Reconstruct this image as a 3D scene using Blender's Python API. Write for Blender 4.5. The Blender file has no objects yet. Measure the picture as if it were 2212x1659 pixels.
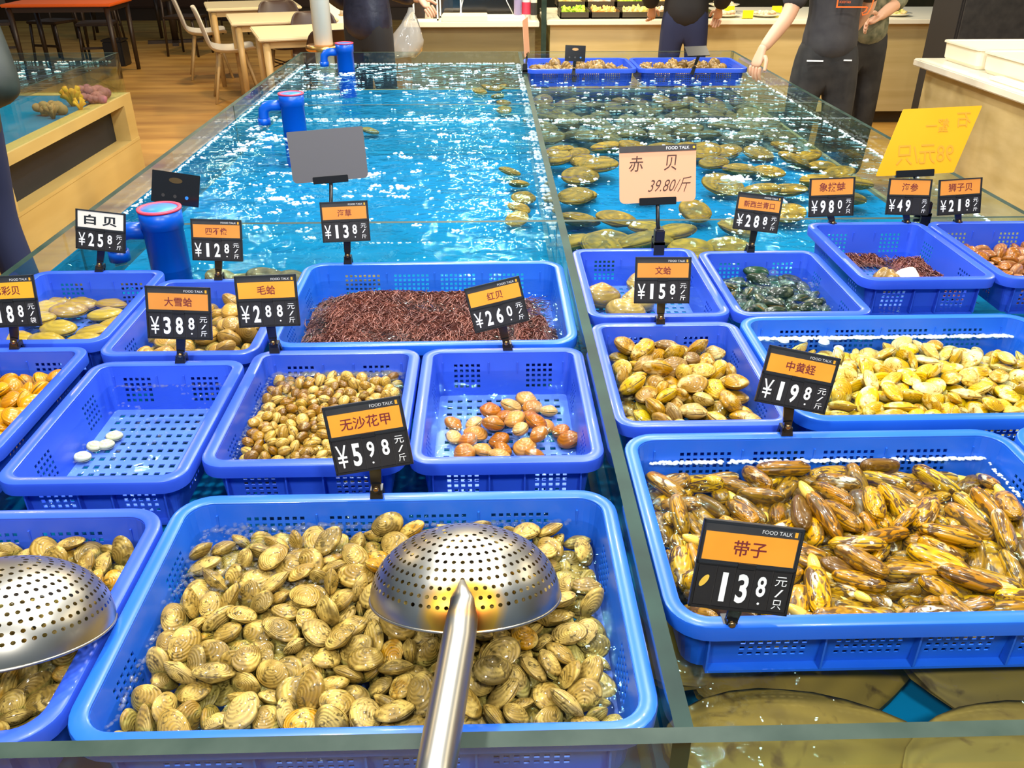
import bpy, bmesh, math, random
from mathutils import Vector, Matrix, Quaternion, Euler
R = math.radians
sc = bpy.context.scene
COL = sc.collection
# ---------------------------------------------------------------- camera, world, exposure, lamps
cd = bpy.data.cameras.new('camera'); cam = bpy.data.objects.new('camera', cd); COL.objects.link(cam)
cam.location = (0, 0, 1.555)
cam.rotation_euler = (R(90 - 28.7394), 0, R(-1.5204))
cd.sensor_width = 36.0; cd.lens = 36.0 * 1850 / 2212; cd.clip_start = 0.05; cd.clip_end = 100
sc.camera = cam
sc.view_settings.view_transform = 'Standard'; sc.view_settings.look = 'None'
sc.view_settings.exposure = 0.0; sc.view_settings.gamma = 1.0; sc.view_settings.use_curve_mapping = False
w = bpy.data.worlds.new('hall_ambient'); sc.world = w; w.use_nodes = True
w.node_tree.nodes['Background'].inputs['Color'].default_value = (0.55, 0.77, 1.0, 1)
w.node_tree.nodes['Background'].inputs['Strength'].default_value = 0.32
def lamp(name, loc, power, size, color=(1, 1, 1), target=None, spread=180):
    d = bpy.data.lights.new(name, 'AREA'); d.shape = 'DISK'; d.size = size; d.energy = power; d.color = color; d.spread = R(spread)
    o = bpy.data.objects.new(name, d); COL.objects.link(o); o.location = loc
    v = (Vector(target) if target else Vector((loc[0], loc[1], 0))) - Vector(loc)
    o.rotation_euler = v.to_track_quat('-Z', 'Y').to_euler()
    return o
for (x, y, p) in [(-0.75, 1.05, 28), (0.35, 1.25, 28), (1.15, 1.1, 22), (-0.6, 2.3, 34), (0.7, 2.3, 34), (-0.5, 3.6, 40), (0.75, 3.6, 32), (-0.4, 4.8, 40), (0.9, 4.9, 30)]:
    lamp('ceiling_or_fill_spot', (x, y, 3.0), p, 0.14, (1, 0.985, 0.95))
for (x, y, p) in [(-0.7, -0.6, 36), (0.6, -0.6, 36)]:
    lamp('ceiling_or_fill_spot', (x, y, 2.7), p, 0.3, (1, 0.98, 0.95), (x * .8, 1.4, .8))  # added fill lamps behind the camera that brighten the price tag faces
for (x, y, p) in [(0.2, 6.6, 55), (2.2, 6.5, 75), (3.6, 4.3, 50), (3.2, 2.6, 34)]:
    lamp('counter_spot', (x, y, 2.8), p, 0.2, (1, 0.86, 0.6))
for (x, y, p) in [(-0.2, 8.3, 80), (-2.3, 7.6, 34), (-3.4, 10.5, 34), (-3.0, 5.0, 48)]:  # last one is an added fill lamp that brightens the left tank floor
    lamp('dining_or_fill_lamp', (x, y, 2.7), p, 0.2, (1, 0.76, 0.42))

# ---------------------------------------------------------------- materials
def nt(name):
    m = bpy.data.materials.new(name); m.use_nodes = True
    return m, m.node_tree.nodes, m.node_tree.links, m.node_tree.nodes['Principled BSDF']
def mat(name, c, rough=0.5, metal=0.0, c2=None, scale=8.0, bump=0.0, bscale=None, spec=0.5, stretch=None, emit=0, detail=4, coat=0.0):
    m, N, L, b = nt(name)
    b.inputs['Base Color'].default_value = (*c, 1); b.inputs['Roughness'].default_value = rough; b.inputs['Metallic'].default_value = metal
    b.inputs['Specular IOR Level'].default_value = spec; b.inputs['Coat Weight'].default_value = coat
    if emit:
        b.inputs['Emission Color'].default_value = (*c, 1); b.inputs['Emission Strength'].default_value = emit
    if c2 or bump:
        tc = N.new('ShaderNodeTexCoord'); mp = N.new('ShaderNodeMapping'); L.new(tc.outputs['Object'], mp.inputs[0])
        if stretch: mp.inputs['Scale'].default_value = stretch
        n = N.new('ShaderNodeTexNoise'); n.inputs['Scale'].default_value = scale; n.inputs['Detail'].default_value = detail
        L.new(mp.outputs[0], n.inputs['Vector'])
        if c2:
            r = N.new('ShaderNodeValToRGB'); r.color_ramp.elements[0].position = .3; r.color_ramp.elements[1].position = .7
            r.color_ramp.elements[0].color = (*c, 1); r.color_ramp.elements[1].color = (*c2, 1)
            L.new(n.outputs[0], r.inputs[0]); L.new(r.outputs[0], b.inputs['Base Color'])
        if bump:
            n2 = n
            if bscale:
                n2 = N.new('ShaderNodeTexNoise'); n2.inputs['Scale'].default_value = bscale; L.new(mp.outputs[0], n2.inputs['Vector'])
            bp = N.new('ShaderNodeBump'); bp.inputs['Strength'].default_value = bump; bp.inputs['Distance'].default_value = .01
            L.new(n2.outputs[0], bp.inputs['Height']); L.new(bp.outputs[0], b.inputs['Normal'])
    return m
def clear_mat(name, tint, ior, rough=0.02, bump=0.0, bscale=20, bscale2=None, milky=0.0, milk=(.8, .9, .9), dist=.02, mirror=(1, 1, 1)):
    """thin clear sheet: tinted see-through plus a Fresnel mirror"""
    m, N, L, b = nt(name); N.remove(b); out = N['Material Output']
    t = N.new('ShaderNodeBsdfTransparent'); t.inputs[0].default_value = (*tint, 1)
    g = N.new('ShaderNodeBsdfGlossy'); g.inputs['Roughness'].default_value = rough; g.inputs['Color'].default_value = (*mirror, 1)
    f = N.new('ShaderNodeLayerWeight'); f.inputs['Blend'].default_value = .5
    f0 = ((ior - 1) / (ior + 1)) ** 2
    pw = N.new('ShaderNodeMath'); pw.operation = 'POWER'; pw.inputs[1].default_value = 5; L.new(f.outputs['Facing'], pw.inputs[0])
    sc_ = N.new('ShaderNodeMath'); sc_.operation = 'MULTIPLY_ADD'; sc_.inputs[1].default_value = 1 - f0; sc_.inputs[2].default_value = f0; L.new(pw.outputs[0], sc_.inputs[0])
    mx = N.new('ShaderNodeMixShader')
    src = t.outputs[0]
    if milky:
        d = N.new('ShaderNodeBsdfDiffuse'); d.inputs[0].default_value = (*milk, 1)
        mm = N.new('ShaderNodeMixShader'); mm.inputs[0].default_value = milky
        L.new(t.outputs[0], mm.inputs[1]); L.new(d.outputs[0], mm.inputs[2]); src = mm.outputs[0]
    L.new(sc_.outputs[0], mx.inputs[0]); L.new(src, mx.inputs[1]); L.new(g.outputs[0], mx.inputs[2]); L.new(mx.outputs[0], out.inputs[0])
    if bump:
        tc = N.new('ShaderNodeTexCoord')
        n = N.new('ShaderNodeTexNoise'); n.inputs['Scale'].default_value = bscale; n.inputs['Detail'].default_value = 3; n.inputs['Distortion'].default_value = .6
        L.new(tc.outputs['Object'], n.inputs['Vector'])
        h = n.outputs[0]
        if bscale2:
            n2 = N.new('ShaderNodeTexNoise'); n2.inputs['Scale'].default_value = bscale2; n2.inputs['Detail'].default_value = 2
            L.new(tc.outputs['Object'], n2.inputs['Vector'])
            ma = N.new('ShaderNodeMath'); ma.operation = 'MULTIPLY_ADD'; ma.inputs[1].default_value = 3.0
            L.new(n2.outputs[0], ma.inputs[0]); L.new(n.outputs[0], ma.inputs[2]); h = ma.outputs[0]
        bp = N.new('ShaderNodeBump'); bp.inputs['Strength'].default_value = bump; bp.inputs['Distance'].default_value = dist
        L.new(h, bp.inputs['Height']); L.new(bp.outputs[0], f.inputs['Normal']); L.new(bp.outputs[0], g.inputs['Normal'])
    return m
def shell_mat(name, ramp, ring=(30, .35), rough=.28, ray=0.0, patch=None, patch_amt=.5, bump=.14, pscale=45, seam=(.13, .085, .03), coat=.3, hsv=(1.15, .92), stretch=(1, 1, 1), soft=.14, dark=None, dark_amt=.42):
    """sea shell: colour by the shell's own random number, growth rings from the 'ring' attribute, worn patches by noise"""
    m, N, L, b = nt(name)
    b.inputs['Roughness'].default_value = rough; b.inputs['Coat Weight'].default_value = coat; b.inputs['Coat Roughness'].default_value = .05; b.inputs['Specular IOR Level'].default_value = .3
    oi = N.new('ShaderNodeObjectInfo'); r = N.new('ShaderNodeValToRGB'); e = r.color_ramp.elements
    while len(e) < len(ramp): e.new(.5)
    for i, c in enumerate(ramp): e[i].position = i / (len(ramp) - 1); e[i].color = (*c, 1)
    L.new(oi.outputs['Random'], r.inputs[0])
    at = N.new('ShaderNodeAttribute'); at.attribute_name = 'ring'
    tc0 = N.new('ShaderNodeTexCoord'); tc = N.new('ShaderNodeMapping'); tc.inputs['Scale'].default_value = stretch; L.new(tc0.outputs['Object'], tc.inputs[0])
    n = N.new('ShaderNodeTexNoise'); n.noise_dimensions = '4D'; n.inputs['Scale'].default_value = pscale; n.inputs['Detail'].default_value = 4
    w1 = N.new('ShaderNodeMath'); w1.operation = 'MULTIPLY'; w1.inputs[1].default_value = 60; L.new(oi.outputs['Random'], w1.inputs[0]); L.new(w1.outputs[0], n.inputs['W'])
    L.new(tc.outputs[0], n.inputs['Vector'])
    # rings: sin(ring*k + noise)
    k = N.new('ShaderNodeMath'); k.operation = 'MULTIPLY_ADD'; k.inputs[1].default_value = ring[0]; L.new(at.outputs['Fac'], k.inputs[0])
    nn = N.new('ShaderNodeMath'); nn.operation = 'MULTIPLY'; nn.inputs[1].default_value = 7.0; L.new(n.outputs[0], nn.inputs[0]); L.new(nn.outputs[0], k.inputs[2])
    s = N.new('ShaderNodeMath'); s.operation = 'SINE'; L.new(k.outputs[0], s.inputs[0])
    mr = N.new('ShaderNodeMapRange'); mr.inputs[1].default_value = -1; mr.inputs[2].default_value = 1; mr.inputs[3].default_value = 1 - ring[1]; mr.inputs[4].default_value = 1.12
    L.new(s.outputs[0], mr.inputs[0])
    mu = N.new('ShaderNodeMix'); mu.data_type = 'RGBA'; mu.blend_type = 'MULTIPLY'; mu.inputs[0].default_value = 1
    L.new(r.outputs[0], mu.inputs[6]); L.new(mr.outputs[0], mu.inputs[7])
    col = mu.outputs[2]
    if patch:
        pr = N.new('ShaderNodeValToRGB'); pr.color_ramp.elements[0].position = 1 - patch_amt; pr.color_ramp.elements[1].position = min(1, 1 + soft - patch_amt)
        n3 = N.new('ShaderNodeTexNoise'); n3.noise_dimensions = '4D'; n3.inputs['Scale'].default_value = pscale * .8; n3.inputs['Detail'].default_value = 5
        L.new(w1.outputs[0], n3.inputs['W']); L.new(tc.outputs[0], n3.inputs['Vector']); L.new(n3.outputs[0], pr.inputs[0])
        pm = N.new('ShaderNodeMix'); pm.data_type = 'RGBA'; L.new(pr.outputs[0], pm.inputs[0]); L.new(col, pm.inputs[6]); pm.inputs[7].default_value = (*patch, 1); col = pm.outputs[2]
    if dark:
        dr_ = N.new('ShaderNodeValToRGB'); dr_.color_ramp.elements[0].position = 1 - dark_amt; dr_.color_ramp.elements[1].position = min(1, 1 + soft * .8 - dark_amt)
        n4 = N.new('ShaderNodeTexNoise'); n4.noise_dimensions = '4D'; n4.inputs['Scale'].default_value = pscale * 1.9; n4.inputs['Detail'].default_value = 6; n4.inputs['Distortion'].default_value = 1.2
        w2 = N.new('ShaderNodeMath'); w2.operation = 'MULTIPLY'; w2.inputs[1].default_value = 91; L.new(oi.outputs['Random'], w2.inputs[0]); L.new(w2.outputs[0], n4.inputs['W'])
        L.new(tc.outputs[0], n4.inputs['Vector']); L.new(n4.outputs[0], dr_.inputs[0])
        dm = N.new('ShaderNodeMix'); dm.data_type = 'RGBA'; L.new(dr_.outputs[0], dm.inputs[0]); L.new(col, dm.inputs[6]); dm.inputs[7].default_value = (*dark, 1); col = dm.outputs[2]
    # dark gap where the two valves meet (ring attribute above 1)
    gt = N.new('ShaderNodeMath'); gt.operation = 'GREATER_THAN'; gt.inputs[1].default_value = 1.07; L.new(at.outputs['Fac'], gt.inputs[0])
    sm = N.new('ShaderNodeMix'); sm.data_type = 'RGBA'; L.new(gt.outputs[0], sm.inputs[0]); L.new(col, sm.inputs[6]); sm.inputs[7].default_value = (*seam, 1)
    hs = N.new('ShaderNodeHueSaturation'); hs.inputs['Saturation'].default_value = hsv[0]; hs.inputs['Value'].default_value = hsv[1]
    L.new(sm.outputs[2], hs.inputs['Color']); L.new(hs.outputs[0], b.inputs['Base Color'])
    bp = N.new('ShaderNodeBump'); bp.inputs['Strength'].default_value = bump; bp.inputs['Distance'].default_value = .0012
    bh = N.new('ShaderNodeMath'); bh.operation = 'MULTIPLY_ADD'; bh.inputs[1].default_value = 2.2; L.new(n.outputs[0], bh.inputs[0]); L.new(s.outputs[0], bh.inputs[2])
    L.new(bh.outputs[0], bp.inputs['Height']); L.new(bp.outputs[0], b.inputs['Normal'])
    return m
M = {}
M['basket'] = mat('blue_basket_plastic', (.024, .076, .56), .32, c2=(.035, .10, .64), scale=5, coat=.08, spec=.35)
M['basket_light'] = mat('azure_basket_plastic', (.012, .105, .60), .3, c2=(.02, .14, .68), scale=5, coat=.08, spec=.35)
M['basket_bottom'] = mat('basket_bottom_with_painted_haze', (.085, .165, .60), .35, c2=(.115, .205, .66), scale=5)  # same plastic as the walls; paler colour paints in water haze and top light
M['glass'] = clear_mat('green_tank_glass', (.90, .965, .935), 1.45, .01)
M['glass_edge'] = mat('polished_glass_edge', (.010, .028, .018), .5, c2=(.034, .056, .040), scale=14, spec=.25)
M['divider_edge'] = mat('dark_glass_edge', (.004, .020, .014), .5, c2=(.012, .045, .032), scale=9, spec=.2)
M['water'] = clear_mat('tank_water_surface', (.90, .98, .985), 1.33, .02, bump=.26, bscale=26, bscale2=9, dist=.02, mirror=(.34, .70, .80))
M['tank_floor'] = mat('azure_tank_floor', (.0, .135, .30), .8, c2=(.0, .18, .375), scale=2.5, spec=.05)
M['tank_floor_brown'] = mat('murky_tank_floor', (.16, .15, .07), .7, c2=(.06, .16, .2), scale=4)
M['foam'] = clear_mat('foam_bubbles', (.97, 1, 1), 1.4, .05, milky=.42, milk=(.95, 1, 1))
M['froth'] = clear_mat('bubble_skin', (.98, .97, .94), 1.5, .02, milky=.03, milk=(.95, .93, .85))
M['wood'] = mat('pale_wood_laminate', (.50, .33, .095), .42, c2=(.62, .44, .15), scale=6, stretch=(1, .15, 1), bump=.05)
M['counter_wood'] = mat('beige_counter_front', (.46, .34, .13), .5, c2=(.57, .44, .20), scale=5, stretch=(.2, 1, 3))
M['counter_grey'] = mat('grey_brown_counter_front', (.15, .115, .04), .5, c2=(.20, .155, .06), scale=5, stretch=(.2, 1, 3))
M['counter_top'] = mat('cream_counter_top', (.82, .76, .60), .25)
M['dark_panel'] = mat('black_recess_panel', (.006, .010, .018), .5)
M['kick'] = mat('dark_kick_board', (.05, .035, .015), .5)
M['black'] = mat('black_plastic', (.012, .011, .011), .35)
M['black_gloss'] = mat('black_glossy_plastic', (.010, .010, .011), .15)
M['panel_grey'] = mat('dark_tag_plastic', (.030, .026, .024), .35, c2=(.05, .045, .04), scale=30)
M['digit_card'] = mat('charcoal_digit_card', (.018, .016, .016), .4)
M['white'] = mat('white_print', (.86, .86, .84), .5)
M['orange_card'] = mat('orange_card', (1.0, .37, .010), .5, c2=(1.0, .43, .02), scale=12)
M['amber_card'] = mat('amber_card', (.78, .28, .025), .5, c2=(.84, .32, .035), scale=12)
M['yellow_card'] = mat('yellow_orange_card', (1.0, .47, .01), .42)
M['pale_card'] = mat('cream_card', (.86, .80, .68), .5)
M['peach'] = mat('peach_paper', (.80, .37, .19), .6)
M['yellow_sign'] = mat('yellow_paper_sign', (.82, .38, .0), .5, c2=(.88, .43, .005), scale=4)
M['sign_back'] = mat('pale_grey_sign_back', (.10, .095, .10), .7)
M['ink_red'] = mat('dark_red_ink', (.20, .012, .008), .5)
M['ink'] = mat('brown_black_ink', (.06, .02, .008), .5)
M['ink_back'] = mat('ink_showing_through', (.80, .34, .02), .5)
M['brass'] = mat('brass_pivot', (.42, .24, .10), .25, metal=1)
M['cover'] = clear_mat('clear_tag_cover', (.995, .995, .995), 1.45, .03)
M['pipe'] = mat('blue_pvc_pipe', (.0, .075, .50), .32, c2=(.0, .10, .58), scale=6)
M['pipe_cap'] = mat('blue_pipe_cap', (.02, .20, .62), .45)
M['pink'] = mat('pink_red_ring', (.80, .05, .10), .45)
M['floor'] = mat('tan_wood_floor', (.32, .145, .022), .4, c2=(.58, .32, .07), scale=2.2, stretch=(.5, 2.5, 1), detail=6)
M['white_shell'] = mat('white_moulded_plastic', (.80, .74, .62), .3)
M['dark_shell'] = mat('dark_brown_plastic', (.045, .018, .008), .35)
M['beech'] = mat('beech_legs', (.55, .36, .14), .4)
M['table_top'] = mat('cream_table_top', (.85, .72, .45), .3)
M['dark_wood'] = mat('dark_stained_wood', (.035, .018, .008), .4)
M['orange_top'] = mat('orange_table_top', (.85, .14, .01), .4)
M['steel_tube'] = mat('painted_metal_tube', (.60, .60, .52), .3)
M['copper'] = mat('copper_ring', (.80, .38, .10), .22, metal=.9)
M['skin'] = mat('skin', (.66, .36, .22), .5)
M['tee'] = mat('charcoal_cotton', (.030, .026, .028), .8, c2=(.05, .045, .045), scale=14)
M['trouser_black'] = mat('black_trousers', (.012, .011, .011), .8, c2=(.03, .027, .025), scale=18)
M['camo'] = mat('mottled_olive_shirt', (.05, .06, .03), .8, c2=(.24, .22, .13), scale=22)
M['puffer'] = mat('navy_quilted_nylon', (.006, .007, .018), .42, c2=(.02, .02, .04), scale=16, bump=.4)
M['navy'] = mat('navy_denim', (.012, .018, .06), .8)
M['coat'] = mat('black_wool_coat', (.010, .008, .008), .8)
M['green_jacket'] = mat('dark_green_jacket', (.010, .016, .012), .6, c2=(.02, .028, .02), scale=14)
M['hair'] = mat('black_hair', (.006, .005, .005), .5)
M['sole'] = mat('black_shoe', (.012, .012, .012), .5)
M['neon'] = mat('orange_shirt_print', (1.0, .16, .02), .5)
M['bag'] = clear_mat('thin_plastic_bag', (.80, .78, .72), 1.4, .1, milky=.30, milk=(.85, .82, .75))
M['tray'] = mat('white_melamine_tray', (.88, .80, .62), .25)
M['greens'] = mat('salad_leaves', (.20, .45, .02), .5, c2=(.75, .78, .08), scale=22)
M['orange_food'] = mat('orange_fruit_slices', (.95, .35, .04), .45, c2=(.95, .62, .2), scale=14)
M['mixed_food'] = mat('mixed_shredded_salad', (.55, .62, .10), .5, c2=(.90, .50, .28), scale=25)
M['pale_food'] = mat('pale_sliced_food', (.85, .80, .62), .5, c2=(.70, .40, .20), scale=20)
M['card_yellow'] = mat('bright_yellow_card', (.95, .80, .0), .5)
M['seaweed'] = mat('red_brown_seaweed', (.11, .034, .028), .25, c2=(.30, .105, .07), scale=28)
M['acrylic'] = clear_mat('clear_acrylic', (.95, .95, .95), 1.45, .02)
M['meat'] = mat('dark_red_meat', (.25, .02, .015), .4)
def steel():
    m, N, L, b = nt('stainless_steel_with_rust_and_glow')
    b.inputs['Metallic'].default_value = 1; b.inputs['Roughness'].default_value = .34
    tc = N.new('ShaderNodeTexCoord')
    at = N.new('ShaderNodeAttribute'); at.attribute_name = 'rust_and_glow'
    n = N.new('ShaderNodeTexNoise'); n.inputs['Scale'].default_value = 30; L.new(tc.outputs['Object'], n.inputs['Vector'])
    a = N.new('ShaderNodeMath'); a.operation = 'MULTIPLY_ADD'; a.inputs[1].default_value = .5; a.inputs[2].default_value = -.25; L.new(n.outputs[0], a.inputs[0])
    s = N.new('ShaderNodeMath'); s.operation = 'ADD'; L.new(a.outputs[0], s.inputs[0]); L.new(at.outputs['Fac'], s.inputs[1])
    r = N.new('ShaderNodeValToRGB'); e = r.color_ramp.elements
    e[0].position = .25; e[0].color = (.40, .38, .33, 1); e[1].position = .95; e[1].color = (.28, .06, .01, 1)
    k = e.new(.55); k.color = (.85, .45, .06, 1)  # orange by the weld: rust plus a painted reflection of orange light
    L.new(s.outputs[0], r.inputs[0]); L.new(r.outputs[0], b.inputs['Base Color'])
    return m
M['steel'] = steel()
M['clam'] = shell_mat('olive_clam_shell', [(.30, .19, .055), (.20, .14, .05), (.40, .265, .085), (.25, .17, .055), (.46, .34, .14), (.33, .22, .07), (.22, .155, .055), (.50, .25, .05)], (46, .16), patch=(.60, .44, .16), patch_amt=.52, rough=.45, dark=(.10, .07, .022), dark_amt=.46, pscale=70, bump=.3)
M['clam_gold'] = shell_mat('golden_clam_shell', [(.46, .25, .05), (.32, .19, .06), (.60, .36, .07), (.20, .12, .05), (.52, .38, .15), (.62, .38, .05)], (46, .22), patch=(.76, .60, .30), patch_amt=.48, dark=(.18, .10, .03), dark_amt=.46, rough=.4, pscale=60)
M['clam_yellow'] = shell_mat('yellow_clam_shell', [(.60, .34, .03), (.36, .20, .04), (.74, .48, .08), (.58, .46, .24), (.70, .46, .05), (.24, .14, .045)], (46, .2), patch=(.88, .74, .38), patch_amt=.50, dark=(.26, .14, .03), dark_amt=.44, rough=.4, pscale=60, hsv=(1.2, .95))
M['clam_small'] = shell_mat('small_brown_clam_shell', [(.26, .13, .03), (.16, .085, .03), (.44, .28, .08), (.56, .40, .15), (.32, .18, .05)], (26, .2), patch=(.60, .46, .20), patch_amt=.42, pscale=70, dark=(.10, .05, .02), dark_amt=0.42)
M['clam_orange'] = shell_mat('orange_clam_shell', [(.60, .27, .045), (.46, .20, .035), (.68, .35, .08), (.54, .27, .07)], (36, .12))
M['clam_red'] = shell_mat('pinkish_orange_clam_shell', [(.54, .19, .07), (.42, .14, .045), (.68, .32, .13), (.72, .44, .20), (.48, .18, .06)], (34, .2), patch=(.76, .48, .24), patch_amt=.4)
M['clam_cream'] = shell_mat('cream_surf_clam_shell', [(.55, .33, .08), (.47, .28, .07), (.60, .39, .11)], (22, .10), bump=.15)
M['clam_white'] = shell_mat('small_white_clam_shell', [(.66, .58, .36), (.78, .72, .50)], (20, .2))
M['cockle'] = shell_mat('tan_cockle_shell', [(.42, .25, .08), (.50, .31, .11), (.32, .20, .07), (.54, .36, .14)], (40, .14), dark=(.22, .13, .05), dark_amt=0.4)
M['mussel'] = shell_mat('green_black_mussel_shell', [(.012, .022, .012), (.03, .045, .02), (.02, .06, .03), (.06, .06, .035)], (20, .3), patch=(.16, .17, .10), patch_amt=.42)
M['brown_clam'] = shell_mat('reddish_brown_clam_shell', [(.30, .12, .04), (.38, .17, .07), (.46, .24, .13), (.26, .10, .04)], (26, .3), patch=(.50, .30, .20), patch_amt=.38, dark=(.14, .05, .02), dark_amt=0.42)
M['razor'] = shell_mat('razor_clam_shell', [(.46, .20, .02), (.26, .12, .025), (.58, .29, .025), (.13, .07, .025), (.48, .24, .03), (.64, .36, .04)], (30, .25), rough=.3, patch=(.80, .70, .50), patch_amt=.40, dark=(.10, .05, .016), dark_amt=.49, pscale=60, stretch=(.4, 1, 1), soft=.07, coat=.5)
M['razor_foot'] = mat('golden_razor_clam_flesh', (.74, .42, .03), .3, c2=(.85, .58, .10), scale=40)
M['whelk'] = shell_mat('brown_whelk_shell', [(.24, .14, .05), (.34, .22, .09), (.15, .09, .035)], (20, .4), patch=(.5, .38, .2), patch_amt=.4)
M['ochre'] = shell_mat('ochre_fan_shell', [(.36, .21, .02), (.26, .16, .025), (.44, .25, .03), (.30, .17, .02)], (18, .3), patch=(.14, .10, .03), patch_amt=.48, pscale=18, coat=0, rough=.7, dark=(.12, .085, .02), dark_amt=0.45)
M['dark_shellfish'] = shell_mat('dark_brown_oyster', [(.13, .10, .04), (.20, .15, .06), (.09, .075, .04)], (18, .4), patch=(.30, .24, .12), patch_amt=.42, pscale=18, coat=0, rough=.7)
M['pen_shell'] = shell_mat('brown_pen_shell', [(.16, .11, .035), (.22, .14, .04), (.13, .10, .04)], (24, .10), patch=(.10, .06, .02), patch_amt=.45, pscale=9, coat=0, rough=.7, dark=(.07, .04, .012), dark_amt=0.45)
M['coral_pink'] = mat('pink_coral', (.40, .14, .16), .7, c2=(.28, .10, .12), scale=25, bump=.5)
M['coral_yellow'] = mat('yellow_coral', (.75, .42, .01), .7, c2=(.6, .25, .02), scale=25, bump=.5)
M['coral_brown'] = mat('brown_coral', (.36, .20, .08), .7, c2=(.24, .16, .06), scale=25, bump=.5)
M['wall'] = mat('dark_olive_wall', (.05, .045, .02), .8, c2=(.09, .07, .03), scale=3)
M['anemone'] = mat('white_sea_snail', (.85, .80, .58), .4)

# ---------------------------------------------------------------- helpers
def tag(o, label=None, cat=None, group=None, kind=None):
    if label: o['label'] = label
    if cat: o['category'] = cat
    if group: o['group'] = group
    if kind: o['kind'] = kind
    return o
def link(name, me, m, parent=None, smooth=True):
    if m is not None:
        for mm in (m if isinstance(m, (list, tuple)) else [m]): me.materials.append(mm)
    if smooth:
        for p in me.polygons: p.use_smooth = True
    o = bpy.data.objects.new(name, me); COL.objects.link(o)
    if parent: o.parent = parent
    return o
def obj(name, bm, m, parent=None, smooth=False):
    me = bpy.data.meshes.new(name); bm.normal_update(); bm.to_mesh(me); bm.free()
    return link(name, me, m, parent, smooth)
def crease(o, a=38):
    o.data.set_sharp_from_angle(angle=R(a)); return o
def py(name, vs, fs, m, parent=None, smooth=False):
    me = bpy.data.meshes.new(name); me.from_pydata(vs, [], fs); me.update()
    return link(name, me, m, parent, smooth)
def root(name, label, cat, loc=(0, 0, 0), rz=0.0, group=None, kind=None):
    o = bpy.data.objects.new(name, None); COL.objects.link(o); o.location = loc; o.rotation_euler = (0, 0, rz); o.empty_display_size = .05
    return tag(o, label, cat, group, kind)
def bx(bm, a, b, mtx=None, bev=0.0):
    r = bmesh.ops.create_cube(bm, size=1.0); vs = r['verts']
    for v in vs: v.co = Vector([(a[i] + b[i]) / 2 + v.co[i] * (b[i] - a[i]) for i in range(3)])
    if bev:
        es = list({e for v in vs for e in v.link_edges})
        r2 = bmesh.ops.bevel(bm, geom=es, offset=bev, segments=2, affect='EDGES'); vs = list({v for f in r2['faces'] for v in f.verts} | {v for v in vs if v.is_valid})
    if mtx is not None:
        for v in vs: v.co = mtx @ v.co
    return vs
def box(name, a, b, m, parent=None, bev=0.0):
    bm = bmesh.new(); bx(bm, a, b, None, bev); return obj(name, bm, m, parent, False)
def frame_z(d):
    d = Vector(d).normalized(); q = Vector((0, 0, 1)).rotation_difference(d); return q.to_matrix()
def tube(bm, pts, rads, seg=12, cap=True):
    rings = []; n = len(pts); pts = [Vector(p) for p in pts]
    if not isinstance(rads, (list, tuple)): rads = [rads] * n
    for i, p in enumerate(pts):
        d = (pts[min(i + 1, n - 1)] - pts[max(i - 1, 0)]).normalized(); m3 = frame_z(d)
        rings.append([bm.verts.new(p + m3 @ Vector((rads[i] * math.cos(2 * math.pi * k / seg), rads[i] * math.sin(2 * math.pi * k / seg), 0))) for k in range(seg)])
    for a, b in zip(rings, rings[1:]):
        off = min(range(seg), key=lambda s: (a[0].co - b[s].co).length)
        for k in range(seg): bm.faces.new((a[k], a[(k + 1) % seg], b[(k + 1 + off) % seg], b[(k + off) % seg]))
    if cap:
        bm.faces.new(list(reversed(rings[0]))); bm.faces.new(rings[-1])
def lathe(bm, prof, seg=24, mtx=None):
    rings = []
    for r, z in prof:
        rings.append([bm.verts.new(Vector((max(r, 1e-4) * math.cos(2 * math.pi * k / seg), max(r, 1e-4) * math.sin(2 * math.pi * k / seg), z))) for k in range(seg)])
    for a, b in zip(rings, rings[1:]):
        for k in range(seg): bm.faces.new((a[k], a[(k + 1) % seg], b[(k + 1) % seg], b[k]))
    if mtx is not None:
        for rg in rings:
            for v in rg: v.co = mtx @ v.co
def skin(name, verts, edges, radii, m, parent=None, sub=2):
    me = bpy.data.meshes.new(name); me.from_pydata([Vector(v) for v in verts], edges, [])
    o = bpy.data.objects.new(name, me); COL.objects.link(o)
    o.modifiers.new('s', 'SKIN'); s = o.modifiers.new('d', 'SUBSURF'); s.levels = s.render_levels = sub
    for i, sv in enumerate(me.skin_vertices[0].data):
        r = radii[i]; sv.radius = (r, r) if not isinstance(r, tuple) else r; sv.use_root = (i == 0)
    dg = bpy.context.evaluated_depsgraph_get(); me2 = bpy.data.meshes.new_from_object(o.evaluated_get(dg))
    bpy.data.objects.remove(o)
    return link(name, me2, m, parent, True)
_tc = {}
def text_mesh(s, bold=0.0):
    k = (s, bold)
    if k not in _tc:
        cu = bpy.data.curves.new('t', 'FONT'); cu.body = s; cu.size = 1; cu.offset = bold; cu.resolution_u = 3
        o = bpy.data.objects.new('t', cu); COL.objects.link(o)
        dg = bpy.context.evaluated_depsgraph_get(); me = bpy.data.meshes.new_from_object(o.evaluated_get(dg))
        bpy.data.objects.remove(o)
        xs = [v.co.x for v in me.vertices] or [0]; ys = [v.co.y for v in me.vertices] or [0]
        _tc[k] = ([v.co.copy() for v in me.vertices], [list(p.vertices) for p in me.polygons], min(xs), max(xs), min(ys), max(ys))
    return _tc[k]
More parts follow.
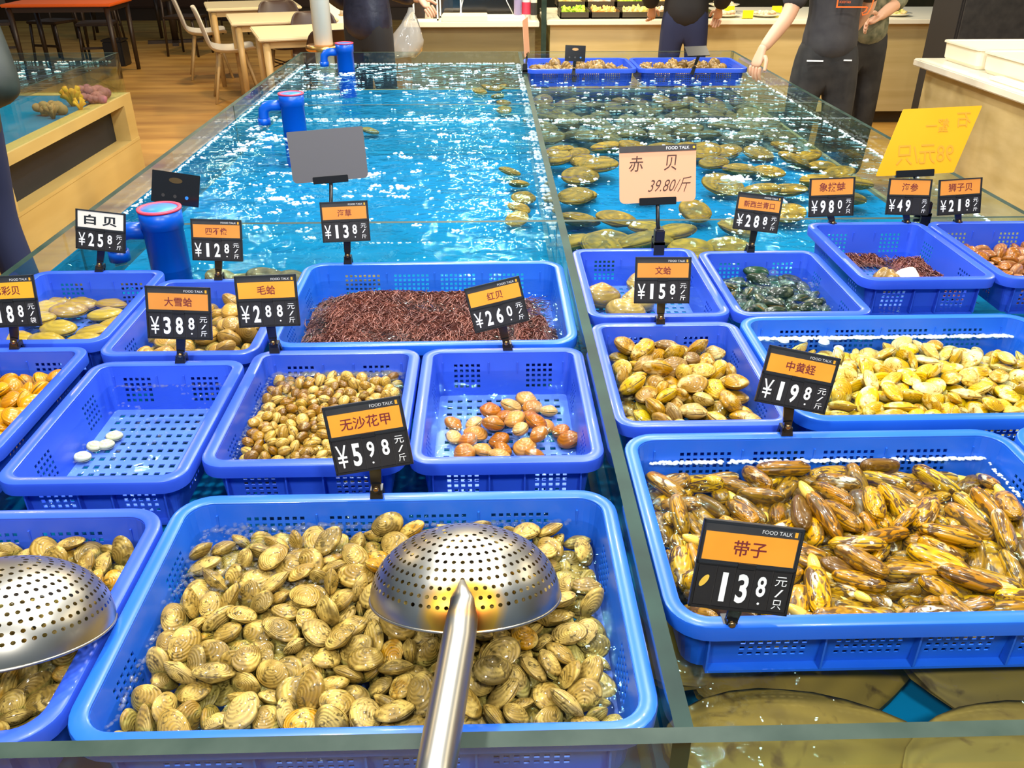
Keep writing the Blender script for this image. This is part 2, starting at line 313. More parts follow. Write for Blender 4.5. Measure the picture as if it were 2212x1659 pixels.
def lettering(name, s, cx, cz, wd, ht, y, m, parent, mtx, bold=0.0, mirror=False, shear=0.0):
    """flat printed letters fitted into a wd x ht box about (cx, cz) on a face that looks along -Y"""
    vs, fs, x0, x1, y0, y1 = text_mesh(s, bold)
    if not fs: return None
    sx = wd / max(x1 - x0, 1e-6) * (-1 if mirror else 1); sy = ht / max(y1 - y0, 1e-6)
    out = [mtx @ Vector((cx + (v.x - (x0 + x1) / 2) * sx + shear * (v.y - (y0 + y1) / 2) * sy, y, cz + (v.y - (y0 + y1) / 2) * sy)) for v in vs]
    return py(name, out, fs, m, parent)
# where each shell lies: x, y, z in tenths of a millimetre from the pile corner, three angles in degrees, size in percent
PILES = {
'A1': ((-0.4045, 0.6299, 0.7468), [
591,59,228,42,32,-46,112,3254,328,430,-11,-21,91,114,2298,2,366,-49,-74,140,111,1301,202,363,-9,-5,82,112,4014,571,508,17,14,34,111,3775,32,179,-27,7,-180,108,2635,130,347,-28,-13,-97,114,3727,226,419,37,-12,119,110,346,1250,309,154,13,-104,
108,4608,66,222,62,10,44,106,2007,383,421,-171,54,-112,109,1983,59,344,-9,-12,-153,101,2859,1394,401,-179,-8,139,112,2953,98,425,-18,-1,15,101,853,745,375,24,-20,-159,112,1392,70,38,-11,7,28,111,1458,1424,342,18,-13,153,113,212,204,138,56,
57,-84,112,1510,720,348,47,-7,-21,97,2549,849,424,6,-5,-11,97,3407,90,141,7,26,-86,101,2555,1948,410,10,-21,25,108,3194,2161,459,18,-2,-55,114,3200,1583,349,-19,-15,-173,108,4096,2629,390,-4,-17,140,113,4820,249,332,-127,-39,160,108,1550,
217,197,158,-14,-99,106,4096,895,419,-12,19,-160,112,5017,416,241,-49,36,-169,104,4115,402,291,-20,-37,19,113,5279,91,45,156,-9,62,101,2694,3004,331,-16,-3,126,114,1912,1340,362,-27,-9,-75,118,1177,934,379,23,4,78,93,4935,1264,349,-175,-18,
-17,103,1072,0,140,153,4,-180,83,2324,250,390,-22,-23,175,96,5044,36,195,-9,17,0,91,4916,80,34,13,5,31,110,3094,12,46,-42,-20,158,87,1758,3076,348,-12,-15,69,114,1663,1961,383,178,1,-43,103,67,1740,235,23,-16,108,106,4192,74,85,-22,-37,39,
108,654,566,256,5,18,167,98,1093,2655,432,1,10,-116,104,4582,1598,433,-83,9,-63,111,2205,1174,450,25,-7,-108,104,406,350,268,57,13,82,95,3267,1085,260,66,-20,44,88,5279,1880,254,53,73,180,110,3531,143,347,-55,-16,-95,99,1188,703,207,88,-27,
-30,106,1990,1660,379,94,56,138,116,3916,2109,331,-14,7,-162,104,131,523,186,124,7,156,107,87,1040,260,-74,36,149,106,3141,85,263,-12,22,67,103,4635,468,193,-15,-18,-121,114,5105,686,258,-6,-50,23,114,433,802,307,73,-18,156,100,2867,1817,
380,37,7,-80,108,3492,2170,396,29,-8,-66,113,4889,668,294,-35,51,127,103,4256,66,377,158,-36,-114,95,4280,1528,313,-36,22,173,96,3466,1417,287,125,-33,-127,111,46,30,104,148,-62,-105,94,2232,2367,335,14,6,-10,112,2554,3324,413,111,6,-160,
103,774,1481,240,7,-31,-43,112,4483,772,301,44,0,117,98,4141,1948,353,-122,-81,74,104,4384,1210,351,164,-6,131,84,3359,2826,352,-60,-5,34,110,3690,1196,270,6,-45,-122,115,4027,77,335,-56,-23,-72,94,2078,985,310,13,18,87,96,2182,2716,372,1,
-17,128,102,251,1874,351,-35,73,-37,97,621,1698,275,-70,-13,43,102,633,283,128,-124,-62,64,106,2845,33,191,-7,5,-152,82,1835,512,262,36,9,16,114,2894,783,351,-37,1,9,91,4502,3241,333,-176,-12,-112,111,3003,524,332,-16,12,85,95,1148,1477,247,
-19,-3,140,97,2401,1087,310,24,-32,4,109,5284,2938,195,50,9,72,112,142,2753,225,21,21,-175,109,1119,1901,349,-154,-21,-43,96,4291,681,219,33,-15,107,105,925,1693,349,167,13,-11,87,783,52,15,6,9,-179,96,686,1148,213,135,0,157,111,2589,1277,
295,-55,-28,100,109,4670,801,362,-155,-25,128,80,3857,1261,400,-22,-14,-55,91,1187,2261,317,-39,-11,51,106,4815,1000,288,-32,9,-42,93,1013,172,251,16,-13,-125,79,1775,128,25,12,6,40,99,2347,789,254,-47,-29,-50,105,560,997,288,-135,20,-68,89,
2723,632,199,14,-40,-54,103,3621,1881,356,89,-4,6,83,1990,89,133,-33,11,-111,100,439,22,35,-38,-17,-151,82,4811,1644,239,24,18,170,105,3347,3088,375,120,5,-162,94,2778,2395,348,29,35,169,107,470,1898,314,2,-24,97,82,4897,1814,369,148,25,59,
104,5240,1301,66,120,24,180,96,888,2135,245,17,-59,51,93,2538,141,110,125,-31,-106,118,2278,1471,303,-9,-4,23,108,5224,2249,195,-13,-2,-7,101,1584,2695,301,-30,-21,117,104,1767,210,259,139,44,-65,88,664,2023,274,12,58,-162,110,401,2365,308,
56,-45,165,97,4711,2004,306,43,10,46,97,233,800,181,-23,-36,-111,88,1499,2443,352,170,-13,30,86,0,310,96,-114,64,68,86,1934,2235,362,83,-37,-81,106,3606,965,275,-138,-17,166,87,931,2403,248,17,3,23,107,1439,1743,318,-169,-9,168,83,2826,1020,
313,3,35,-99,80,301,3076,236,-15,36,108,113,5137,1370,256,9,17,-114,88,4413,205,57,-39,0,98,105,3742,2307,414,10,-42,-31,99,3096,2860,257,49,24,34,107,1863,1120,211,-176,11,63,100,3162,1303,208,16,7,-4,113,63,2907,351,-7,48,129,102,2216,546,
351,19,29,151,99,5237,778,41,12,6,120,118,2502,2483,396,180,-40,-129,94,3833,3300,365,-46,22,43,102,2283,100,23,-175,-9,-114,104,2886,3283,357,5,-34,-33,108,3814,3060,212,-50,-12,76,106,1661,1188,296,33,-47,-91,89,3874,557,353,-142,22,42,
100,4349,2607,224,41,-18,-15,92,594,2489,249,-46,49,163,95,3600,763,165,11,22,61,94,1513,3232,214,10,22,-84,111,2321,2090,383,91,-21,67,88,4755,2366,248,52,-33,100,98,1604,848,219,-11,24,-127,100,3037,1054,323,83,-48,-70,89,4757,2754,365,1,
11,41,83,3137,1807,465,1,-27,-88,85,3736,1477,288,-64,-13,-152,86,1551,549,166,160,33,23,91,720,590,70,12,29,-138,104,221,2174,227,-25,12,-97,109,2466,470,237,10,10,115,102,685,2776,309,126,24,137,86,4361,1816,261,-30,-11,64,110,3988,1666,
210,-11,20,-158,102,1727,1643,298,24,-2,103,85,3384,904,191,170,-40,-39,82,1257,2636,261,13,4,-52,111,146,1331,189,14,-13,117,109,4837,3320,278,-35,-9,27,94,3752,1765,250,136,-18,36,89,2541,1622,244,36,14,-74,101,4625,1270,195,32,-43,-87,88,
4816,2948,236,-40,-11,129,99,2127,1863,347,-6,-37,2,84,3981,1420,269,-13,26,-126,88,1293,3149,295,-86,54,125,94,5162,287,84,138,57,65,85,879,327,87,71,27,89,100,4953,2199,247,54,-9,-88,90,3613,3102,244,88,12,-104,89,926,779,12,-13,1,92,90,
4741,2661,214,-6,14,-4,95,1900,2605,284,-32,-22,0,90,3324,1873,287,-38,51,71,91,501,2888,133,-22,-17,-166,100,5228,3293,67,-34,17,38,108,490,3336,147,9,-54,-142,89,1042,3112,273,120,17,-19,94,4994,1123,88,-23,38,-49,107,3087,3227,235,-23,12,
73,116,1903,762,178,24,-18,60,102,4008,2404,255,-46,4,-4,111,4285,2228,293,97,-2,85,88,1315,992,214,16,34,-106,87,1742,2432,254,-150,-72,-122,84,883,1322,139,17,19,-178,96,4306,331,207,36,19,-175,80,2757,2671,263,24,7,-166,89,3417,1748,147,
-33,-24,17,113,2455,2779,277,-15,-10,-25,92,1280,2042,266,-180,38,150,86,4562,2370,190,-151,-39,158,81,2582,911,179,21,-41,-45,105,1217,1199,186,55,-15,19,89,3780,729,266,-28,30,-71,87,3091,789,172,4,-4,-33,112,2866,327,257,-69,3,-32,96,
5284,1538,85,-29,-50,175,95,938,2905,278,-136,-45,-161,116,2369,3094,159,13,10,107,99,4346,3109,181,13,2,10,89,4558,2929,222,143,-14,-85,83,5157,2065,22,-11,-6,105,98,2128,3165,222,56,-25,-70,103,337,1641,200,-42,20,80,97,5275,1075,56,31,
-40,-178,84,4454,1405,188,-48,-8,43,111,4046,3265,213,-20,26,118,102,5088,3014,24,14,0,170,104,5184,2708,15,10,0,49,92,2167,1750,191,-37,-7,69,95,5006,2478,147,175,5,-1,83,1819,2854,184,-36,6,33,101,3449,2651,210,-104,7,-6,86,1015,1009,228,
81,43,5,93,774,3372,106,-89,68,13,92,4213,2866,254,15,-39,-34,100,3603,2498,258,47,61,-5,92,3022,2584,295,7,43,152,81,2373,3345,198,52,2,165,87,2350,1920,175,89,-47,-83,80,4133,1192,292,30,12,73,101,3695,2768,185,110,2,-58,94,2112,2084,208,
-4,-1,-163,99,5297,2497,48,-117,-2,60,92,1495,1351,136,10,15,5,88,4288,3358,155,39,-75,-145,92,4547,2093,175,-4,-18,171,105,2879,2302,161,31,20,106,95,1847,3167,176,17,-17,56,95,4277,1081,118,-174,-31,-19,114,5159,495,38,-119,0,173,87,1441,
2877,173,-166,21,-17,106,4046,2959,321,3,-58,-2,86,1220,1710,164,-24,-4,129,106,4926,2750,60,-30,28,133,94,437,1514,109,11,-43,-78,92,3979,2689,221,-24,-28,147,98,3953,175,50,135,27,-94,85,1717,2140,218,106,-4,161,95,3496,1079,70,-32,-17,
126,112,1243,471,215,117,16,-5,92,4908,3240,93,-50,27,84,112,1512,1085,147,-171,-3,156,82,3257,451,233,3,11,-156,112,759,3148,168,2,1,-175,89,2606,1899,156,17,-24,-27,111,1062,3333,168,-178,-6,180,85,3780,392,172,-165,17,50,109,1496,1945,
196,179,-11,3,95,1357,2266,83,60,0,159,119,4522,2611,45,15,2,-115,116,1566,2395,132,-5,-47,-127,93,3430,3319,234,-154,-41,180,108,258,2598,100,17,39,-178,109,734,2643,136,10,-14,-67,100,1104,194,13,-9,8,55,87,4672,3278,82,-119,31,83,89,4515,
842,37,-5,-11,-175,110,4679,894,190,-30,9,-66,88,4616,1561,20,-12,-6,84,96,2122,1042,66,38,-17,-157,106,63,2309,70,28,22,-98,106,3958,1041,145,42,-55,104,98,2967,1961,220,-34,41,-174,115,3577,2082,185,-13,3,141,114,3573,570,28,-11,-6,-67,
109,4325,2322,66,-133,0,-31,110,3929,1907,124,-63,15,-162,84,1311,2612,40,14,1,-36,115,797,882,168,-50,-2,162,83,2833,1403,201,-13,-28,148,83,885,1611,35,4,10,175,112,1583,1665,142,0,-13,-120,104,455,725,53,-30,31,160,87,3306,833,12,-14,0,4,
89,3175,2123,200,-19,37,-174,104,2829,1085,146,-12,19,-96,100,2376,2535,186,10,-1,17,98,4873,386,12,7,-9,146,85,5169,1710,6,-3,-9,50,88,1107,516,17,-3,10,75,95,401,3115,24,-14,1,59,101,4323,2869,73,21,26,172,110,2834,208,37,13,-4,95,111,
3792,1029,48,55,21,73,88,2026,2480,170,-11,-13,-73,84,2913,2874,146,30,-8,64,89,4456,1217,5,-13,0,87,86,4654,217,17,-9,9,-88,89,103,2842,10,-12,-6,175,86,4439,1719,84,28,45,-166,103,2731,2517,60,-41,-20,-130,100,117,719,32,13,-6,153,104,
2515,2154,271,-5,25,-166,96,3443,2795,69,-129,24,-46,101,441,2098,176,68,40,61,84,4494,511,19,-5,-11,120,92,4911,2003,111,-30,-32,-33,90,861,1870,133,19,22,158,106,2716,3130,165,-9,5,171,100,1246,266,159,9,7,147,88,349,2350,47,28,21,160,90,
3112,1094,32,-12,-6,-39,108,1372,760,27,-12,7,119,104,3268,1417,30,-13,6,178,107,682,3097,10,-9,3,-102,83,1821,1896,221,0,-17,13,86,4881,1741,28,-12,5,88,105,3106,2387,266,39,-7,-125,94,3077,2560,68,42,-19,20,105,662,2281,62,33,0,-95,112,
4738,1152,30,-13,-6,-93,107,2644,2201,154,-21,28,135,83,3115,2838,16,-10,-6,66,94,465,1834,32,-15,0,150,109,2144,3338,28,26,0,0,90,75,1954,56,-119,0,-48,100,1771,1158,28,8,8,-23,103,2705,838,8,-12,-6,118,83,885,2902,18,-169,6,23,97,4655,
2989,28,-4,3,175,102,3114,256,14,12,-7,96,88,4856,714,21,167,0,-133,102,2621,2878,66,-26,-15,-58,114,2283,2309,71,62,-2,169,113,3545,2984,14,-167,6,154,86,4094,2172,139,24,-4,139,102,3734,2355,120,-46,3,14,80,389,403,32,4,11,-131,109,413,
1005,123,16,1,101,80,2910,563,73,4,-10,-64,99,3960,1345,38,11,-7,105,114,2230,280,216,-14,7,-82,108,1003,2743,150,-23,35,27,79,1206,1368,35,14,0,33,112,4145,455,33,-167,-5,24,109,3633,1280,8,14,0,-26,88,1266,3027,38,5,10,-4,112,1917,2462,21,
-8,-7,-71,101,3920,713,32,-5,10,20,110,1697,1494,10,1,-10,-61,90,2445,1414,76,9,50,14,90,85,3163,13,-4,-10,-63,95,3360,3082,161,-2,-3,154,88,3761,3256,27,-10,6,-139,109,4676,1868,64,-145,51,-178,83,2677,1244,32,-14,0,-127,111,4174,1772,88,
12,1,90,87,1943,1504,141,-2,-6,-24,92,3640,1887,12,8,9,-140,87,1717,2673,56,-45,5,32,100,3684,222,23,4,-9,-176,101,2971,829,1,168,-5,139,78,1154,956,20,36,0,-121,78,1339,3322,34,26,-12,-160,91,145,1059,21,-14,-3,137,99,4957,1471,149,-7,-10,
-147,86,2192,769,30,3,11,18,106,251,3354,38,56,16,162,82,3626,1588,38,10,-8,7,113,2153,2793,172,4,9,73,107,102,1649,13,16,0,-153,90,1762,431,32,-18,-12,-7,94,1405,413,21,-4,-11,11,96,1213,1999,35,15,0,-156,110,4398,2018,21,6,-10,179,98,2543,
3280,16,-13,-1,139,96,4446,3215,15,-14,4,24,88,3866,2143,29,-15,0,-67,103,2152,2032,20,-168,-5,-80,98,3331,2386,184,-30,8,89,97,5036,2360,9,-9,8,-14,83,2485,2573,17,7,-4,39,96,1887,1828,46,-18,-7,69,114,3277,2156,21,-5,13,-178,92,1981,3037,
13,-12,6,113,90,485,2620,12,15,0,-85,90,2320,1675,36,13,7,-155,110,3463,2453,26,14,1,-116,101,3370,226,2,4,-10,86,82,4099,3151,30,14,0,-100,108,473,1294,26,-14,0,31,105,4059,817,176,8,26,32,94,1753,3307,55,29,-14,26,104,3916,2839,33,3,11,
158,104,2168,1256,160,-15,3,169,83,1744,2197,13,-13,1,138,93,4158,2603,20,-15,0,16,96,2782,2140,20,-12,-4,23,99,908,2148,12,5,-11,-55,85,1694,844,25,10,6,-42,109,974,3223,20,12,-7,-126,95,2265,3044,9,-13,0,-82,89,2746,1793,13,12,-5,-87,91,
1676,2987,16,-2,-10,131,94,967,2508,35,-13,2,90,114,3121,3184,23,-14,1,-31,98,4945,1400,0,11,6,85,78,1359,1732,12,4,10,-116,88,2483,532,29,-6,9,-42,107,639,910,15,13,0,93,95,2609,1589,37,69,0,-75,78,3078,1625,183,-18,10,-111,104,4201,1468,
59,28,-47,178,85,]),
'A0': ((-0.7449, 0.6301, 0.7466), [
2046,26,274,151,-4,-180,99,2383,526,229,4,22,-166,115,1706,601,412,7,1,67,105,2359,1206,317,-168,-31,91,95,2446,96,24,12,-6,-117,101,1412,2102,264,20,35,30,104,2504,1818,158,-62,-70,-120,114,1334,1162,286,-66,-3,-111,110,2476,962,158,159,
-28,-116,93,2387,2981,276,-174,75,-103,112,1934,692,295,-78,-15,90,105,2064,455,250,-30,29,-137,84,2295,2106,233,27,28,-117,107,1779,1446,228,53,40,-53,106,2174,709,183,89,13,-135,113,2097,59,70,42,21,-35,108,2513,1407,223,-36,79,-31,98,
2453,2465,187,-10,-25,121,94,2051,2348,324,-14,-19,56,99,1438,2404,194,-8,-5,-166,108,2205,266,264,132,-18,4,93,1699,932,346,-12,-20,80,97,2403,287,136,-43,24,65,90,1657,2625,272,-24,-52,-56,116,2009,944,232,-32,-24,115,93,999,1622,365,-30,
-13,-127,111,839,2386,260,39,-9,158,107,905,2106,243,34,-42,-1,103,1421,1801,242,-166,26,135,102,1521,2849,308,-64,32,175,102,2468,2126,64,27,-29,85,98,1886,1853,194,43,29,27,94,1292,3065,252,-8,35,-47,106,2127,1801,191,0,-22,-162,81,668,
2856,304,-141,-24,-114,103,1699,1273,244,-62,25,177,84,1277,2742,235,127,-23,-54,110,1145,2453,251,-77,-58,48,90,1948,2728,249,149,-35,81,105,2007,1184,138,28,-7,44,110,1880,3052,233,-27,-6,-113,102,1780,192,195,-26,6,58,112,2124,2836,188,
40,-6,-64,107,763,3136,220,61,-47,-155,97,1907,1597,155,32,-10,-7,91,745,2651,276,12,-49,-81,97,1640,3102,366,15,-2,-149,88,2386,571,19,-12,5,167,102,1194,1638,142,-17,5,-21,86,2060,2030,265,14,-14,-94,82,1711,520,143,-35,-1,23,91,1500,1403,
138,-25,-50,126,104,2453,843,27,2,21,27,83,2472,2766,72,-17,50,4,90,2166,2469,204,38,-3,-65,105,1676,1948,141,-62,6,56,104,2199,965,90,-10,41,-105,107,1113,1880,208,3,10,121,84,1003,3054,193,30,5,-122,91,1798,2437,189,-178,-23,-88,92,2353,
1200,25,-11,4,-169,112,449,3085,226,-14,8,-25,97,1652,2230,129,116,45,93,84,1013,2716,175,-28,-25,-92,107,1589,267,305,-54,-5,45,110,1138,2189,152,14,10,168,104,349,2870,292,74,42,-18,91,1457,855,293,-38,11,-59,83,2476,3124,55,151,43,-6,84,
2257,1379,251,23,28,-37,97,2125,354,36,-13,-6,113,112,1763,105,14,-4,-9,-75,98,1939,2192,74,44,-12,-3,114,2343,1564,92,-9,36,-36,116,1604,3047,190,-15,6,-63,103,2186,3136,124,-53,59,19,103,570,2313,134,31,2,-23,106,1529,1686,91,38,36,137,
110,2351,2541,32,-5,-10,175,105,1650,685,206,38,-5,-144,100,1731,1014,182,31,-11,-73,86,588,3099,31,11,-11,-153,98,2198,1941,20,4,-9,161,98,1175,1963,32,-3,-10,-59,107,2214,2864,19,-12,5,117,96,736,2659,28,2,-10,-152,108,507,2790,79,-29,41,
109,101,980,2439,40,-9,17,-84,101,991,1329,279,-3,-27,-127,98,1217,2525,51,-53,-22,94,92,285,3034,65,-71,0,-69,106,346,2633,168,-96,-10,-62,95,797,2919,58,-33,27,29,93,581,2054,222,3,-9,-140,85,1478,1976,33,-48,0,-127,86,885,1518,65,143,-7,
92,110,2083,2388,12,4,-9,151,92,1515,1102,159,41,-40,-61,94,1802,443,11,-11,6,50,92,1466,2541,26,11,6,-64,108,1110,1656,2,-9,7,49,83,1787,2452,3,-10,6,-59,88,1719,2756,7,4,-10,-136,83,1203,2788,5,3,9,178,81,1466,0,133,-107,50,-14,107,1125,
3059,32,-4,-10,-30,114,2060,1391,16,13,0,10,101,1719,1195,24,-16,0,-161,99,1900,800,38,12,-7,117,116,460,2188,322,-43,-4,29,103,0,3141,106,131,-60,158,96,1882,3054,27,5,-8,-150,112,2320,2249,27,-35,0,-128,85,1484,2959,29,5,10,104,108,807,
1831,191,-13,-14,-42,115,716,2352,0,14,0,-43,81,2164,1672,32,-35,-17,-153,83,1365,2227,20,2,10,179,96,1103,1385,60,17,46,-161,82,1484,359,12,-174,10,-33,88,111,2795,28,-13,0,-78,114,802,2081,8,-13,1,162,88,1702,1479,8,7,3,-57,82,]),
'F1': ((0.2474, 0.7745, 0.746), [
4185,36,228,26,-2,0,108,460,270,339,119,-15,163,105,880,1466,271,-56,4,-177,113,3001,22,409,28,3,0,94,3346,22,57,105,0,-2,109,3776,730,370,-31,8,-21,111,3897,1572,416,-42,5,-19,109,2425,1022,458,21,10,117,115,1001,234,301,158,-21,118,88,
1320,869,251,-178,-14,25,102,1698,570,373,17,-2,77,115,1375,348,262,-13,-12,66,107,4462,2065,249,129,-7,121,105,3560,1142,329,-5,-7,146,114,535,24,230,-5,-4,-180,88,2282,2037,436,-120,-17,106,116,1770,26,435,-1,1,0,86,2290,723,392,21,1,157,
93,4321,415,311,-94,0,-8,91,4805,1759,303,48,-13,79,112,1619,50,193,-147,-36,167,100,356,907,260,-62,-20,-160,113,996,29,44,65,3,6,98,2544,1446,388,137,-13,-17,104,3135,1013,264,158,-4,-9,116,4486,3124,216,109,8,-52,112,2110,3385,337,33,0,
-180,114,57,1186,242,17,7,-99,110,843,849,247,113,0,98,118,2678,2748,239,92,9,118,116,2092,107,327,36,-9,-22,97,1593,2763,266,-69,-3,-16,97,86,222,299,135,28,119,88,3475,2352,350,111,26,-66,107,2109,0,106,78,26,-5,79,1679,1174,269,-92,-1,
-38,105,2605,2162,336,16,11,99,116,3341,589,308,-144,19,-32,83,795,3251,160,97,24,144,103,3135,2338,425,16,3,74,109,4939,1406,190,174,3,77,100,270,2343,260,129,12,-91,101,4574,1059,212,38,-7,82,96,5118,2281,382,157,6,76,101,1577,1813,321,
156,-2,-146,92,1930,1374,220,-119,15,-12,111,2835,692,199,102,18,171,77,4891,2318,261,-95,-19,106,113,1990,2144,419,-19,-3,-107,106,3383,209,324,-147,5,-58,76,2441,141,34,-17,0,158,110,3834,2156,359,-146,2,-128,111,1205,2381,262,-10,11,105,
98,2920,3112,250,166,-1,164,90,203,3094,249,5,-5,131,98,4016,277,215,-73,11,173,103,2608,84,248,-172,17,-161,91,45,309,27,-115,0,-77,88,974,1863,241,-36,-11,113,96,3954,104,34,17,0,-17,108,2358,615,224,-14,7,131,94,3671,1326,333,-66,-17,146,
88,3673,3403,339,86,7,8,91,3416,737,204,-36,-3,173,112,3589,3188,225,54,9,139,108,2049,724,236,-142,-19,-51,81,36,2297,30,17,1,90,102,682,2540,33,3,-4,122,108,4676,2381,199,108,8,-73,100,2089,1919,282,59,-8,-100,110,3024,1669,345,-141,0,
-166,100,1627,3132,331,107,7,110,94,5159,1885,140,35,25,-104,109,3613,128,231,146,-39,-25,87,294,3249,115,-45,23,-169,96,312,1288,192,-47,21,-81,99,4181,862,233,-154,3,141,95,842,2725,102,-47,-15,-70,112,2285,963,280,-1,17,-19,109,671,598,
258,-141,28,110,91,3572,310,268,-174,21,176,83,4231,1396,186,-22,-8,68,97,925,1227,99,-32,17,-167,104,3462,2002,373,-28,-18,35,74,4394,1043,94,168,-17,87,101,2081,3045,179,-179,4,-128,94,306,290,132,113,18,-51,110,413,491,290,-169,23,-22,98,
4699,615,225,129,-15,23,101,3259,3150,175,-30,-33,101,99,2883,3382,224,-167,2,11,93,1781,2407,161,68,22,66,117,370,2698,184,-27,9,173,81,2979,1907,251,0,28,-71,83,3705,1518,248,-9,0,-25,109,646,1640,214,91,-20,179,92,3061,61,247,163,-4,-163,
81,1269,3108,227,18,5,146,88,3032,2443,215,-16,-5,80,118,1287,1141,185,28,-13,-161,77,1356,2533,161,114,1,117,94,3022,563,121,168,-18,-151,85,1158,2032,236,-23,-5,-41,78,3778,2700,223,172,2,128,100,316,2996,41,-6,-5,-145,108,5307,3108,208,
21,24,76,90,1057,374,158,23,-4,32,95,1570,310,49,-145,8,64,95,5073,1365,54,-14,-13,44,88,2144,386,174,24,10,1,93,4001,3376,141,45,-3,160,78,0,1469,34,106,0,92,85,5171,928,151,41,10,-89,86,1056,3010,110,13,-21,-102,96,463,2266,118,-17,5,-71,
77,1692,2796,54,-9,-7,-109,110,4268,3161,74,-7,-19,-159,83,574,1868,160,-30,5,6,84,3246,2220,218,163,-16,-111,106,4721,1609,52,-57,-11,156,90,1749,578,176,-16,-4,-6,87,3191,1223,202,172,6,-9,79,4262,2728,181,163,-4,17,77,3249,484,158,135,33,
32,94,1914,2131,203,-154,8,-107,96,2285,194,215,2,14,-172,87,2882,1409,253,-64,11,50,79,5100,3304,17,-11,4,-147,84,4643,1196,39,46,-8,-29,86,1097,3423,82,-74,-12,0,99,4580,3401,55,-73,0,-2,111,1857,3185,173,175,1,35,87,5097,3108,82,-120,19,
31,84,4670,354,131,40,30,97,88,3988,2254,145,-51,-27,-78,100,3495,2641,218,12,-5,-47,114,3383,1385,185,48,-4,175,89,4533,85,20,177,5,161,88,145,1710,59,-105,12,-89,85,2014,1543,107,-145,23,-34,95,3265,1821,166,10,-2,66,89,2534,3257,146,-15,
6,-49,76,1273,1750,159,-150,6,129,93,2409,1914,181,-5,0,-149,89,4081,2828,68,-132,13,-138,82,3904,505,162,-40,0,-6,89,3917,1744,271,120,10,172,100,855,2014,21,167,-3,143,95,510,1188,200,-38,51,64,76,4999,900,42,-119,-10,-106,88,256,2513,86,
-149,22,49,84,147,1117,27,162,0,-112,101,1283,816,35,-164,1,-117,110,2991,1236,40,-17,-1,-119,113,5210,2855,135,-179,26,58,99,627,1448,46,-118,-8,165,92,253,3415,65,-46,18,-173,80,1889,344,28,67,0,-78,89,1187,2473,33,-16,-2,119,106,4105,
2460,139,92,36,101,77,2764,1545,113,-137,23,-88,99,2199,1696,41,-63,-10,1,88,4195,2221,104,31,-27,-83,88,5327,1852,15,164,1,-89,87,1045,924,32,-18,0,52,104,2069,2837,17,-11,-3,-68,88,2341,2551,153,50,9,-70,112,3048,250,170,-163,-21,167,84,
2686,387,82,159,13,115,105,1545,2044,70,60,-11,-97,106,4556,2814,43,-63,-5,-43,93,290,665,194,-100,-11,171,82,1228,2156,136,-21,12,147,78,2595,1530,204,-138,8,-78,88,2952,2713,100,133,28,-81,75,4185,677,128,-8,-14,164,80,2508,1208,254,-50,
16,116,102,2301,2367,307,-37,-5,113,97,1517,3014,48,115,0,-107,107,1721,1593,36,-17,0,95,108,270,2185,28,-130,-8,-96,76,1212,1430,48,115,0,-17,105,4489,1462,42,118,-6,-10,92,3071,859,43,-2,-5,42,109,2220,3222,22,17,-1,174,93,1326,3126,36,
-65,0,-119,95,2337,821,36,17,1,-80,107,1562,929,29,-64,0,77,87,2807,1932,38,-18,0,-65,109,2001,1151,158,7,-14,1,76,5319,2404,202,-15,-14,96,92,4003,3067,9,17,0,62,84,5323,1071,47,-114,0,-90,107,2730,2406,124,-34,26,107,96,2195,1909,23,-16,3,
-7,94,2508,3408,14,175,5,0,83,222,658,18,-175,-5,81,86,5070,263,207,17,-8,-40,111,3469,1868,50,-114,0,-95,110,1864,3416,85,-154,-20,-180,89,1152,258,13,-162,-1,20,83,4086,1810,96,56,14,-30,114,582,1724,63,-21,-16,-161,83,4841,2862,31,-16,3,
-64,100,2129,2154,41,-8,-5,-18,104,4541,2567,21,-113,0,128,82,840,418,41,118,9,-132,89,1736,905,103,-33,-27,-137,84,2851,3045,47,-66,0,81,107,357,1852,13,-19,0,71,82,2928,2251,13,18,0,-73,86,4388,2430,76,-120,11,126,111,4694,797,23,-14,-2,
-63,94,4428,1907,33,20,0,164,101,1223,1635,22,-15,3,-17,87,2063,811,37,14,-3,-92,111,5020,2361,83,37,16,-58,94,3718,2244,42,179,-4,87,111,489,366,67,147,13,122,74,3999,847,34,-19,0,-135,104,3045,346,14,-11,-4,-131,81,5348,2544,24,-65,0,-90,
82,3161,2637,34,16,-3,97,101,505,784,13,-167,-4,96,78,685,747,25,-137,-4,-94,77,2633,2981,6,-8,-4,-106,75,3946,1501,39,11,5,-64,102,4281,308,64,109,-14,-16,86,5139,2593,20,-67,0,-73,83,3480,2770,24,-10,5,-96,89,3577,405,25,14,-3,-170,98,
3533,985,72,-154,15,-145,92,5048,53,78,79,9,-16,88,4997,437,14,166,-3,74,82,4981,101,352,56,29,-152,93,3294,3428,12,65,0,-176,74,4292,488,14,-161,0,163,83,2562,1130,28,-114,2,80,88,4747,2042,0,-15,-3,-54,72,4857,2261,18,-65,0,-75,78,]),
'E1': ((0.2463, 1.2251, 0.7495), [
388,47,309,-85,-10,-166,109,1175,1289,587,-21,11,150,113,98,1420,503,-21,-38,-4,118,102,142,63,-6,-13,-123,116,634,1887,598,-49,-10,-24,118,1754,793,484,10,33,-41,98,1038,551,443,-14,-7,-31,106,1938,1244,638,-4,11,114,111,1974,81,454,-39,
-16,-144,100,784,107,338,-12,21,-82,94,1771,116,253,-39,15,-65,102,965,82,69,31,-52,23,90,502,2749,544,-158,27,-149,115,1450,346,377,-166,-32,174,95,202,3048,513,-21,-21,-126,118,1598,1306,462,10,10,-90,109,1465,1821,567,-3,9,172,104,1301,
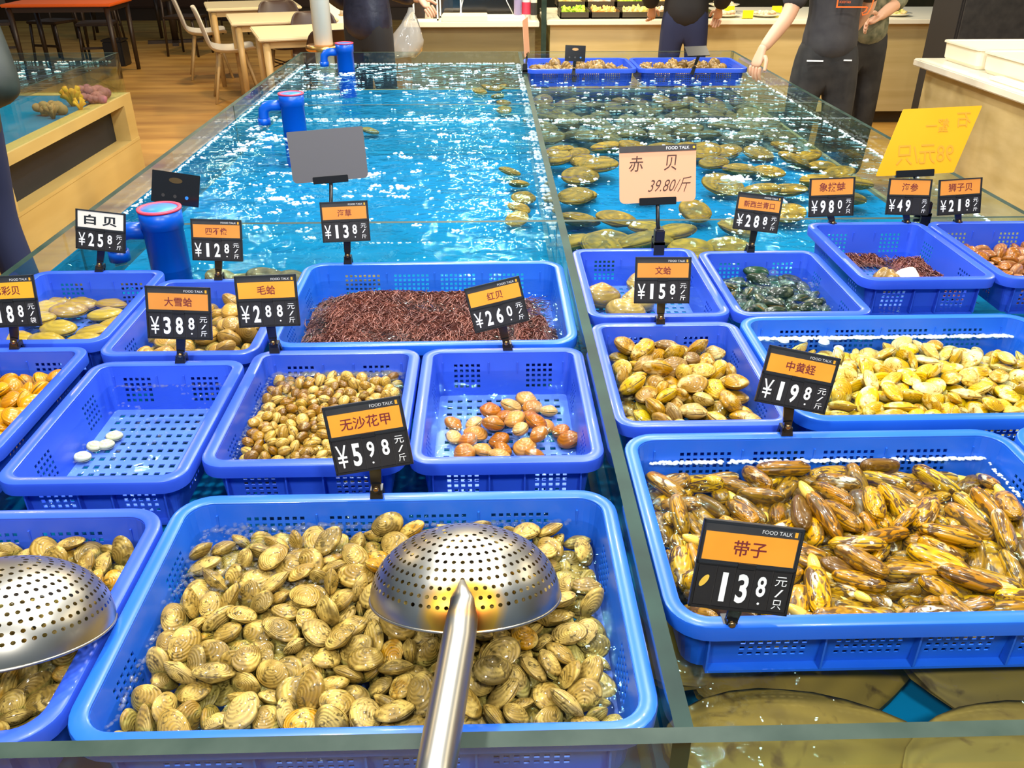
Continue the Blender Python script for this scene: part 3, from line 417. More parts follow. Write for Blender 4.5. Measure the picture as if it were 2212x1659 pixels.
98,57,-144,-1,73,96,203,663,235,22,33,40,98,298,1086,474,12,-1,-117,102,655,0,62,103,-32,-15,81,1963,77,13,-177,12,146,89,430,715,397,-23,53,1,108,1135,194,335,7,-23,-149,92,1318,979,432,32,23,112,93,619,905,556,-8,-45,-37,93,1103,2635,525,
43,-44,-124,108,1972,2979,330,159,8,118,107,1008,2135,495,21,-10,14,110,1637,2978,477,135,-37,4,102,96,1254,52,-5,14,-57,111,1500,80,204,40,6,104,82,697,477,433,-109,-45,127,92,1931,456,356,-24,-3,-22,105,493,364,351,-64,22,-31,94,451,2257,
499,-27,-13,52,100,0,1958,376,30,75,-148,85,1054,3007,497,-24,6,-18,108,44,2236,363,24,78,-88,93,60,519,60,37,-44,-165,86,1119,1769,539,82,-25,-60,89,1785,1909,464,-59,-38,14,84,588,1673,328,32,69,-47,94,1570,926,225,30,11,-100,116,1427,
2500,486,170,2,-130,78,869,1084,454,-127,49,127,91,71,3008,239,-7,-19,-78,100,1748,2477,288,5,63,-58,113,1933,1106,372,-6,-13,-42,104,894,1827,314,-30,-1,-52,102,2057,1955,453,74,-29,97,81,115,1653,228,9,-17,17,108,833,2799,312,92,37,19,106,
82,845,28,-14,-8,-156,94,615,1244,502,53,-39,-79,80,804,779,315,-54,37,-108,101,1956,2226,324,116,-40,-149,112,1594,253,10,-13,-8,109,81,275,1029,217,25,-6,103,86,276,1886,411,-23,-35,-35,80,1096,1226,269,-32,-47,-92,83,397,2540,297,-19,31,
19,88,860,1441,360,24,2,-162,100,1364,612,244,-19,37,-12,90,676,3092,399,40,-9,59,112,21,2660,239,-118,-33,-118,80,104,1983,58,6,14,-58,113,1993,734,233,-107,4,-34,87,431,3101,205,20,-10,114,93,952,455,160,-3,-18,-112,114,144,2423,92,52,4,9,
114,513,1921,254,27,-37,70,89,1305,3093,279,-166,-24,24,99,1296,473,24,-15,8,-62,87,1601,566,0,5,-12,170,77,831,2551,304,51,-58,-148,84,1932,1560,412,-108,-25,-167,102,1410,2703,276,19,-8,87,113,1732,830,10,2,12,155,83,1279,1441,274,85,-18,
141,113,1965,1019,81,34,-30,-177,100,1521,2180,358,-39,-1,-51,109,1930,448,53,9,12,31,109,269,3144,8,7,10,0,84,736,270,5,5,13,34,79,369,2197,218,19,-2,55,92,1585,3126,102,-23,-54,-8,105,1225,812,24,5,2,13,88,436,411,63,-32,-19,-138,99,1158,
899,252,-6,19,32,90,409,1372,260,134,-11,-169,109,1133,2365,306,27,14,-91,104,232,2787,35,2,13,-142,105,1935,1853,205,2,5,-28,101,2037,2729,84,128,65,117,89,1557,1677,332,9,-6,-170,97,497,809,54,-10,23,168,98,2000,1514,72,-126,35,102,93,
1268,1168,33,-14,6,36,98,824,1191,121,-18,15,-44,112,1945,3116,37,16,3,153,99,]),
'E2': ((0.5536, 1.2357, 0.7478), [
3580,48,239,-24,32,-153,106,615,284,195,58,7,-5,107,1949,0,137,-79,-43,-177,108,1435,317,336,-6,-8,-5,108,876,1168,288,155,50,-113,115,691,29,53,51,0,17,99,1207,841,336,-170,-42,56,113,2435,93,386,61,-20,59,105,1676,931,468,-165,-5,80,111,
4282,1071,401,93,14,171,96,296,670,91,155,-33,119,107,2312,13,98,72,-43,155,88,0,1358,76,-120,0,-91,112,1833,268,285,3,-21,48,97,2156,199,348,20,10,42,107,1072,1655,437,-36,1,-162,105,3843,2320,374,-23,-14,48,116,2245,1527,434,-1,-3,92,114,
2067,1017,320,46,2,157,117,4095,445,343,-134,9,-141,105,3790,926,387,171,-7,114,95,3400,1529,408,37,4,36,114,3288,477,441,-159,15,27,100,2764,22,219,130,14,-19,92,2855,192,411,84,-15,98,92,1149,57,43,8,-18,-17,98,2418,1126,407,-8,-1,173,103,
3905,54,61,151,3,0,113,769,839,237,-33,-14,-38,102,274,27,12,-13,-6,0,89,1533,114,27,5,-9,-115,105,3343,242,238,-46,-23,-157,99,1222,549,294,60,-11,22,91,1694,606,327,151,-4,-11,116,4515,1643,256,-60,-17,115,110,3009,1457,447,-27,9,81,104,
2260,607,393,98,-5,-78,96,3015,885,425,-12,1,-25,97,1459,1354,454,24,-27,86,97,338,1324,239,5,20,-86,89,3336,1061,424,20,-37,-63,108,570,2130,283,-95,49,109,104,4466,2205,458,10,4,68,101,2286,2704,319,-33,-20,18,103,3205,2688,375,34,1,80,
114,1876,1433,442,-21,-14,35,101,622,1464,348,4,7,-149,86,1669,2014,322,10,-51,115,108,3998,1582,402,7,-2,42,94,329,309,58,-164,26,13,95,1124,2857,157,-6,12,91,112,1004,76,194,21,-24,-73,84,13,801,5,-15,0,96,86,1385,2724,273,-61,-11,-127,
113,4197,294,208,-27,26,60,100,2839,1733,464,-74,-1,42,100,39,1760,153,170,13,-148,81,750,3215,160,70,3,-142,110,2174,2075,397,66,-15,-71,88,3594,375,362,-20,21,58,92,10,2241,66,-119,0,73,108,2689,666,466,150,-18,-108,89,2549,67,46,118,0,
-49,96,4393,2102,266,28,-8,159,102,645,1330,182,179,11,-176,89,3545,2740,270,54,-6,-115,114,3483,110,9,-9,-7,-174,87,3767,1805,374,9,5,-3,97,3247,1944,374,171,19,165,90,2883,28,10,6,-14,0,83,4354,890,243,10,21,136,94,259,1040,35,13,-2,-70,
113,2688,1376,322,32,-3,-93,109,1190,1439,293,-111,10,-162,107,2872,2918,322,-8,-3,-135,107,417,3195,16,176,9,-139,99,104,2679,50,55,-21,40,90,85,415,0,-16,0,25,79,3142,281,37,-15,0,96,112,4536,1265,342,-25,4,-28,112,2889,3253,262,-152,-23,
21,95,2679,2287,360,122,40,-85,85,325,2151,62,6,20,81,114,2977,2321,357,-15,-8,-35,89,3559,2377,341,46,-68,-74,98,4891,1314,380,-18,-29,153,92,2509,489,323,-31,2,71,99,2088,2967,201,7,-1,-114,103,3115,625,270,2,9,73,115,66,2937,26,15,-4,43,
100,633,724,79,-53,-23,-33,107,1365,2093,332,25,-12,65,102,1114,316,207,152,29,20,80,591,1681,219,7,-26,99,105,3920,615,256,-84,-22,-156,97,4422,2433,293,-56,18,-136,103,4682,1859,306,32,-46,-30,89,2597,2591,313,68,57,114,79,643,2582,172,
176,0,114,96,2023,1949,252,109,33,-29,107,3462,3045,338,4,-1,-120,91,4310,61,62,61,0,136,100,4692,2225,306,-172,-17,-37,86,1329,286,75,12,-47,-32,86,603,1078,24,15,0,-46,102,808,2906,185,152,-10,-113,85,2804,522,259,-25,-36,-113,96,436,2718,
2,-11,6,150,87,1861,2292,282,21,13,-24,117,2716,1964,307,17,25,-149,93,5057,1749,264,-9,20,67,113,317,1451,68,-40,-19,136,105,273,2503,21,-30,13,-169,78,836,2008,213,33,-1,68,98,1667,1123,239,-11,27,19,106,4163,1600,197,10,-5,169,102,1922,
291,32,-11,-5,-137,113,5107,2596,109,-152,-43,115,111,2441,2333,283,-10,3,-80,105,933,550,170,-131,-21,-126,86,2934,255,185,4,-40,-3,102,3675,1208,343,-35,-35,-166,94,3228,3048,233,-38,23,-67,104,1611,410,154,0,6,82,94,2557,1696,325,-60,40,
10,80,1865,2621,207,13,11,-35,110,3073,1350,255,-1,15,87,106,2407,820,258,17,-29,24,100,1817,1740,278,-72,4,5,104,2077,523,280,-16,8,-94,84,1304,1209,217,12,-13,-148,111,3568,702,309,7,10,2,92,4623,827,170,-26,-13,89,92,2582,2966,220,32,-13,
99,114,1047,1845,317,35,6,-6,95,3956,2708,233,-43,-6,126,107,4384,3034,160,152,1,-131,81,1939,3129,56,-121,0,59,99,3448,981,219,-33,10,30,109,4377,580,212,-7,-23,144,83,1108,481,22,-16,0,-133,98,3741,1520,235,-96,-9,-62,97,403,1752,39,-10,
-7,178,111,932,2462,103,-76,15,44,85,57,1884,9,-14,0,-153,90,3908,1012,206,5,19,-180,107,4054,2251,205,-4,-1,69,109,1262,2592,30,5,-10,-109,107,1977,1310,274,25,-26,4,82,3978,401,29,14,5,29,102,1435,1722,225,-142,14,-99,91,4375,2569,96,-55,
-23,-174,119,4859,1443,230,-45,-39,150,86,1006,3216,43,-57,0,53,90,698,2948,18,-5,10,14,92,934,884,55,163,32,137,88,1291,3197,21,-5,-10,41,98,4704,1183,125,9,-11,173,90,2825,1292,150,113,27,77,83,2901,2629,224,26,10,-175,103,3271,2349,242,
-16,-24,-71,102,4616,2977,56,-62,0,56,104,1547,2525,197,-46,-45,-169,79,2794,808,274,139,0,177,81,1283,2242,168,-42,18,-81,96,1690,1464,230,38,11,25,106,3995,1295,279,-174,-30,-120,85,4967,3141,12,-13,0,-120,96,1681,3235,14,12,-5,-154,94,
3756,311,192,-27,9,108,94,5079,1233,92,-22,40,53,106,902,1595,222,6,-28,-105,91,1106,2017,231,-1,40,-84,79,1417,937,182,-20,0,-7,85,2208,2441,193,-176,29,-2,83,2930,982,202,37,-4,-5,105,695,2042,21,11,-7,-155,98,1133,1148,27,12,-5,175,104,
4265,621,58,24,40,-36,83,2134,238,154,-22,-17,172,78,3851,3265,69,118,-5,3,104,2383,1910,321,31,-3,-143,91,829,2689,17,-167,-6,19,94,3479,1995,261,154,1,88,107,3397,560,153,5,-6,-129,93,4857,2057,191,20,4,-119,99,2624,314,179,-9,8,-104,86,
4483,351,30,-4,-10,-107,105,4211,1191,188,60,-20,22,82,3442,407,7,12,6,147,84,4755,2512,202,-167,-4,-53,98,2285,464,83,-42,-19,113,113,1423,605,81,-21,36,-76,100,5130,2159,55,32,17,99,98,2862,1710,227,-15,17,120,93,3225,1690,289,5,-1,-156,
89,1555,2238,175,-165,5,117,86,3374,1707,85,-19,35,106,107,4684,479,175,21,30,-42,83,2284,3147,29,11,5,-115,112,4365,3178,11,-176,-9,101,94,4224,1909,149,-20,-4,-177,96,2373,1120,16,13,-2,37,100,4822,2756,38,5,11,-147,111,2715,3214,29,168,6,
-23,105,2031,1260,52,112,3,126,90,3445,1326,197,-7,-7,12,107,2133,1547,232,-8,13,-110,94,2875,631,13,-15,2,101,88,1054,2210,34,7,-10,-82,108,694,458,21,15,-2,172,97,4843,1682,97,39,-36,177,105,3020,2145,201,-22,9,-15,107,1706,757,84,-13,-30,
81,106,2430,2707,77,39,15,98,111,2336,1296,232,-5,22,-159,91,3028,2562,35,-4,10,93,115,4544,1860,32,-12,-7,79,107,4070,888,42,-15,-1,56,114,3727,615,63,-28,18,-113,103,1288,1492,30,-12,6,45,105,1943,967,17,-13,-4,0,96,2600,439,14,15,2,-46,
91,1611,1585,53,-58,22,-101,91,829,1426,32,-4,10,179,109,2265,2100,182,-6,14,-74,83,2698,1622,60,-60,0,-35,102,3068,2982,63,-11,20,-21,111,3831,2247,70,-10,51,16,82,5065,943,59,-52,0,-38,102,3742,2546,166,17,2,114,84,1620,2814,32,14,0,-96,
110,5128,1552,77,-29,-47,-143,91,1940,615,145,-3,-3,61,81,]),
'B2': ((-0.4081, 1.1254, 0.7453), [
2093,1132,374,-25,-35,177,117,2086,603,287,-68,-18,135,118,2270,849,315,-30,-1,130,111,196,364,280,-92,-30,10,103,688,32,269,86,-60,53,102,1820,214,250,31,26,22,104,1860,40,159,-24,-3,-28,111,813,44,127,-24,24,-119,107,1022,34,186,-158,-16,
27,108,1279,907,337,39,-21,-179,113,1053,63,24,-16,3,-138,115,2223,340,292,-18,0,-23,111,703,473,302,-170,41,133,110,1553,664,383,160,0,-122,97,1598,1016,441,-7,21,93,112,2291,1427,385,70,-44,-126,106,613,868,398,-77,27,-96,113,64,228,164,
-20,-17,26,114,318,7,225,-88,-10,-167,90,857,1293,390,7,-22,102,113,1122,171,304,153,-53,-90,116,1377,26,178,-34,14,-20,97,171,42,162,34,32,37,101,1528,2668,335,-88,27,-46,115,1093,386,333,7,2,-146,104,917,1084,378,14,-5,2,99,1453,56,23,14,
-8,-32,115,2276,1269,282,56,-2,-135,113,903,912,283,-105,-4,-129,106,1385,2859,373,61,5,-24,111,175,927,294,-39,12,167,104,657,598,376,72,-1,-155,98,903,139,270,125,-3,-142,89,1476,117,275,19,20,-162,90,32,1272,360,-25,-9,-116,99,1873,558,
308,-20,24,-5,107,2181,189,190,23,14,-172,108,2311,21,27,-30,57,-94,87,1638,2971,282,-42,-16,123,115,49,772,292,45,1,142,101,1801,25,8,22,0,0,91,1426,558,258,-27,24,-125,106,524,28,191,126,32,-31,98,412,828,362,-168,32,-141,102,305,2590,278,
-10,-27,105,97,2316,296,112,-73,-35,90,98,2035,1814,400,32,17,-140,111,1940,384,238,60,-27,24,102,2103,2783,297,-87,-43,-126,112,1962,800,335,-54,-48,-83,113,1192,0,266,86,6,14,81,1254,49,32,59,12,-119,99,589,1734,360,-19,-21,-162,97,901,
2732,358,-139,47,-117,103,1652,18,115,-38,-16,28,89,1254,1041,421,32,2,163,98,2002,50,34,65,0,-56,110,1572,17,224,39,27,-157,88,1646,172,205,157,-63,152,95,1575,458,244,132,34,-151,94,1088,644,300,-32,-7,7,99,920,1571,317,13,-46,-86,115,207,
1515,339,149,13,146,98,1941,1005,383,-105,36,100,108,1176,1335,382,17,9,-58,96,2181,20,139,36,18,-159,90,1443,2014,338,-16,33,-132,99,833,632,278,43,46,-126,101,408,423,233,-46,-29,-108,101,41,2226,254,150,-81,93,115,1678,632,262,-80,21,
-154,102,1310,1788,310,-46,-8,4,110,2183,2168,352,73,62,130,104,2311,2128,234,-78,-49,70,111,57,3073,187,22,-42,8,114,115,14,23,-26,-52,158,83,1357,211,250,-92,-12,-148,96,231,2142,301,32,24,-173,106,1997,1546,376,-158,-19,-34,98,704,1936,
318,-68,-54,-45,113,518,519,278,-1,-57,-137,91,1700,1327,365,-164,-54,7,102,1778,2465,404,-69,10,-11,95,2297,2483,219,-17,-56,137,98,2047,32,205,128,-9,67,85,1700,1897,336,138,57,-90,98,1924,2849,270,-56,-7,-161,105,691,2162,308,116,-9,144,
110,752,991,346,108,40,-49,104,1996,222,187,85,57,-103,98,1634,898,313,-101,-2,126,101,511,2786,277,-113,7,-65,109,1774,1076,364,-104,-4,-134,96,2203,3061,244,-61,-7,39,113,338,1573,265,-59,11,113,111,909,352,274,8,0,-41,90,1102,2278,311,
-73,30,173,105,245,561,256,31,-57,-103,105,1781,2159,355,-28,-64,-39,96,1112,1619,359,-62,9,101,113,141,1910,297,179,8,51,106,1532,2246,361,-118,15,-13,87,2279,2951,138,-62,2,34,111,415,2058,288,29,0,-165,96,1255,1978,338,34,-12,-62,103,187,
1284,272,10,20,-150,103,1072,2988,305,-50,-34,55,114,706,2685,265,-71,52,12,116,1526,1857,279,-29,20,-9,95,811,2538,282,-15,10,-150,87,432,238,224,-23,-41,-72,95,1281,1619,276,-47,-19,-21,110,1434,1003,364,-3,5,136,84,378,112,106,3,-17,36,
111,1181,2618,297,0,-27,78,88,1326,370,280,-20,-9,53,95,686,1187,377,36,-6,126,94,1084,2778,288,-112,0,-158,109,1092,2112,325,21,-26,-155,99,1765,1635,342,164,-3,-116,92,180,2326,290,-96,-77,-22,110,62,1095,257,5,17,34,106,305,1056,348,3,-7,
30,81,2168,1989,303,43,18,117,110,1162,821,264,13,37,94,98,509,2449,264,-33,21,-111,89,1864,1288,362,-90,-5,92,92,490,1481,268,60,55,12,80,1778,969,235,-28,15,-35,95,1119,1118,314,-20,8,20,95,621,312,239,177,0,22,94,481,645,363,0,-42,-72,92,
777,1699,322,115,80,6,90,956,1761,307,60,-28,6,106,2064,962,227,75,-18,90,111,885,2018,281,3,-36,-58,110,270,252,165,-29,-20,-77,92,270,3066,185,16,14,-52,98,378,1215,309,65,1,107,97,594,150,272,54,36,-170,89,490,105,0,-5,13,148,87,745,810,
298,107,53,114,86,1329,2727,270,39,-7,158,108,229,746,253,-76,-25,62,93,57,650,182,-60,-4,-31,110,1446,1180,351,-8,-33,153,103,1528,1351,303,-67,-63,-147,104,1989,2231,269,-8,-1,-164,113,2175,2594,225,46,-33,48,103,1338,755,250,-118,29,35,
82,1727,479,186,19,-48,-19,100,2274,1867,190,-19,27,-167,108,594,1610,256,-5,-23,-171,85,677,69,7,9,13,166,89,54,2588,243,-34,15,-40,110,1870,2333,341,-54,1,67,88,222,1736,307,54,-57,125,90,2030,2476,273,27,-34,-161,85,420,1733,280,-62,-7,
-177,77,1523,1523,349,-42,31,-47,82,1914,2053,315,-50,-14,-40,98,40,149,10,166,-8,-119,98,670,2372,270,-90,28,46,109,2321,790,106,86,-12,76,91,133,2907,178,76,26,177,102,982,2619,244,-39,-22,-17,100,916,2415,238,1,-36,-47,103,2116,1615,312,
-92,29,-121,77,338,1864,248,-167,14,-111,98,1297,2185,314,11,-34,-20,96,2242,483,166,-129,-42,-1,114,1838,758,233,36,-10,139,112,1610,2111,285,48,-9,166,102,409,674,209,23,-22,147,108,1157,527,238,-25,-19,28,85,2319,967,211,-101,40,-105,96,
1127,1843,315,-88,25,60,86,2058,1332,331,-114,12,135,105,44,1449,256,-9,31,-55,109,2189,142,25,17,-4,13,112,1072,1008,222,-1,-21,-82,98,1539,286,208,43,-45,108,92,470,3015,225,-4,42,150,102,2159,753,185,-2,-9,-68,110,812,2261,265,173,26,143,
88,1315,2401,266,-136,7,48,92,1107,2438,255,-26,-34,92,104,2305,621,151,-90,65,151,92,325,2881,189,38,10,57,89,815,262,173,33,0,160,110,1024,1284,288,21,33,152,96,1752,1989,208,151,20,-138,101,2107,356,161,-7,-29,-44,83,1203,128,149,33,-6,
-98,98,626,3085,174,132,-44,-45,96,1675,330,210,-104,-48,105,81,2122,1773,254,2,-27,49,106,56,1649,237,-133,36,-172,113,1196,695,163,1,22,134,110,1822,1460,291,-50,-1,-125,106,791,3081,249,-57,54,120,93,1217,2921,266,7,-31,57,84,484,1357,
177,-37,48,67,113,1158,356,200,22,-13,-73,92,1032,1452,282,-33,-7,16,84,77,444,166,-104,-11,30,99,182,2481,287,110,68,-110,80,1456,2534,236,146,-44,156,82,2272,1582,14,-13,8,158,104,770,452,147,63,-6,-45,94,2297,1965,40,-61,26,-90,112,2320,
1760,41,46,69,51,91,1852,2576,293,-21,12,-75,92,420,2500,172,23,6,70,92,954,513,226,-103,10,-164,100,463,2285,176,51,69,-163,87,295,449,136,6,27,14,101,1752,3066,151,-35,9,33,112,1001,828,235,12,-46,-49,81,1484,1696,253,1,-54,-115,110,1430,
1477,262,10,27,1,96,979,2201,213,19,41,72,94,1653,1483,291,-136,84,-153,86,2159,1431,244,93,63,132,92,705,2857,257,-135,28,-140,91,2311,1143,173,37,-62,-23,88,1678,2261,230,121,24,-166,112,1984,2651,194,-21,8,-71,113,1321,2598,194,56,-37,
-159,90,1924,1695,264,2,3,-84,103,2306,2371,17,60,26,49,85,2038,495,156,-21,-23,178,81,1836,2254,137,18,-32,4,90,2297,1604,265,-30,5,-90,106,2312,2766,48,-106,-31,90,107,2295,2191,50,-8,39,-54,104,2281,1315,112,-5,15,19,97,45,1812,178,43,23,
-6,93,882,2919,299,72,1,48,93,2311,1110,11,65,0,115,85,1423,360,154,19,-34,98,93,2307,2577,86,-152,54,-87,96,1727,2430,246,56,14,-153,93,1342,1275,260,-142,27,38,114,1232,1453,251,-33,-32,-53,110,216,182,37,-22,36,-43,102,371,2715,182,28,-7,
-118,92,983,680,168,-1,34,-11,101,1682,2574,244,-79,68,155,86,238,2414,150,-18,23,-131,87,1401,2971,264,-34,0,149,109,2285,435,5,-14,7,156,92,1638,170,22,14,8,-28,112,875,171,22,-15,8,-142,109,516,1008,309,8,2,83,93,966,1149,245,79,51,-2,83,
177,2731,188,175,27,155,110,279,2562,95,-17,-21,116,102,202,1520,149,73,-3,113,116,612,197,109,17,-4,-99,115,322,2136,151,-88,5,27,100,774,1431,283,-11,6,-14,112,443,1594,153,11,30,-161,100,1626,1142,294,-29,-73,79,90,974,373,165,-4,29,175,
87,794,1130,256,9,46,-126,87,1536,1988,180,124,7,-166,104,1523,750,272,6,12,-33,97,522,2174,136,-86,28,30,90,798,2561,135,69,-9,-22,85,1623,2694,180,-22,-45,122,81,550,1760,190,4,57,-130,107,1733,1204,214,41,-37,-26,113,518,839,242,-4,0,
-145,95,185,2201,128,-60,2,40,82,1795,1792,192,71,1,70,110,669,1298,253,-85,8,-34,91,868,1030,120,5,34,-147,109,2037,1205,144,-28,7,116,87,797,1982,113,-64,22,-60,111,1991,1889,229,60,-42,46,111,1773,676,108,-17,13,144,88,281,1134,232,115,
-38,150,84,1484,930,229,15,-29,108,96,1507,2387,275,7,17,33,111,60,2057,188,59,40,-179,105,621,675,219,28,-38,88,114,610,2542,183,41,-35,-1,107,2183,2351,243,29,10,145,111,1864,206,29,54,0,-139,99,524,1181,244,-60,-9,-106,80,1779,288,107,
160,-21,18,94,580,445,145,55,-8,-134,98,332,2313,176,81,-10,-127,85,594,2066,215,-168,23,-25,82,1544,2820,246,90,-30,-6,87,1678,2848,127,14,1,-119,108,2280,3092,28,59,-26,-2,97,0,700,24,-101,15,97,80,1239,1017,170,-49,10,-64,95,1920,2037,
148,18,-26,-10,100,366,938,238,35,-11,83,97,1999,1522,216,-51,-47,-37,88,69,1609,24,17,2,25,112,204,409,18,-15,1,-34,113,417,281,38,58,0,-1,109,563,2377,128,-70,-5,133,85,1053,232,114,-29,19,49,104,1915,2429,185,-6,26,49,107,809,791,149,-33,
3,32,112,52,1042,105,-10,3,90,112,27,530,24,148,-55,-29,86,522,591,71,84,9,18,84,307,1381,190,-19,-60,141,80,18,1260,141,-170,76,-168,103,2167,1096,135,-41,28,78,85,1950,1201,254,-23,-2,66,107,1654,1689,235,90,-36,-70,86,2148,1250,20,-5,13,
8,110,2197,787,4,-2,14,-15,85,2221,952,52,150,-51,-109,113,1214,213,2,14,-9,27,84,4,2911,29,-64,-64,81,79,2252,1487,130,29,11,-117,82,1570,1722,41,-91,-70,4,90,709,283,0,13,-8,-21,88,207,1948,150,0,-8,-94,105,911,1511,152,-44,-10,21,106,505,
2703,115,-26,0,69,93,1883,1136,102,-16,19,-95,90,617,1883,131,173,35,-133,94,1428,2740,112,2,-20,-24,116,541,1012,169,12,-3,54,99,1393,640,146,128,-43,173,90,1419,1031,151,62,-7,52,94,1404,2502,73,-61,-35,-6,97,1641,791,172,-33,-5,133,92,
377,1781,127,-28,22,94,86,1248,2121,168,39,13,-16,81,1778,1582,197,30,8,41,93,785,1628,152,83,-51,-131,99,711,960,183,-21,6,-116,96,1326,856,153,62,-11,58,88,2033,258,17,-61,0,78,87,2165,338,24,60,27,-72,93,1948,1397,189,-35,-34,-63,85,1154,
2669,166,-172,-4,63,104,1934,1020,190,23,71,13,83,1524,1219,183,16,17,30,94,1473,775,145,-27,-1,-43,81,1273,500,147,1,-25,-69,97,1145,1777,174,-14,42,74,111,1300,1949,184,-4,28,-136,114,44,2754,31,119,26,46,102,263,709,105,2,24,143,94,1301,
275,110,-46,17,-52,90,628,1514,155,24,-48,-78,93,1868,505,148,43,18,-80,94,982,2087,141,-4,-44,-87,78,]),
'B0': ((-0.9639, 1.1665, 0.7481), [
1470,1084,456,36,-5,114,111,1473,313,259,-167,18,63,102,1471,1722,349,-113,0,49,101,1431,54,126,-175,21,114,114,246,2638,296,46,-23,100,110,684,1591,339,-35,44,93,101,1521,1208,89,-29,70,-90,83,1025,824,309,179,-24,70,84,1323,978,246,-7,46,
79,114,1007,1907,307,155,8,115,116,1435,566,357,153,-14,-17,95,1457,770,95,3,-43,-164,108,632,2277,341,11,-19,-31,96,0,2768,410,24,-57,-32,112,729,2541,228,11,-44,137,107,326,2213,235,71,-18,88,100,1512,2578,204,-150,13,65,83,1481,1748,60,
44,-2,102,104,1479,1419,292,-161,-41,-175,94,1216,0,329,-22,-10,3,108,912,1511,254,11,-6,-113,97,1322,2913,270,15,17,-122,82,1460,2133,25,-1,-11,115,101,1450,469,45,-11,27,-8,96,1481,2064,262,32,16,-89,107,1291,2342,266,-12,-54,-12,104,781,
933,343,42,-3,-90,104,552,2077,117,159,76,-95,96,1093,2909,128,178,-60,-180,110,1454,2424,31,40,18,-3,83,1046,511,143,54,27,-77,88,1288,1849,332,-110,-41,91,92,813,2914,119,-17,-59,-122,111,1156,1262,281,2,-29,4,115,534,2755,234,106,-46,13,
97,443,1800,262,35,-44,171,103,1435,2908,67,-47,-21,-45,106,37,2361,330,16,-20,134,107,1010,2441,187,-144,51,-105,94,530,1432,214,33,-14,163,94,65,2057,448,-3,-13,-159,110,1181,2623,184,144,-2,151,89,935,436,342,-157,8,94,87,786,1204,218,
-12,-9,154,83,763,2238,194,-14,24,163,80,1406,1409,78,16,44,30,99,1084,2181,248,-90,51,144,84,1062,156,161,-8,-24,127,92,772,1840,80,65,0,153,113,975,1043,90,-8,-39,-54,108,868,757,26,5,-11,-16,104,103,2897,189,-16,-19,66,94,1195,902,30,
-125,0,-164,84,959,226,6,-7,10,-89,85,226,1608,254,-33,-21,-91,107,1216,307,1,12,-7,87,83,739,1536,30,5,-11,7,107,655,1046,0,-6,-10,-39,82,1219,645,10,13,6,47,90,1232,1194,5,14,4,72,85,903,2108,20,-14,0,153,104,1311,2655,15,6,-10,-1,98,454,
2411,66,-59,5,106,107,774,662,199,-9,6,166,87,1181,2286,4,-14,-2,-79,88,705,473,18,6,-10,-17,100,137,2947,2,-14,3,-153,82,1215,1976,109,-2,-4,-75,91,]),
'C1': ((-0.7007, 1.5097, 0.7522), [
1877,0,103,-77,0,-177,114,633,78,358,-66,40,-93,102,1933,1140,402,93,-43,173,100,57,8,134,43,-5,24,88,316,76,327,-55,42,-52,106,1114,1048,376,8,-8,-101,112,953,65,89,-32,-51,-130,107,1421,143,32,16,-2,81,114,819,494,325,-65,1,-138,87,1213,
32,268,137,-51,79,88,1609,957,364,121,-8,-27,109,347,983,245,173,19,7,115,1823,2057,411,-13,17,164,102,1394,2088,476,170,1,-97,104,2031,677,127,-75,40,-76,100,1502,171,321,33,-6,143,95,118,1729,238,19,32,-35,115,712,1204,368,-29,49,-179,105,
1708,383,446,4,42,140,93,1576,1436,465,12,-12,110,100,591,165,28,11,-8,118,113,706,2468,251,18,53,-150,102,449,2075,222,22,-56,-54,113,1932,314,241,14,-10,-177,88,1199,2854,363,139,37,-14,110,1916,1651,313,171,9,60,114,177,2330,303,114,67,
171,87,1940,2407,288,-174,35,-173,108,8,1268,304,-31,0,91,88,390,1427,287,135,-43,91,88,0,545,226,-87,-3,-121,83,44,2872,257,176,-56,-86,98,2026,2854,24,-122,-25,105,85,326,2632,268,-161,-4,-87,92,1961,2053,75,-22,-42,-150,103,1892,1324,82,
-92,0,-163,109,1115,2046,235,-39,-12,17,96,746,804,246,-1,21,-65,95,1095,437,125,126,53,-118,98,1392,1703,312,-23,-9,-127,105,1041,2322,295,10,-42,-106,90,1992,1020,51,94,-19,147,83,1690,608,185,-8,8,-111,99,1411,522,274,-5,-52,27,81,782,
1509,280,35,15,-76,93,808,2221,51,-59,0,15,105,997,1102,65,26,-15,149,117,1288,857,199,13,2,-96,81,100,298,16,-17,0,163,101,391,468,247,177,23,-121,96,1469,2877,69,-148,-54,-10,94,1855,1663,17,5,12,9,103,1017,1539,105,-149,-52,-6,116,40,
2575,77,153,48,-31,103,25,897,48,-124,-26,-108,97,693,2909,92,-28,-82,-180,87,778,504,28,17,-34,-155,83,1243,2545,319,65,27,163,85,1829,316,7,-15,-3,-138,96,1763,2863,20,53,25,107,80,352,2828,20,-5,-12,138,104,1073,2854,75,-28,-40,-91,103,
1507,2277,217,0,-9,80,110,1436,1310,217,4,-3,13,100,61,1294,52,-16,33,-168,97,823,1882,0,5,-12,35,94,1691,2494,12,-3,-12,132,98,1492,1023,15,12,8,-154,105,71,2158,55,13,-29,-166,101,]),
'D2': ((0.5492, 1.6565, 0.7475), [
1383,185,209,-17,15,-106,114,1190,1622,256,101,9,176,112,1890,21,238,8,-4,180,106,414,98,79,-157,26,-58,98,962,2588,220,-86,-9,144,109,719,505,318,160,2,-172,99,1056,0,25,-161,0,-1,99,758,129,184,-1,-5,-166,107,1569,1488,183,151,-12,9,100,
989,2935,278,113,-10,179,113,1691,2563,107,26,34,-7,108,1031,6,251,-4,5,-160,83,817,936,316,2,-10,-55,108,177,2053,222,19,-26,-169,109,1653,1,61,43,27,20,87,1625,926,217,-99,0,28,98,502,1815,220,54,-7,-116,113,48,751,64,-153,31,-59,85,439,
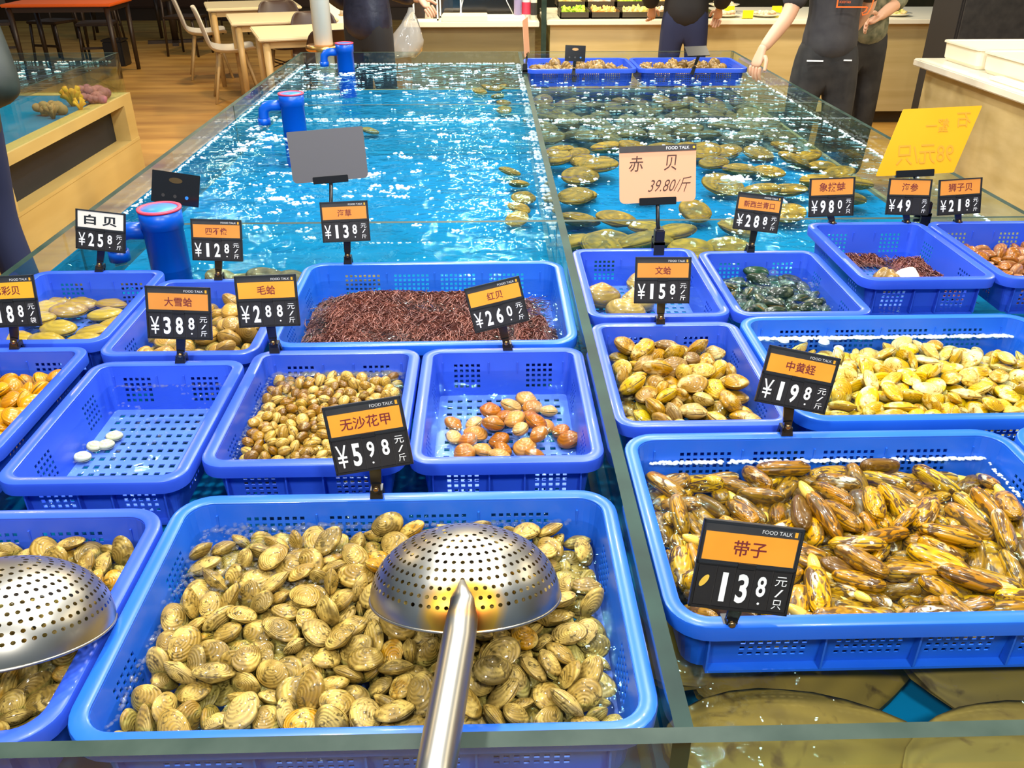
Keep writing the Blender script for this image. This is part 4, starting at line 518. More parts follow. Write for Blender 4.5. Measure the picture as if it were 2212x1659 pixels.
2483,161,20,-10,175,103,79,1600,214,-107,-6,-123,99,556,880,222,-37,-12,-85,107,254,782,181,-85,12,61,95,1976,783,178,-13,8,-114,87,990,364,204,-65,-15,-14,90,180,180,16,-15,-5,-105,89,1796,1203,185,69,23,152,96,2053,2477,41,7,-8,89,108,331,
1112,97,33,-32,49,102,659,1511,199,-22,10,85,105,11,349,56,-135,-22,-90,89,13,1475,14,-164,-3,-90,87,2017,137,30,180,7,-117,99,1970,1631,162,-39,-16,42,92,1923,2984,56,112,18,0,98,53,1083,42,120,15,-117,93,12,1939,43,-119,7,89,95,99,2311,29,
164,5,-53,99,350,549,25,-1,-8,-80,104,2074,487,118,-44,-46,-106,94,1390,2949,45,161,0,180,116,356,1652,24,16,4,158,100,602,384,114,-156,-38,-131,104,1672,699,174,33,-2,-136,84,1359,2631,32,17,2,25,108,0,2851,13,-67,0,-98,82,801,2499,24,13,
-4,-54,104,1796,525,30,5,-9,-53,106,514,776,27,-93,1,126,84,1434,1115,136,-165,-22,-137,82,1262,566,196,-136,-5,-98,82,2045,1950,38,-173,-8,101,107,807,258,3,173,-6,69,82,914,1830,175,44,0,58,82,395,2765,57,115,10,-177,108,1179,2344,47,139,
-23,-13,81,1563,266,30,-111,3,-104,90,431,1371,34,-14,5,-9,107,1192,1117,27,14,6,-135,98,718,2235,37,-118,-16,-21,89,352,2990,6,-162,0,180,84,1674,2027,44,-61,-8,153,95,1011,1113,188,-160,11,-109,100,876,1370,221,158,21,79,87,345,1908,13,16,
-4,155,88,1300,903,68,-47,17,36,86,949,2802,35,175,-8,112,106,2093,1469,87,24,44,89,85,1837,933,48,33,23,-126,83,1585,2322,22,167,-5,-19,103,1842,2787,32,63,-12,-179,87,1050,1401,31,13,5,-175,112,1972,1285,46,-117,16,146,96,782,1919,31,14,6,
36,104,2069,920,12,15,-5,-75,88,713,1123,18,-16,0,-169,100,1134,329,23,5,8,131,102,1326,1759,32,67,0,30,98,819,668,161,-16,-12,33,87,1559,1389,3,-17,-2,20,79,1625,1006,14,18,0,67,89,226,2536,5,-14,5,-23,82,1484,1584,0,-17,0,-170,79,1403,567,
38,-8,8,88,110,1756,1751,19,-172,12,-40,86,749,859,62,-30,-31,72,84,439,2198,18,-65,0,133,82,]),
'D4': ((1.1645, 1.7532, 0.7816), [
369,145,310,28,7,120,107,273,843,347,-1,-24,-6,97,510,815,263,-13,24,164,104,21,1117,198,-4,-2,90,105,794,107,210,-6,-22,83,86,387,2104,348,11,10,-110,111,0,414,86,10,-16,91,89,1295,1710,298,8,-56,-106,107,209,38,33,-150,0,173,86,1261,2168,
313,10,53,-86,110,38,1972,256,-4,-2,-62,98,1841,1896,292,-15,30,-39,106,168,164,180,-10,-12,-93,91,1122,560,187,-50,43,94,114,42,2064,46,-14,3,104,115,1857,2390,369,-9,-25,5,91,762,1152,335,-91,9,36,112,676,1490,334,20,5,-115,82,1296,1176,
220,-24,-24,111,95,38,2878,21,-12,0,-118,99,11,1579,197,-3,8,112,87,1359,836,302,125,32,46,107,873,193,36,-7,-8,52,111,119,741,154,-10,12,16,88,1035,1903,312,-41,34,17,101,1417,3031,219,-160,20,-114,88,522,176,90,-3,9,57,96,321,1724,251,174,
-25,1,91,105,1629,359,7,3,77,85,1561,1126,344,-31,-5,-171,88,430,2578,330,20,3,30,92,1100,920,123,-30,63,-131,88,180,2323,260,-22,-31,-153,109,116,1208,22,11,5,-41,98,740,2396,322,9,-1,-41,83,906,2160,210,6,14,25,93,876,502,183,127,-48,-99,
85,1142,2499,260,-74,0,-137,106,328,1163,250,-2,-23,117,89,932,1744,225,68,-15,167,105,8,2428,172,-34,-24,-133,93,1127,0,79,102,27,8,85,782,2801,247,-77,4,4,103,2089,3036,160,-147,-68,146,100,183,1592,40,1,9,144,113,2120,2110,168,-121,76,54,
92,169,2843,166,27,-12,70,94,1213,227,195,-19,3,80,83,312,559,120,17,-47,-85,105,827,797,110,-131,33,-32,104,1607,1829,174,-32,20,71,88,227,2665,250,25,5,29,86,30,702,6,-10,-5,-143,81,504,2948,213,71,-9,75,95,1463,2410,283,14,21,-156,108,
1405,1928,304,112,8,165,80,1629,2728,230,-4,24,156,109,538,1712,150,19,-9,-97,109,1599,2110,247,-10,-12,50,87,1861,3029,141,22,52,15,110,947,1480,197,18,-3,169,111,2018,2684,262,6,36,122,108,1965,2385,206,9,9,180,99,199,2556,0,168,-1,164,78,
1107,1204,74,14,28,32,101,1403,658,60,9,19,-168,102,1454,1462,181,-12,3,-51,101,1741,1654,144,-21,-34,-32,90,2113,1727,222,-77,-18,-95,98,292,332,12,3,-7,38,85,1274,1574,29,13,0,114,106,589,2319,172,-22,18,24,94,1881,1963,29,7,6,156,109,638,
453,194,-22,-7,-84,100,1900,1192,375,58,-7,-101,96,1733,951,189,-12,-6,18,103,1288,312,26,-5,-8,17,101,1764,2156,146,4,-17,-32,81,582,1250,165,-172,-16,96,86,842,3065,169,177,-4,0,90,1174,3019,33,-12,0,-153,110,1803,2658,34,8,7,51,105,869,
2236,27,9,-3,68,103,834,2540,172,-15,0,-58,86,]),
'G1': ((0.254, 4.8882, 0.7522), [
751,110,102,-59,0,122,103,4848,311,136,119,0,-101,117,1124,339,187,-30,52,-173,117,2654,943,336,15,22,128,101,3547,132,58,-175,-11,-75,107,192,381,30,14,0,-144,94,2124,86,44,4,11,95,99,4242,1284,130,167,29,-149,114,1692,410,131,53,38,0,96,
2652,117,41,166,0,77,101,3100,71,107,-127,-26,-87,98,0,870,164,106,29,-87,110,1581,0,12,-12,-5,164,86,4828,1346,175,-32,-52,-72,107,1359,2922,285,17,9,-65,113,3500,639,280,-159,11,62,107,4316,717,11,-5,-10,109,86,3196,1725,415,16,1,-165,92,
3723,2094,246,-47,54,64,114,499,1951,119,61,0,70,110,3668,1240,276,145,3,-151,94,2972,1322,367,-127,-36,-136,93,1915,1695,339,162,20,-35,87,939,1807,138,-172,-48,-44,96,2085,591,161,111,67,-43,90,1569,2033,171,68,-8,170,102,3883,580,42,171,
-19,50,86,4309,2960,55,-11,5,178,114,809,2974,66,168,-7,-173,113,755,1336,78,-6,12,161,115,2821,2723,289,-149,14,-6,97,102,2389,98,-60,0,145,102,2555,1459,305,3,-27,162,84,2545,746,51,-176,10,90,113,3101,563,74,-60,-7,179,86,2155,1175,169,
-59,-19,107,89,119,1393,14,-10,-6,22,88,3143,1050,71,10,8,28,118,33,1928,91,-61,0,114,97,2669,3039,137,123,-13,178,112,2157,2106,131,48,-25,87,108,4833,1001,10,165,0,29,81,1752,1543,62,15,1,108,108,3061,2140,285,162,-11,-175,100,4000,1731,
82,-26,13,-175,101,3305,1745,60,167,-6,-145,107,903,2377,36,12,7,-77,98,391,978,0,-14,0,132,80,]),
'G2': ((0.8687, 4.8833, 0.7528), [
2478,32,116,-58,-5,180,106,1268,1009,321,31,-52,53,100,715,99,45,6,-10,177,109,3872,79,58,-161,0,180,106,97,326,52,-5,-14,27,106,1861,122,42,11,-6,-145,106,898,1914,294,-55,-6,123,96,0,2009,117,-45,-23,79,106,1672,455,245,11,12,142,101,1221,
0,71,138,-33,-166,80,4852,789,80,-122,0,78,95,3006,2229,370,61,-12,126,100,3291,730,292,-8,7,-69,95,2135,1418,309,168,34,-123,97,2738,461,294,7,-14,-167,110,447,3004,134,-54,-26,18,112,4298,3019,173,-15,47,111,117,4056,1082,194,11,3,-110,
100,3741,604,49,165,0,-176,104,4450,850,32,-16,0,-142,94,2185,457,163,-75,-67,-50,94,1676,1243,321,30,15,-63,98,2781,3114,168,-75,0,-9,115,3160,141,0,-13,-1,75,82,153,1437,66,-54,-25,70,84,4775,2979,30,-4,11,81,102,614,1623,65,8,-18,149,104,
3057,673,13,-15,0,140,86,3260,1587,140,20,42,-56,110,4095,2097,237,9,16,115,82,3462,1238,283,174,-7,-5,88,2793,1967,158,-47,30,-52,110,1616,2098,340,166,9,-172,112,3466,2186,286,-133,22,134,85,480,1074,33,-15,0,-84,96,34,849,8,169,7,155,87,
703,615,72,-135,24,-146,87,4014,1595,97,-17,36,-161,94,4465,2421,47,12,-4,-144,110,3626,1199,16,-2,-6,34,90,3424,3029,166,27,-46,167,115,2401,871,107,-10,-23,106,114,1154,516,54,179,12,71,109,2295,2650,132,21,-41,-21,105,460,2162,41,14,1,
-12,106,4342,1310,0,176,10,-168,81,4309,1895,25,-5,-11,-40,91,1070,2259,85,-41,0,93,102,1220,1631,113,54,25,-148,104,913,1078,14,-16,0,-63,83,]),
}

# ---------------------------------------------------------------- the big glass fish tank
ZT, ZW, ZF = .85, .787, .64          # glass top, water level, tank floor
TX0, TX1, TY0, TY1 = -1.074, 1.430, .575, 5.320
DX0, DX1 = .176, .195
def pane(name, a, b, parent, edge='glass_edge'):
    bm = bmesh.new(); bx(bm, a, b); bm.normal_update()
    for f in bm.faces:
        if f.normal.z > .9 or min((b[i] - a[i]) for i in range(3)) * 1.2 > min(e.calc_length() for e in f.edges) and f.normal.z > -.5: f.material_index = 1
    return obj(name, bm, [M['glass'], M[edge]], parent)
tank = root('fish_tank', 'large green-edged glass seafood tank with azure floor, split into compartments', 'fish tank', (0.18, 2.9, 0))
def T(p): return (p[0] - .18, p[1] - 2.9, p[2])
pane('front_pane', T((TX0 - .018, TY0 - .0185, ZF - .02)), T((TX1 + .018, TY0, ZT)), tank)
pane('rear_pane', T((TX0 - .018, TY1, ZF - .02)), T((TX1 + .018, TY1 + .018, ZT)), tank)
pane('side_pane', T((TX0 - .018, TY0, ZF - .02)), T((TX0, TY1, ZT)), tank)
pane('side_pane', T((TX1, TY0, ZF - .02)), T((TX1 + .018, TY1, ZT)), tank)
pane('divider_pane', T((DX0, TY0, ZF)), T((DX1, TY1, ZT)), tank, 'divider_edge')
for y in (2.165, 3.745):
    pane('cross_pane', T((TX0, y, ZF)), T((DX0, y + .014, ZT)), tank)
    pane('cross_pane', T((DX1, y, ZF)), T((TX1, y + .014, ZT)), tank)
box('tank_floor', T((TX0 - .018, TY0 - .0185, ZF - .06)), T((TX1 + .018, TY1 + .018, ZF - .02)), M['wood'], tank)
box('floor_sheet', T((TX0, TY0, ZF - .02)), T((DX0, TY1, ZF)), M['tank_floor'], tank)
box('floor_sheet', T((DX1, TY0, ZF - .02)), T((TX1, 3.745, ZF)), M['tank_floor'], tank)
box('floor_sheet', T((DX1, 3.759, ZF - .02)), T((TX1, TY1, ZF)), M['tank_floor_brown'], tank)['label'] = 'murky brown floor of the far right compartment'
box('side_panel', T((TX0 - .035, TY0 - .03, 0)), T((TX0 - .0185, TY1 + .03, ZW - .02)), M['tank_floor'], tank)  # added azure panel standing in for the reflection in the left pane
box('side_panel', T((TX1 + .0185, TY0 - .03, 0)), T((TX1 + .035, TY1 + .03, ZF)), M['counter_wood'], tank)
box('front_panel', T((TX0 - .018, TY0 - .034, 0)), T((TX1 + .018, TY0 - .019, ZF - .02)), M['wood'], tank)
box('back_panel', T((TX0 - .018, TY1 + .019, 0)), T((TX1 + .018, TY1 + .034, ZF)), M['counter_wood'], tank)
def water(name, x0, x1, y0, y1, z, label, m=None):
    nx, ny = 8, 24
    vs = [(x0 + (x1 - x0) * i / nx, y0 + (y1 - y0) * j / ny, z) for j in range(ny + 1) for i in range(nx + 1)]
    fs = [(j * (nx + 1) + i, j * (nx + 1) + i + 1, (j + 1) * (nx + 1) + i + 1, (j + 1) * (nx + 1) + i) for j in range(ny) for i in range(nx)]
    return tag(py(name, vs, fs, m or M['water'], None, True), label, 'water', None, 'stuff')
water('tank_water', TX0, DX0, TY0, TY1, ZW, 'clear rippled water filling the tank left of the glass divider')
water('tank_water', DX1, TX1, TY0, TY1, ZW, 'clear rippled water filling the tank right of the glass divider')

# ---------------------------------------------------------------- blue baskets
def rrect(x0, x1, y0, y1, r, n=5, extra=None):
    """closed rounded-rectangle path: list of (x, y, nx, ny, side, coordinate)"""
    out = []; extra = extra or ([], [], [], [])
    def side(k):
        if k == 0: return [(x, y0, 0, -1) for x in extra[0]]
        if k == 1: return [(x1, y, 1, 0) for y in extra[1]]
        if k == 2: return [(x, y1, 0, 1) for x in reversed(extra[2])]
        return [(x0, y, -1, 0) for y in reversed(extra[3])]
    cs = [(x1 - r, y0 + r, -90), (x1 - r, y1 - r, 0), (x0 + r, y1 - r, 90), (x0 + r, y0 + r, 180)]
    for k in range(4):
        for p in side(k): out.append((*p, k))
        cx, cy, a0 = cs[k]
        for i in range(n + 1):
            a = R(a0 + 90 * i / n); out.append((cx + r * math.cos(a), cy + r * math.sin(a), math.cos(a), math.sin(a), -1))
    return out
def hole_lines(c0, c1, groups, ncol, hw, gap):
    """positions along a wall where the columns of holes begin and end, and which spans are holes"""
    xs = []
    for g in groups:
        m = c0 + (c1 - c0) * g; wdt = ncol * hw + (ncol - 1) * gap; a = m - wdt / 2
        for i in range(ncol): xs += [a, a + hw]; a += hw + gap
    return xs
def basket(label, x0, x1, y0, y1, zr=.825, h=.09, light=False, big=False, group=None):
    mp = M['basket_light' if light else 'basket']
    cx, cy = (x0 + x1) / 2, (y0 + y1) / 2
    rt = root('basket', label, 'basket', (cx, cy, zr - h), 0, group)
    W, D = x1 - x0, y1 - y0; lip = .0195; rr = .034 if big else .018; tp = .010
    wx0, wx1, wy0, wy1 = -W / 2 + lip, W / 2 - lip, -D / 2 + lip, D / 2 - lip
    hw, gap = .0062, .0046
    gl = (.16, .39, .61, .84) if big else (.24, .76)
    nc = 8 if big else 5
    gx = hole_lines(wx0 + rr, wx1 - rr, gl if W > .4 else (.2, .8), nc if W > .4 else 5, hw, gap)
    gy = hole_lines(wy0 + rr, wy1 - rr, (.22, .78), 6 if big else 5, hw, gap)
    path = rrect(wx0, wx1, wy0, wy1, rr, 5, (gx, gy, gx, gy))
    hx, hy = set(round(v, 5) for v in gx[::2]), set(round(v, 5) for v in gy[::2])
    rows = [.018 + i * .0105 for i in range(5)]
    zs = [0.0]
    for r in rows: zs += [r, r + .0058]
    zs += [h - .004]
    bm = bmesh.new(); grid = []
    for z in zs:
        t = tp * (1 - z / h)
        grid.append([bm.verts.new((p[0] - p[2] * t, p[1] - p[3] * t, z)) for p in path])
    n = len(path); rowz = set(round(r, 5) for r in rows)
    for j in range(len(zs) - 1):
        for i in range(n):
            p = path[i]; k = p[4]; hole = False
            if round(zs[j], 5) in rowz and k >= 0:
                if k == 0: hole = round(p[0], 5) in hx
                elif k == 1: hole = round(p[1], 5) in hy
                elif k == 2: hole = any(abs(p[0] - (v + hw)) < 1e-5 for v in hx)
                else: hole = any(abs(p[1] - (v + hw)) < 1e-5 for v in hy)
            if not hole:
                q = (i + 1) % n; bm.faces.new((grid[j][i], grid[j][q], grid[j + 1][q], grid[j + 1][i]))
    wall = obj('basket_wall', bm, mp, rt)
    md = wall.modifiers.new('thick', 'SOLIDIFY'); md.thickness = .002; md.offset = 0
    # floor: a grid of slots inside a rounded border
    bm = bmesh.new(); ins = .022
    fx0, fx1, fy0, fy1 = wx0 + ins, wx1 - ins, wy0 + ins, wy1 - ins
    ncx = int((fx1 - fx0) / .0175); ncy = int((fy1 - fy0) / .0225)
    def lines(a, b, k, frac):
        s = (b - a) / k; o = [a]
        for i in range(k): o += [a + s * (i + .5 - frac / 2), a + s * (i + .5 + frac / 2)]
        return o + [b]
    lx, ly = lines(fx0, fx1, ncx, .52), lines(fy0, fy1, ncy, .42)
    g = [[bm.verts.new((x, y, 0.001)) for x in lx] for y in ly]
    for j in range(len(ly) - 1):
        for i in range(len(lx) - 1):
            if i % 2 == 1 and j % 2 == 1: continue
            bm.faces.new((g[j][i], g[j][i + 1], g[j + 1][i + 1], g[j + 1][i]))
    pb = rrect(wx0, wx1, wy0, wy1, rr, 5)
    ov = [bm.verts.new((p[0] - p[2] * tp, p[1] - p[3] * tp, 0.001)) for p in pb]
    iv = [bm.verts.new((min(max(v.co.x, fx0), fx1), min(max(v.co.y, fy0), fy1), .001)) for v in ov]
    for i in range(len(ov)):
        k = (i + 1) % len(ov)
        if (iv[i].co - iv[k].co).length < 1e-6: bm.faces.new((ov[i], ov[k], iv[i]))
        else: bm.faces.new((ov[i], ov[k], iv[k], iv[i]))
    bmesh.ops.remove_doubles(bm, verts=bm.verts, dist=1e-6)
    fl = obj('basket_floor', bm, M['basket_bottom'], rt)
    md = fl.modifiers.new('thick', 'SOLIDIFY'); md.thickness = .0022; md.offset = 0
    # rim: a rounded lip with a hanging skirt
    prof = [(-.0012, h - .006), (-.0010, h - .001), (.0015, h + .0003), (lip - .004, h + .0003), (lip - .0012, h - .0010), (lip, h - .0045), (lip - .001, h - .022), (lip - .004, h - .022), (lip - .004, h - .006), (.002, h - .006)]
    base = rrect(wx0, wx1, wy0, wy1, rr, 7); bm = bmesh.new()
    rings = [[bm.verts.new((p[0] + p[2] * o, p[1] + p[3] * o, z)) for o, z in prof] for p in base]
    for i in range(len(rings)):
        a, b = rings[i], rings[(i + 1) % len(rings)]
        for k in range(len(prof)): bm.faces.new((a[k], b[k], b[(k + 1) % len(prof)], a[(k + 1) % len(prof)]))
    rim = crease(obj('rim', bm, mp, rt, True))
    # upright stiffening ribs below the skirt
    ks = [wx0 + rr + (wx1 - wx0 - 2 * rr) * f for f in ((0, .275, .5, .725, 1) if big else (0, .38, .62, 1))]
    for s, y in ((-1, wy0), (1, wy1)):
        for x in ks:
            bm = bmesh.new(); bx(bm, (x - .0012, y + (-.006 if s < 0 else -.006), .006), (x + .0012, y + (.006 if s < 0 else .006), h - .02)); obj('rib', bm, mp, rt)
        bm = bmesh.new(); bx(bm, (wx0 + rr, y + (-.004 if s < 0 else -.011), .0), (wx1 - rr, y + (.011 if s < 0 else .004), .004)); obj('base_rail', bm, mp, rt)
    return rt
basket('big blue basket heaped with olive clams at the front, under the steel strainer', -.447, .173, .585, 1.012, light=True, big=True)
basket('blue basket of olive clams at the front left corner, cut by the frame', -1.068, -.452, .59, .985, big=True)
basket('near-empty blue basket showing its slotted floor and four white clams', -.738, -.456, 1.045, 1.440)
basket('blue basket of tiny speckled clams with froth along its back', -.449, -.135, 1.083, 1.478)
basket('blue basket with a scattering of pinkish orange clams on a bare floor', -.131, .174, 1.082, 1.478)
basket('blue basket of golden orange clams at the left frame edge', -1.065, -.768, 1.115, 1.505)
basket('blue basket of large flat cream clams behind the orange clams', -1.060, -.755, 1.518, 1.911)
basket('blue basket of tan cockles behind the near-empty basket', -.750, -.446, 1.460, 1.850)
basket('wide blue basket full of red-brown seaweed', -.440, .172, 1.490, 1.948, light=True, big=True)
basket('blue basket with a few very large clams beside the divider', .200, .503, 1.612, 2.028)
basket('blue basket of dark green mussels', .508, .803, 1.612, 2.003)
basket('raised blue basket holding one pale round snail and brown seaweed', .808, 1.112, 1.712, 2.112, zr=.860)
basket('raised blue basket of reddish brown clams at the right frame edge', 1.118, 1.422, 1.712, 2.112, zr=.860)
basket('blue basket of golden round clams beside the divider', .200, .499, 1.180, 1.588)
basket('wide blue basket of yellow clams behind the razor clams', .504, 1.112, 1.190, 1.612, light=True, big=True)
basket('wide blue basket heaped with golden razor clams', .204, .826, .732, 1.162, light=True, big=True)
basket('blue basket of which only a corner shows right of the razor clams', .832, 1.424, .745, 1.170, light=True, big=True)
basket('far blue basket of whelks next to the divider', .203, .806, 4.835, 5.255, big=True)
basket('far blue basket of whelks in the rear right corner', .812, 1.412, 4.835, 5.255, big=True)

# ---------------------------------------------------------------- shellfish
def shell_mesh(name, L, W, H, m, um=(.10, .27), p=2.0, gape=.02, nth=22, dome=.62, rings=(.16, .34, .52, .70, .85, .94, 1.0), asym=.08):
    vs = []; rg = []; fs = []
    ux, uy = um[0] * L, um[1] * W
    def outline(t):
        c, s = math.cos(t), math.sin(t)
        x = L / 2 * math.copysign(abs(c) ** (2 / p), c); y = W / 2 * math.copysign(abs(s) ** (2 / p), s)
        return x * (1 + asym * s * .5), y * (1 - asym * c)
    def height(x, y):
        q = min(1.0, abs(2 * x / L) ** p + abs(2 * y / W) ** p)
        return H / 2 * ((1 - q) ** dome) + .10 * H * math.exp(-((x - ux) ** 2 + (y - uy) ** 2) / (.16 * W) ** 2)
    for sgn in (1, -1):
        c0 = len(vs); vs.append((ux, uy, sgn * (height(ux, uy)))); rg.append(0)
        for r in rings:
            for k in range(nth):
                ox, oy = outline(2 * math.pi * k / nth); x = ux + (ox - ux) * r; y = uy + (oy - uy) * r
                vs.append((x, y, sgn * (gape * H + height(x, y) * (1 - gape)))); rg.append(r)
        for k in range(nth):
            a, b = c0 + 1 + k, c0 + 1 + (k + 1) % nth
            fs.append((c0, a, b) if sgn > 0 else (c0, b, a))
        for j in range(len(rings) - 1):
            for k in range(nth):
                a = c0 + 1 + j * nth + k; b = c0 + 1 + j * nth + (k + 1) % nth; c = b + nth; d = a + nth
                fs.append((a, d, c, b) if sgn > 0 else (a, b, c, d))
    top = 1 + (len(rings) - 1) * nth; bot = 1 + len(rings) * nth + 1 + (len(rings) - 1) * nth
    sm = len(vs)
    for k in range(nth):
        ox, oy = outline(2 * math.pi * k / nth); vs.append((ox * .955, oy * .955, 0)); rg.append(1.12)
    for k in range(nth):
        q = (k + 1) % nth
        fs.append((top + k, sm + k, sm + q, top + q)); fs.append((sm + k, bot + k, bot + q, sm + q))
    me = bpy.data.meshes.new(name); me.from_pydata(vs, [], fs); me.update()
    at = me.attributes.new('ring', 'FLOAT', 'POINT'); at.data.foreach_set('value', rg)
    me.materials.append(m)
    for pl in me.polygons: pl.use_smooth = True
    return me
def place(name, me, loc, q, s, label, cat, group):
    o = bpy.data.objects.new(name, me); COL.objects.link(o)
    o.location = loc; o.rotation_mode = 'QUATERNION'; o.rotation_quaternion = q; o.scale = s
    return tag(o, label, cat, group)
def decode(key):
    lo, n = PILES[key]; out = []
    for i in range(0, len(n), 7):
        c = n[i + 6] / 100
        out.append((Vector((lo[0] + n[i] / 1e4, lo[1] + n[i + 1] / 1e4, lo[2] + n[i + 2] / 1e4)), Euler((R(n[i + 3]), R(n[i + 4]), R(n[i + 5]))).to_quaternion(), (c, c, c)))
    return out
def pile(key, name, meshes, label, cat, group, dz=0.0, foot=None, heap=None):
    P = decode(key); rnd = random.Random(hash(len(P)) % 97)
    for i, (l, q, s) in enumerate(P[:300]):
        o = place(name, meshes[i % len(meshes)], l + Vector((0, 0, dz)), q, s, label, cat, group)
        if foot and i % 5 == 0:
            f = bpy.data.objects.new('foot', foot); COL.objects.link(f); f.parent = o
    if len(P) > 300:
        vs, fs, rg = [], [], []
        me = meshes[0]; base = [v.co.copy() for v in me.vertices]; bf = [list(p.vertices) for p in me.polygons]
        br = [0.0] * len(base); me.attributes['ring'].data.foreach_get('value', br)
        for l, q, s in P[300:]:
            k = len(vs)
            vs += [l + Vector((0, 0, dz)) + q @ Vector((v.x * s[0], v.y * s[1], v.z * s[2])) for v in base]
            fs += [[j + k for j in f] for f in bf]; rg += br
        m2 = bpy.data.meshes.new(heap[0]); m2.from_pydata(vs, [], fs); m2.update(); m2.materials.append(me.materials[0])
        at = m2.attributes.new('ring', 'FLOAT', 'POINT'); at.data.foreach_set('value', rg)
        for p in m2.polygons: p.use_smooth = True
        o = bpy.data.objects.new(heap[0], m2); COL.objects.link(o); tag(o, heap[1], cat, None, 'stuff')
clamA = shell_mesh('clam', .046, .033, .0185, M['clam'], dome=.82)
clamB = shell_mesh('clam', .045, .034, .0175, M['clam'], um=(.20, .30), asym=.14, dome=.88)
pile('A1', 'olive_clam', [clamA, clamB], 'olive brown ribbed clam heaped in the big front basket under the strainer', 'clam', 'clams in the big front basket', dz=.016, heap=('clam_heap', 'olive clams showing between the others in the big front basket'))
pile('A0', 'oval_clam', [clamB, clamA], 'olive brown clam heaped in the front left corner basket', 'clam', 'clams in the front left basket', dz=.016)
rz = shell_mesh('razor_clam', .077, .0285, .021, M['razor'], um=(-.30, .25), p=2.9, gape=.05, nth=24, dome=.5, asym=.03)
rz2 = shell_mesh('razor_clam', .074, .030, .022, M['razor'], um=(-.34, .22), p=2.5, gape=.05, nth=24, dome=.5, asym=.05)
bmf = bmesh.new(); tube(bmf, [(.028, 0, 0), (.040, .001, .001), (.050, .002, .0015), (.057, .003, .001)], [.0075, .0078, .006, .0025], 10)
fme = bpy.data.meshes.new('foot'); bmf.to_mesh(fme); bmf.free(); fme.materials.append(M['razor_foot'])
for p_ in fme.polygons: p_.use_smooth = True
pile('F1', 'razor_clam', [rz, rz2], 'long golden brown razor clam heaped in the wide right-hand basket', 'razor clam', 'razor clams in the wide basket', dz=.006, foot=fme)
pile('E1', 'round_clam', [shell_mesh('clam', .050, .042, .026, M['clam_gold'], um=(.05, .34), dome=.78), shell_mesh('clam', .052, .039, .024, M['clam_gold'], um=(.18, .30), asym=.12, dome=.82)], 'golden round clam heaped in the basket beside the divider', 'clam', 'golden clams beside the divider')
pile('E2', 'yellow_clam', [shell_mesh('clam', .053, .035, .019, M['clam_yellow'], um=(.14, .30), dome=.85), shell_mesh('clam', .055, .033, .018, M['clam_yellow'], um=(.24, .28), asym=.14, dome=.9)], 'yellow clam spread in the wide basket behind the razor clams', 'clam', 'yellow clams in the wide basket', dz=.006)
pile('B2', 'speckled_clam', [shell_mesh('clam', .0245, .020, .015, M['clam_small'], um=(.1, .3), nth=16, rings=(.3, .6, .85, 1.0))], 'tiny speckled clam in the frothing basket left of the pinkish clams', 'clam', 'tiny speckled clams', dz=.018, heap=('clam_heap', 'tiny speckled clams showing between the others in the frothing basket'))
pile('B0', 'orange_clam', [shell_mesh('clam', .045, .034, .023, M['clam_orange'])], 'golden orange clam in the basket at the left frame edge', 'clam', 'golden orange clams at the left edge', dz=.01)
pile('C1', 'cockle', [shell_mesh('cockle', .052, .043, .029, M['cockle'], um=(.02, .34))], 'tan cockle piled in the basket behind the near-empty one', 'cockle', 'tan cockles')
pile('D2', 'mussel', [shell_mesh('mussel', .058, .028, .022, M['mussel'], um=(-.42, .1), asym=.2)], 'dark green mussel in the heap under bubbling water', 'mussel', 'dark green mussels', dz=.012)
pile('D4', 'brown_clam', [shell_mesh('clam', .050, .036, .020, M['brown_clam'])], 'reddish brown clam in the raised basket at the right edge', 'clam', 'reddish brown clams at the right edge')
def whelk(name, L):
    bm = bmesh.new(); prof = [(0, -.5)]
    n = 26
    for i in range(n + 1):
        t = i / n; r = .36 * math.sin(math.pi * min(1, t * 1.02) ** .62) * (1 + .10 * math.sin(t * 30))
        prof.append((max(r, .002), -.5 + t))
    lathe(bm, [(r * L, z * L) for r, z in prof], 14)
    me = bpy.data.meshes.new(name); bm.to_mesh(me)
    at = me.attributes.new('ring', 'FLOAT', 'POINT'); at.data.foreach_set('value', [(v.co.z / L + .5) * .9 for v in me.vertices]); bm.free()
    me.materials.append(M['whelk'])
    for p in me.polygons: p.use_smooth = True
    return me
wk = whelk('whelk', .085)
def whelk_pile(key, where, grp):
    for l, q, s in decode(key):
        place('whelk', wk, l + Vector((0, 0, .018)), q @ Quaternion((0, 1, 0), R(80)), s, where, 'whelk', grp)
whelk_pile('G1', 'brown whelk in the far basket next to the divider', 'whelks in the far basket by the divider')
whelk_pile('G2', 'brown whelk in the far basket in the rear right corner', 'whelks in the far corner basket')
rnd = random.Random(5)
RED = [(0.064, 1.404), (0.035, 1.379), (-0.003, 1.361), (0.074, 1.375), (0.104, 1.363), (0.023, 1.338), (0.066, 1.337), (-0.071, 1.32), (-0.034, 1.321), (0.002, 1.321), (0.04, 1.301), (0.095, 1.308), (-0.068, 1.277), (-0.03, 1.283), (0.001, 1.287), (-0.044, 1.261), (0.011, 1.262), (0.048, 1.271), (0.077, 1.29), (0.121, 1.289), (0.132, 1.259), (-0.018, 1.234), (0.017, 1.233), (0.08, 1.253), (0.055, 1.237), (-0.048, 1.221), (0.011, 1.212), (0.071, 1.218)]
redA = shell_mesh('clam', .042, .034, .024, M['clam_red'], um=(.06, .33))
FLZ = .825 - .09 + .003
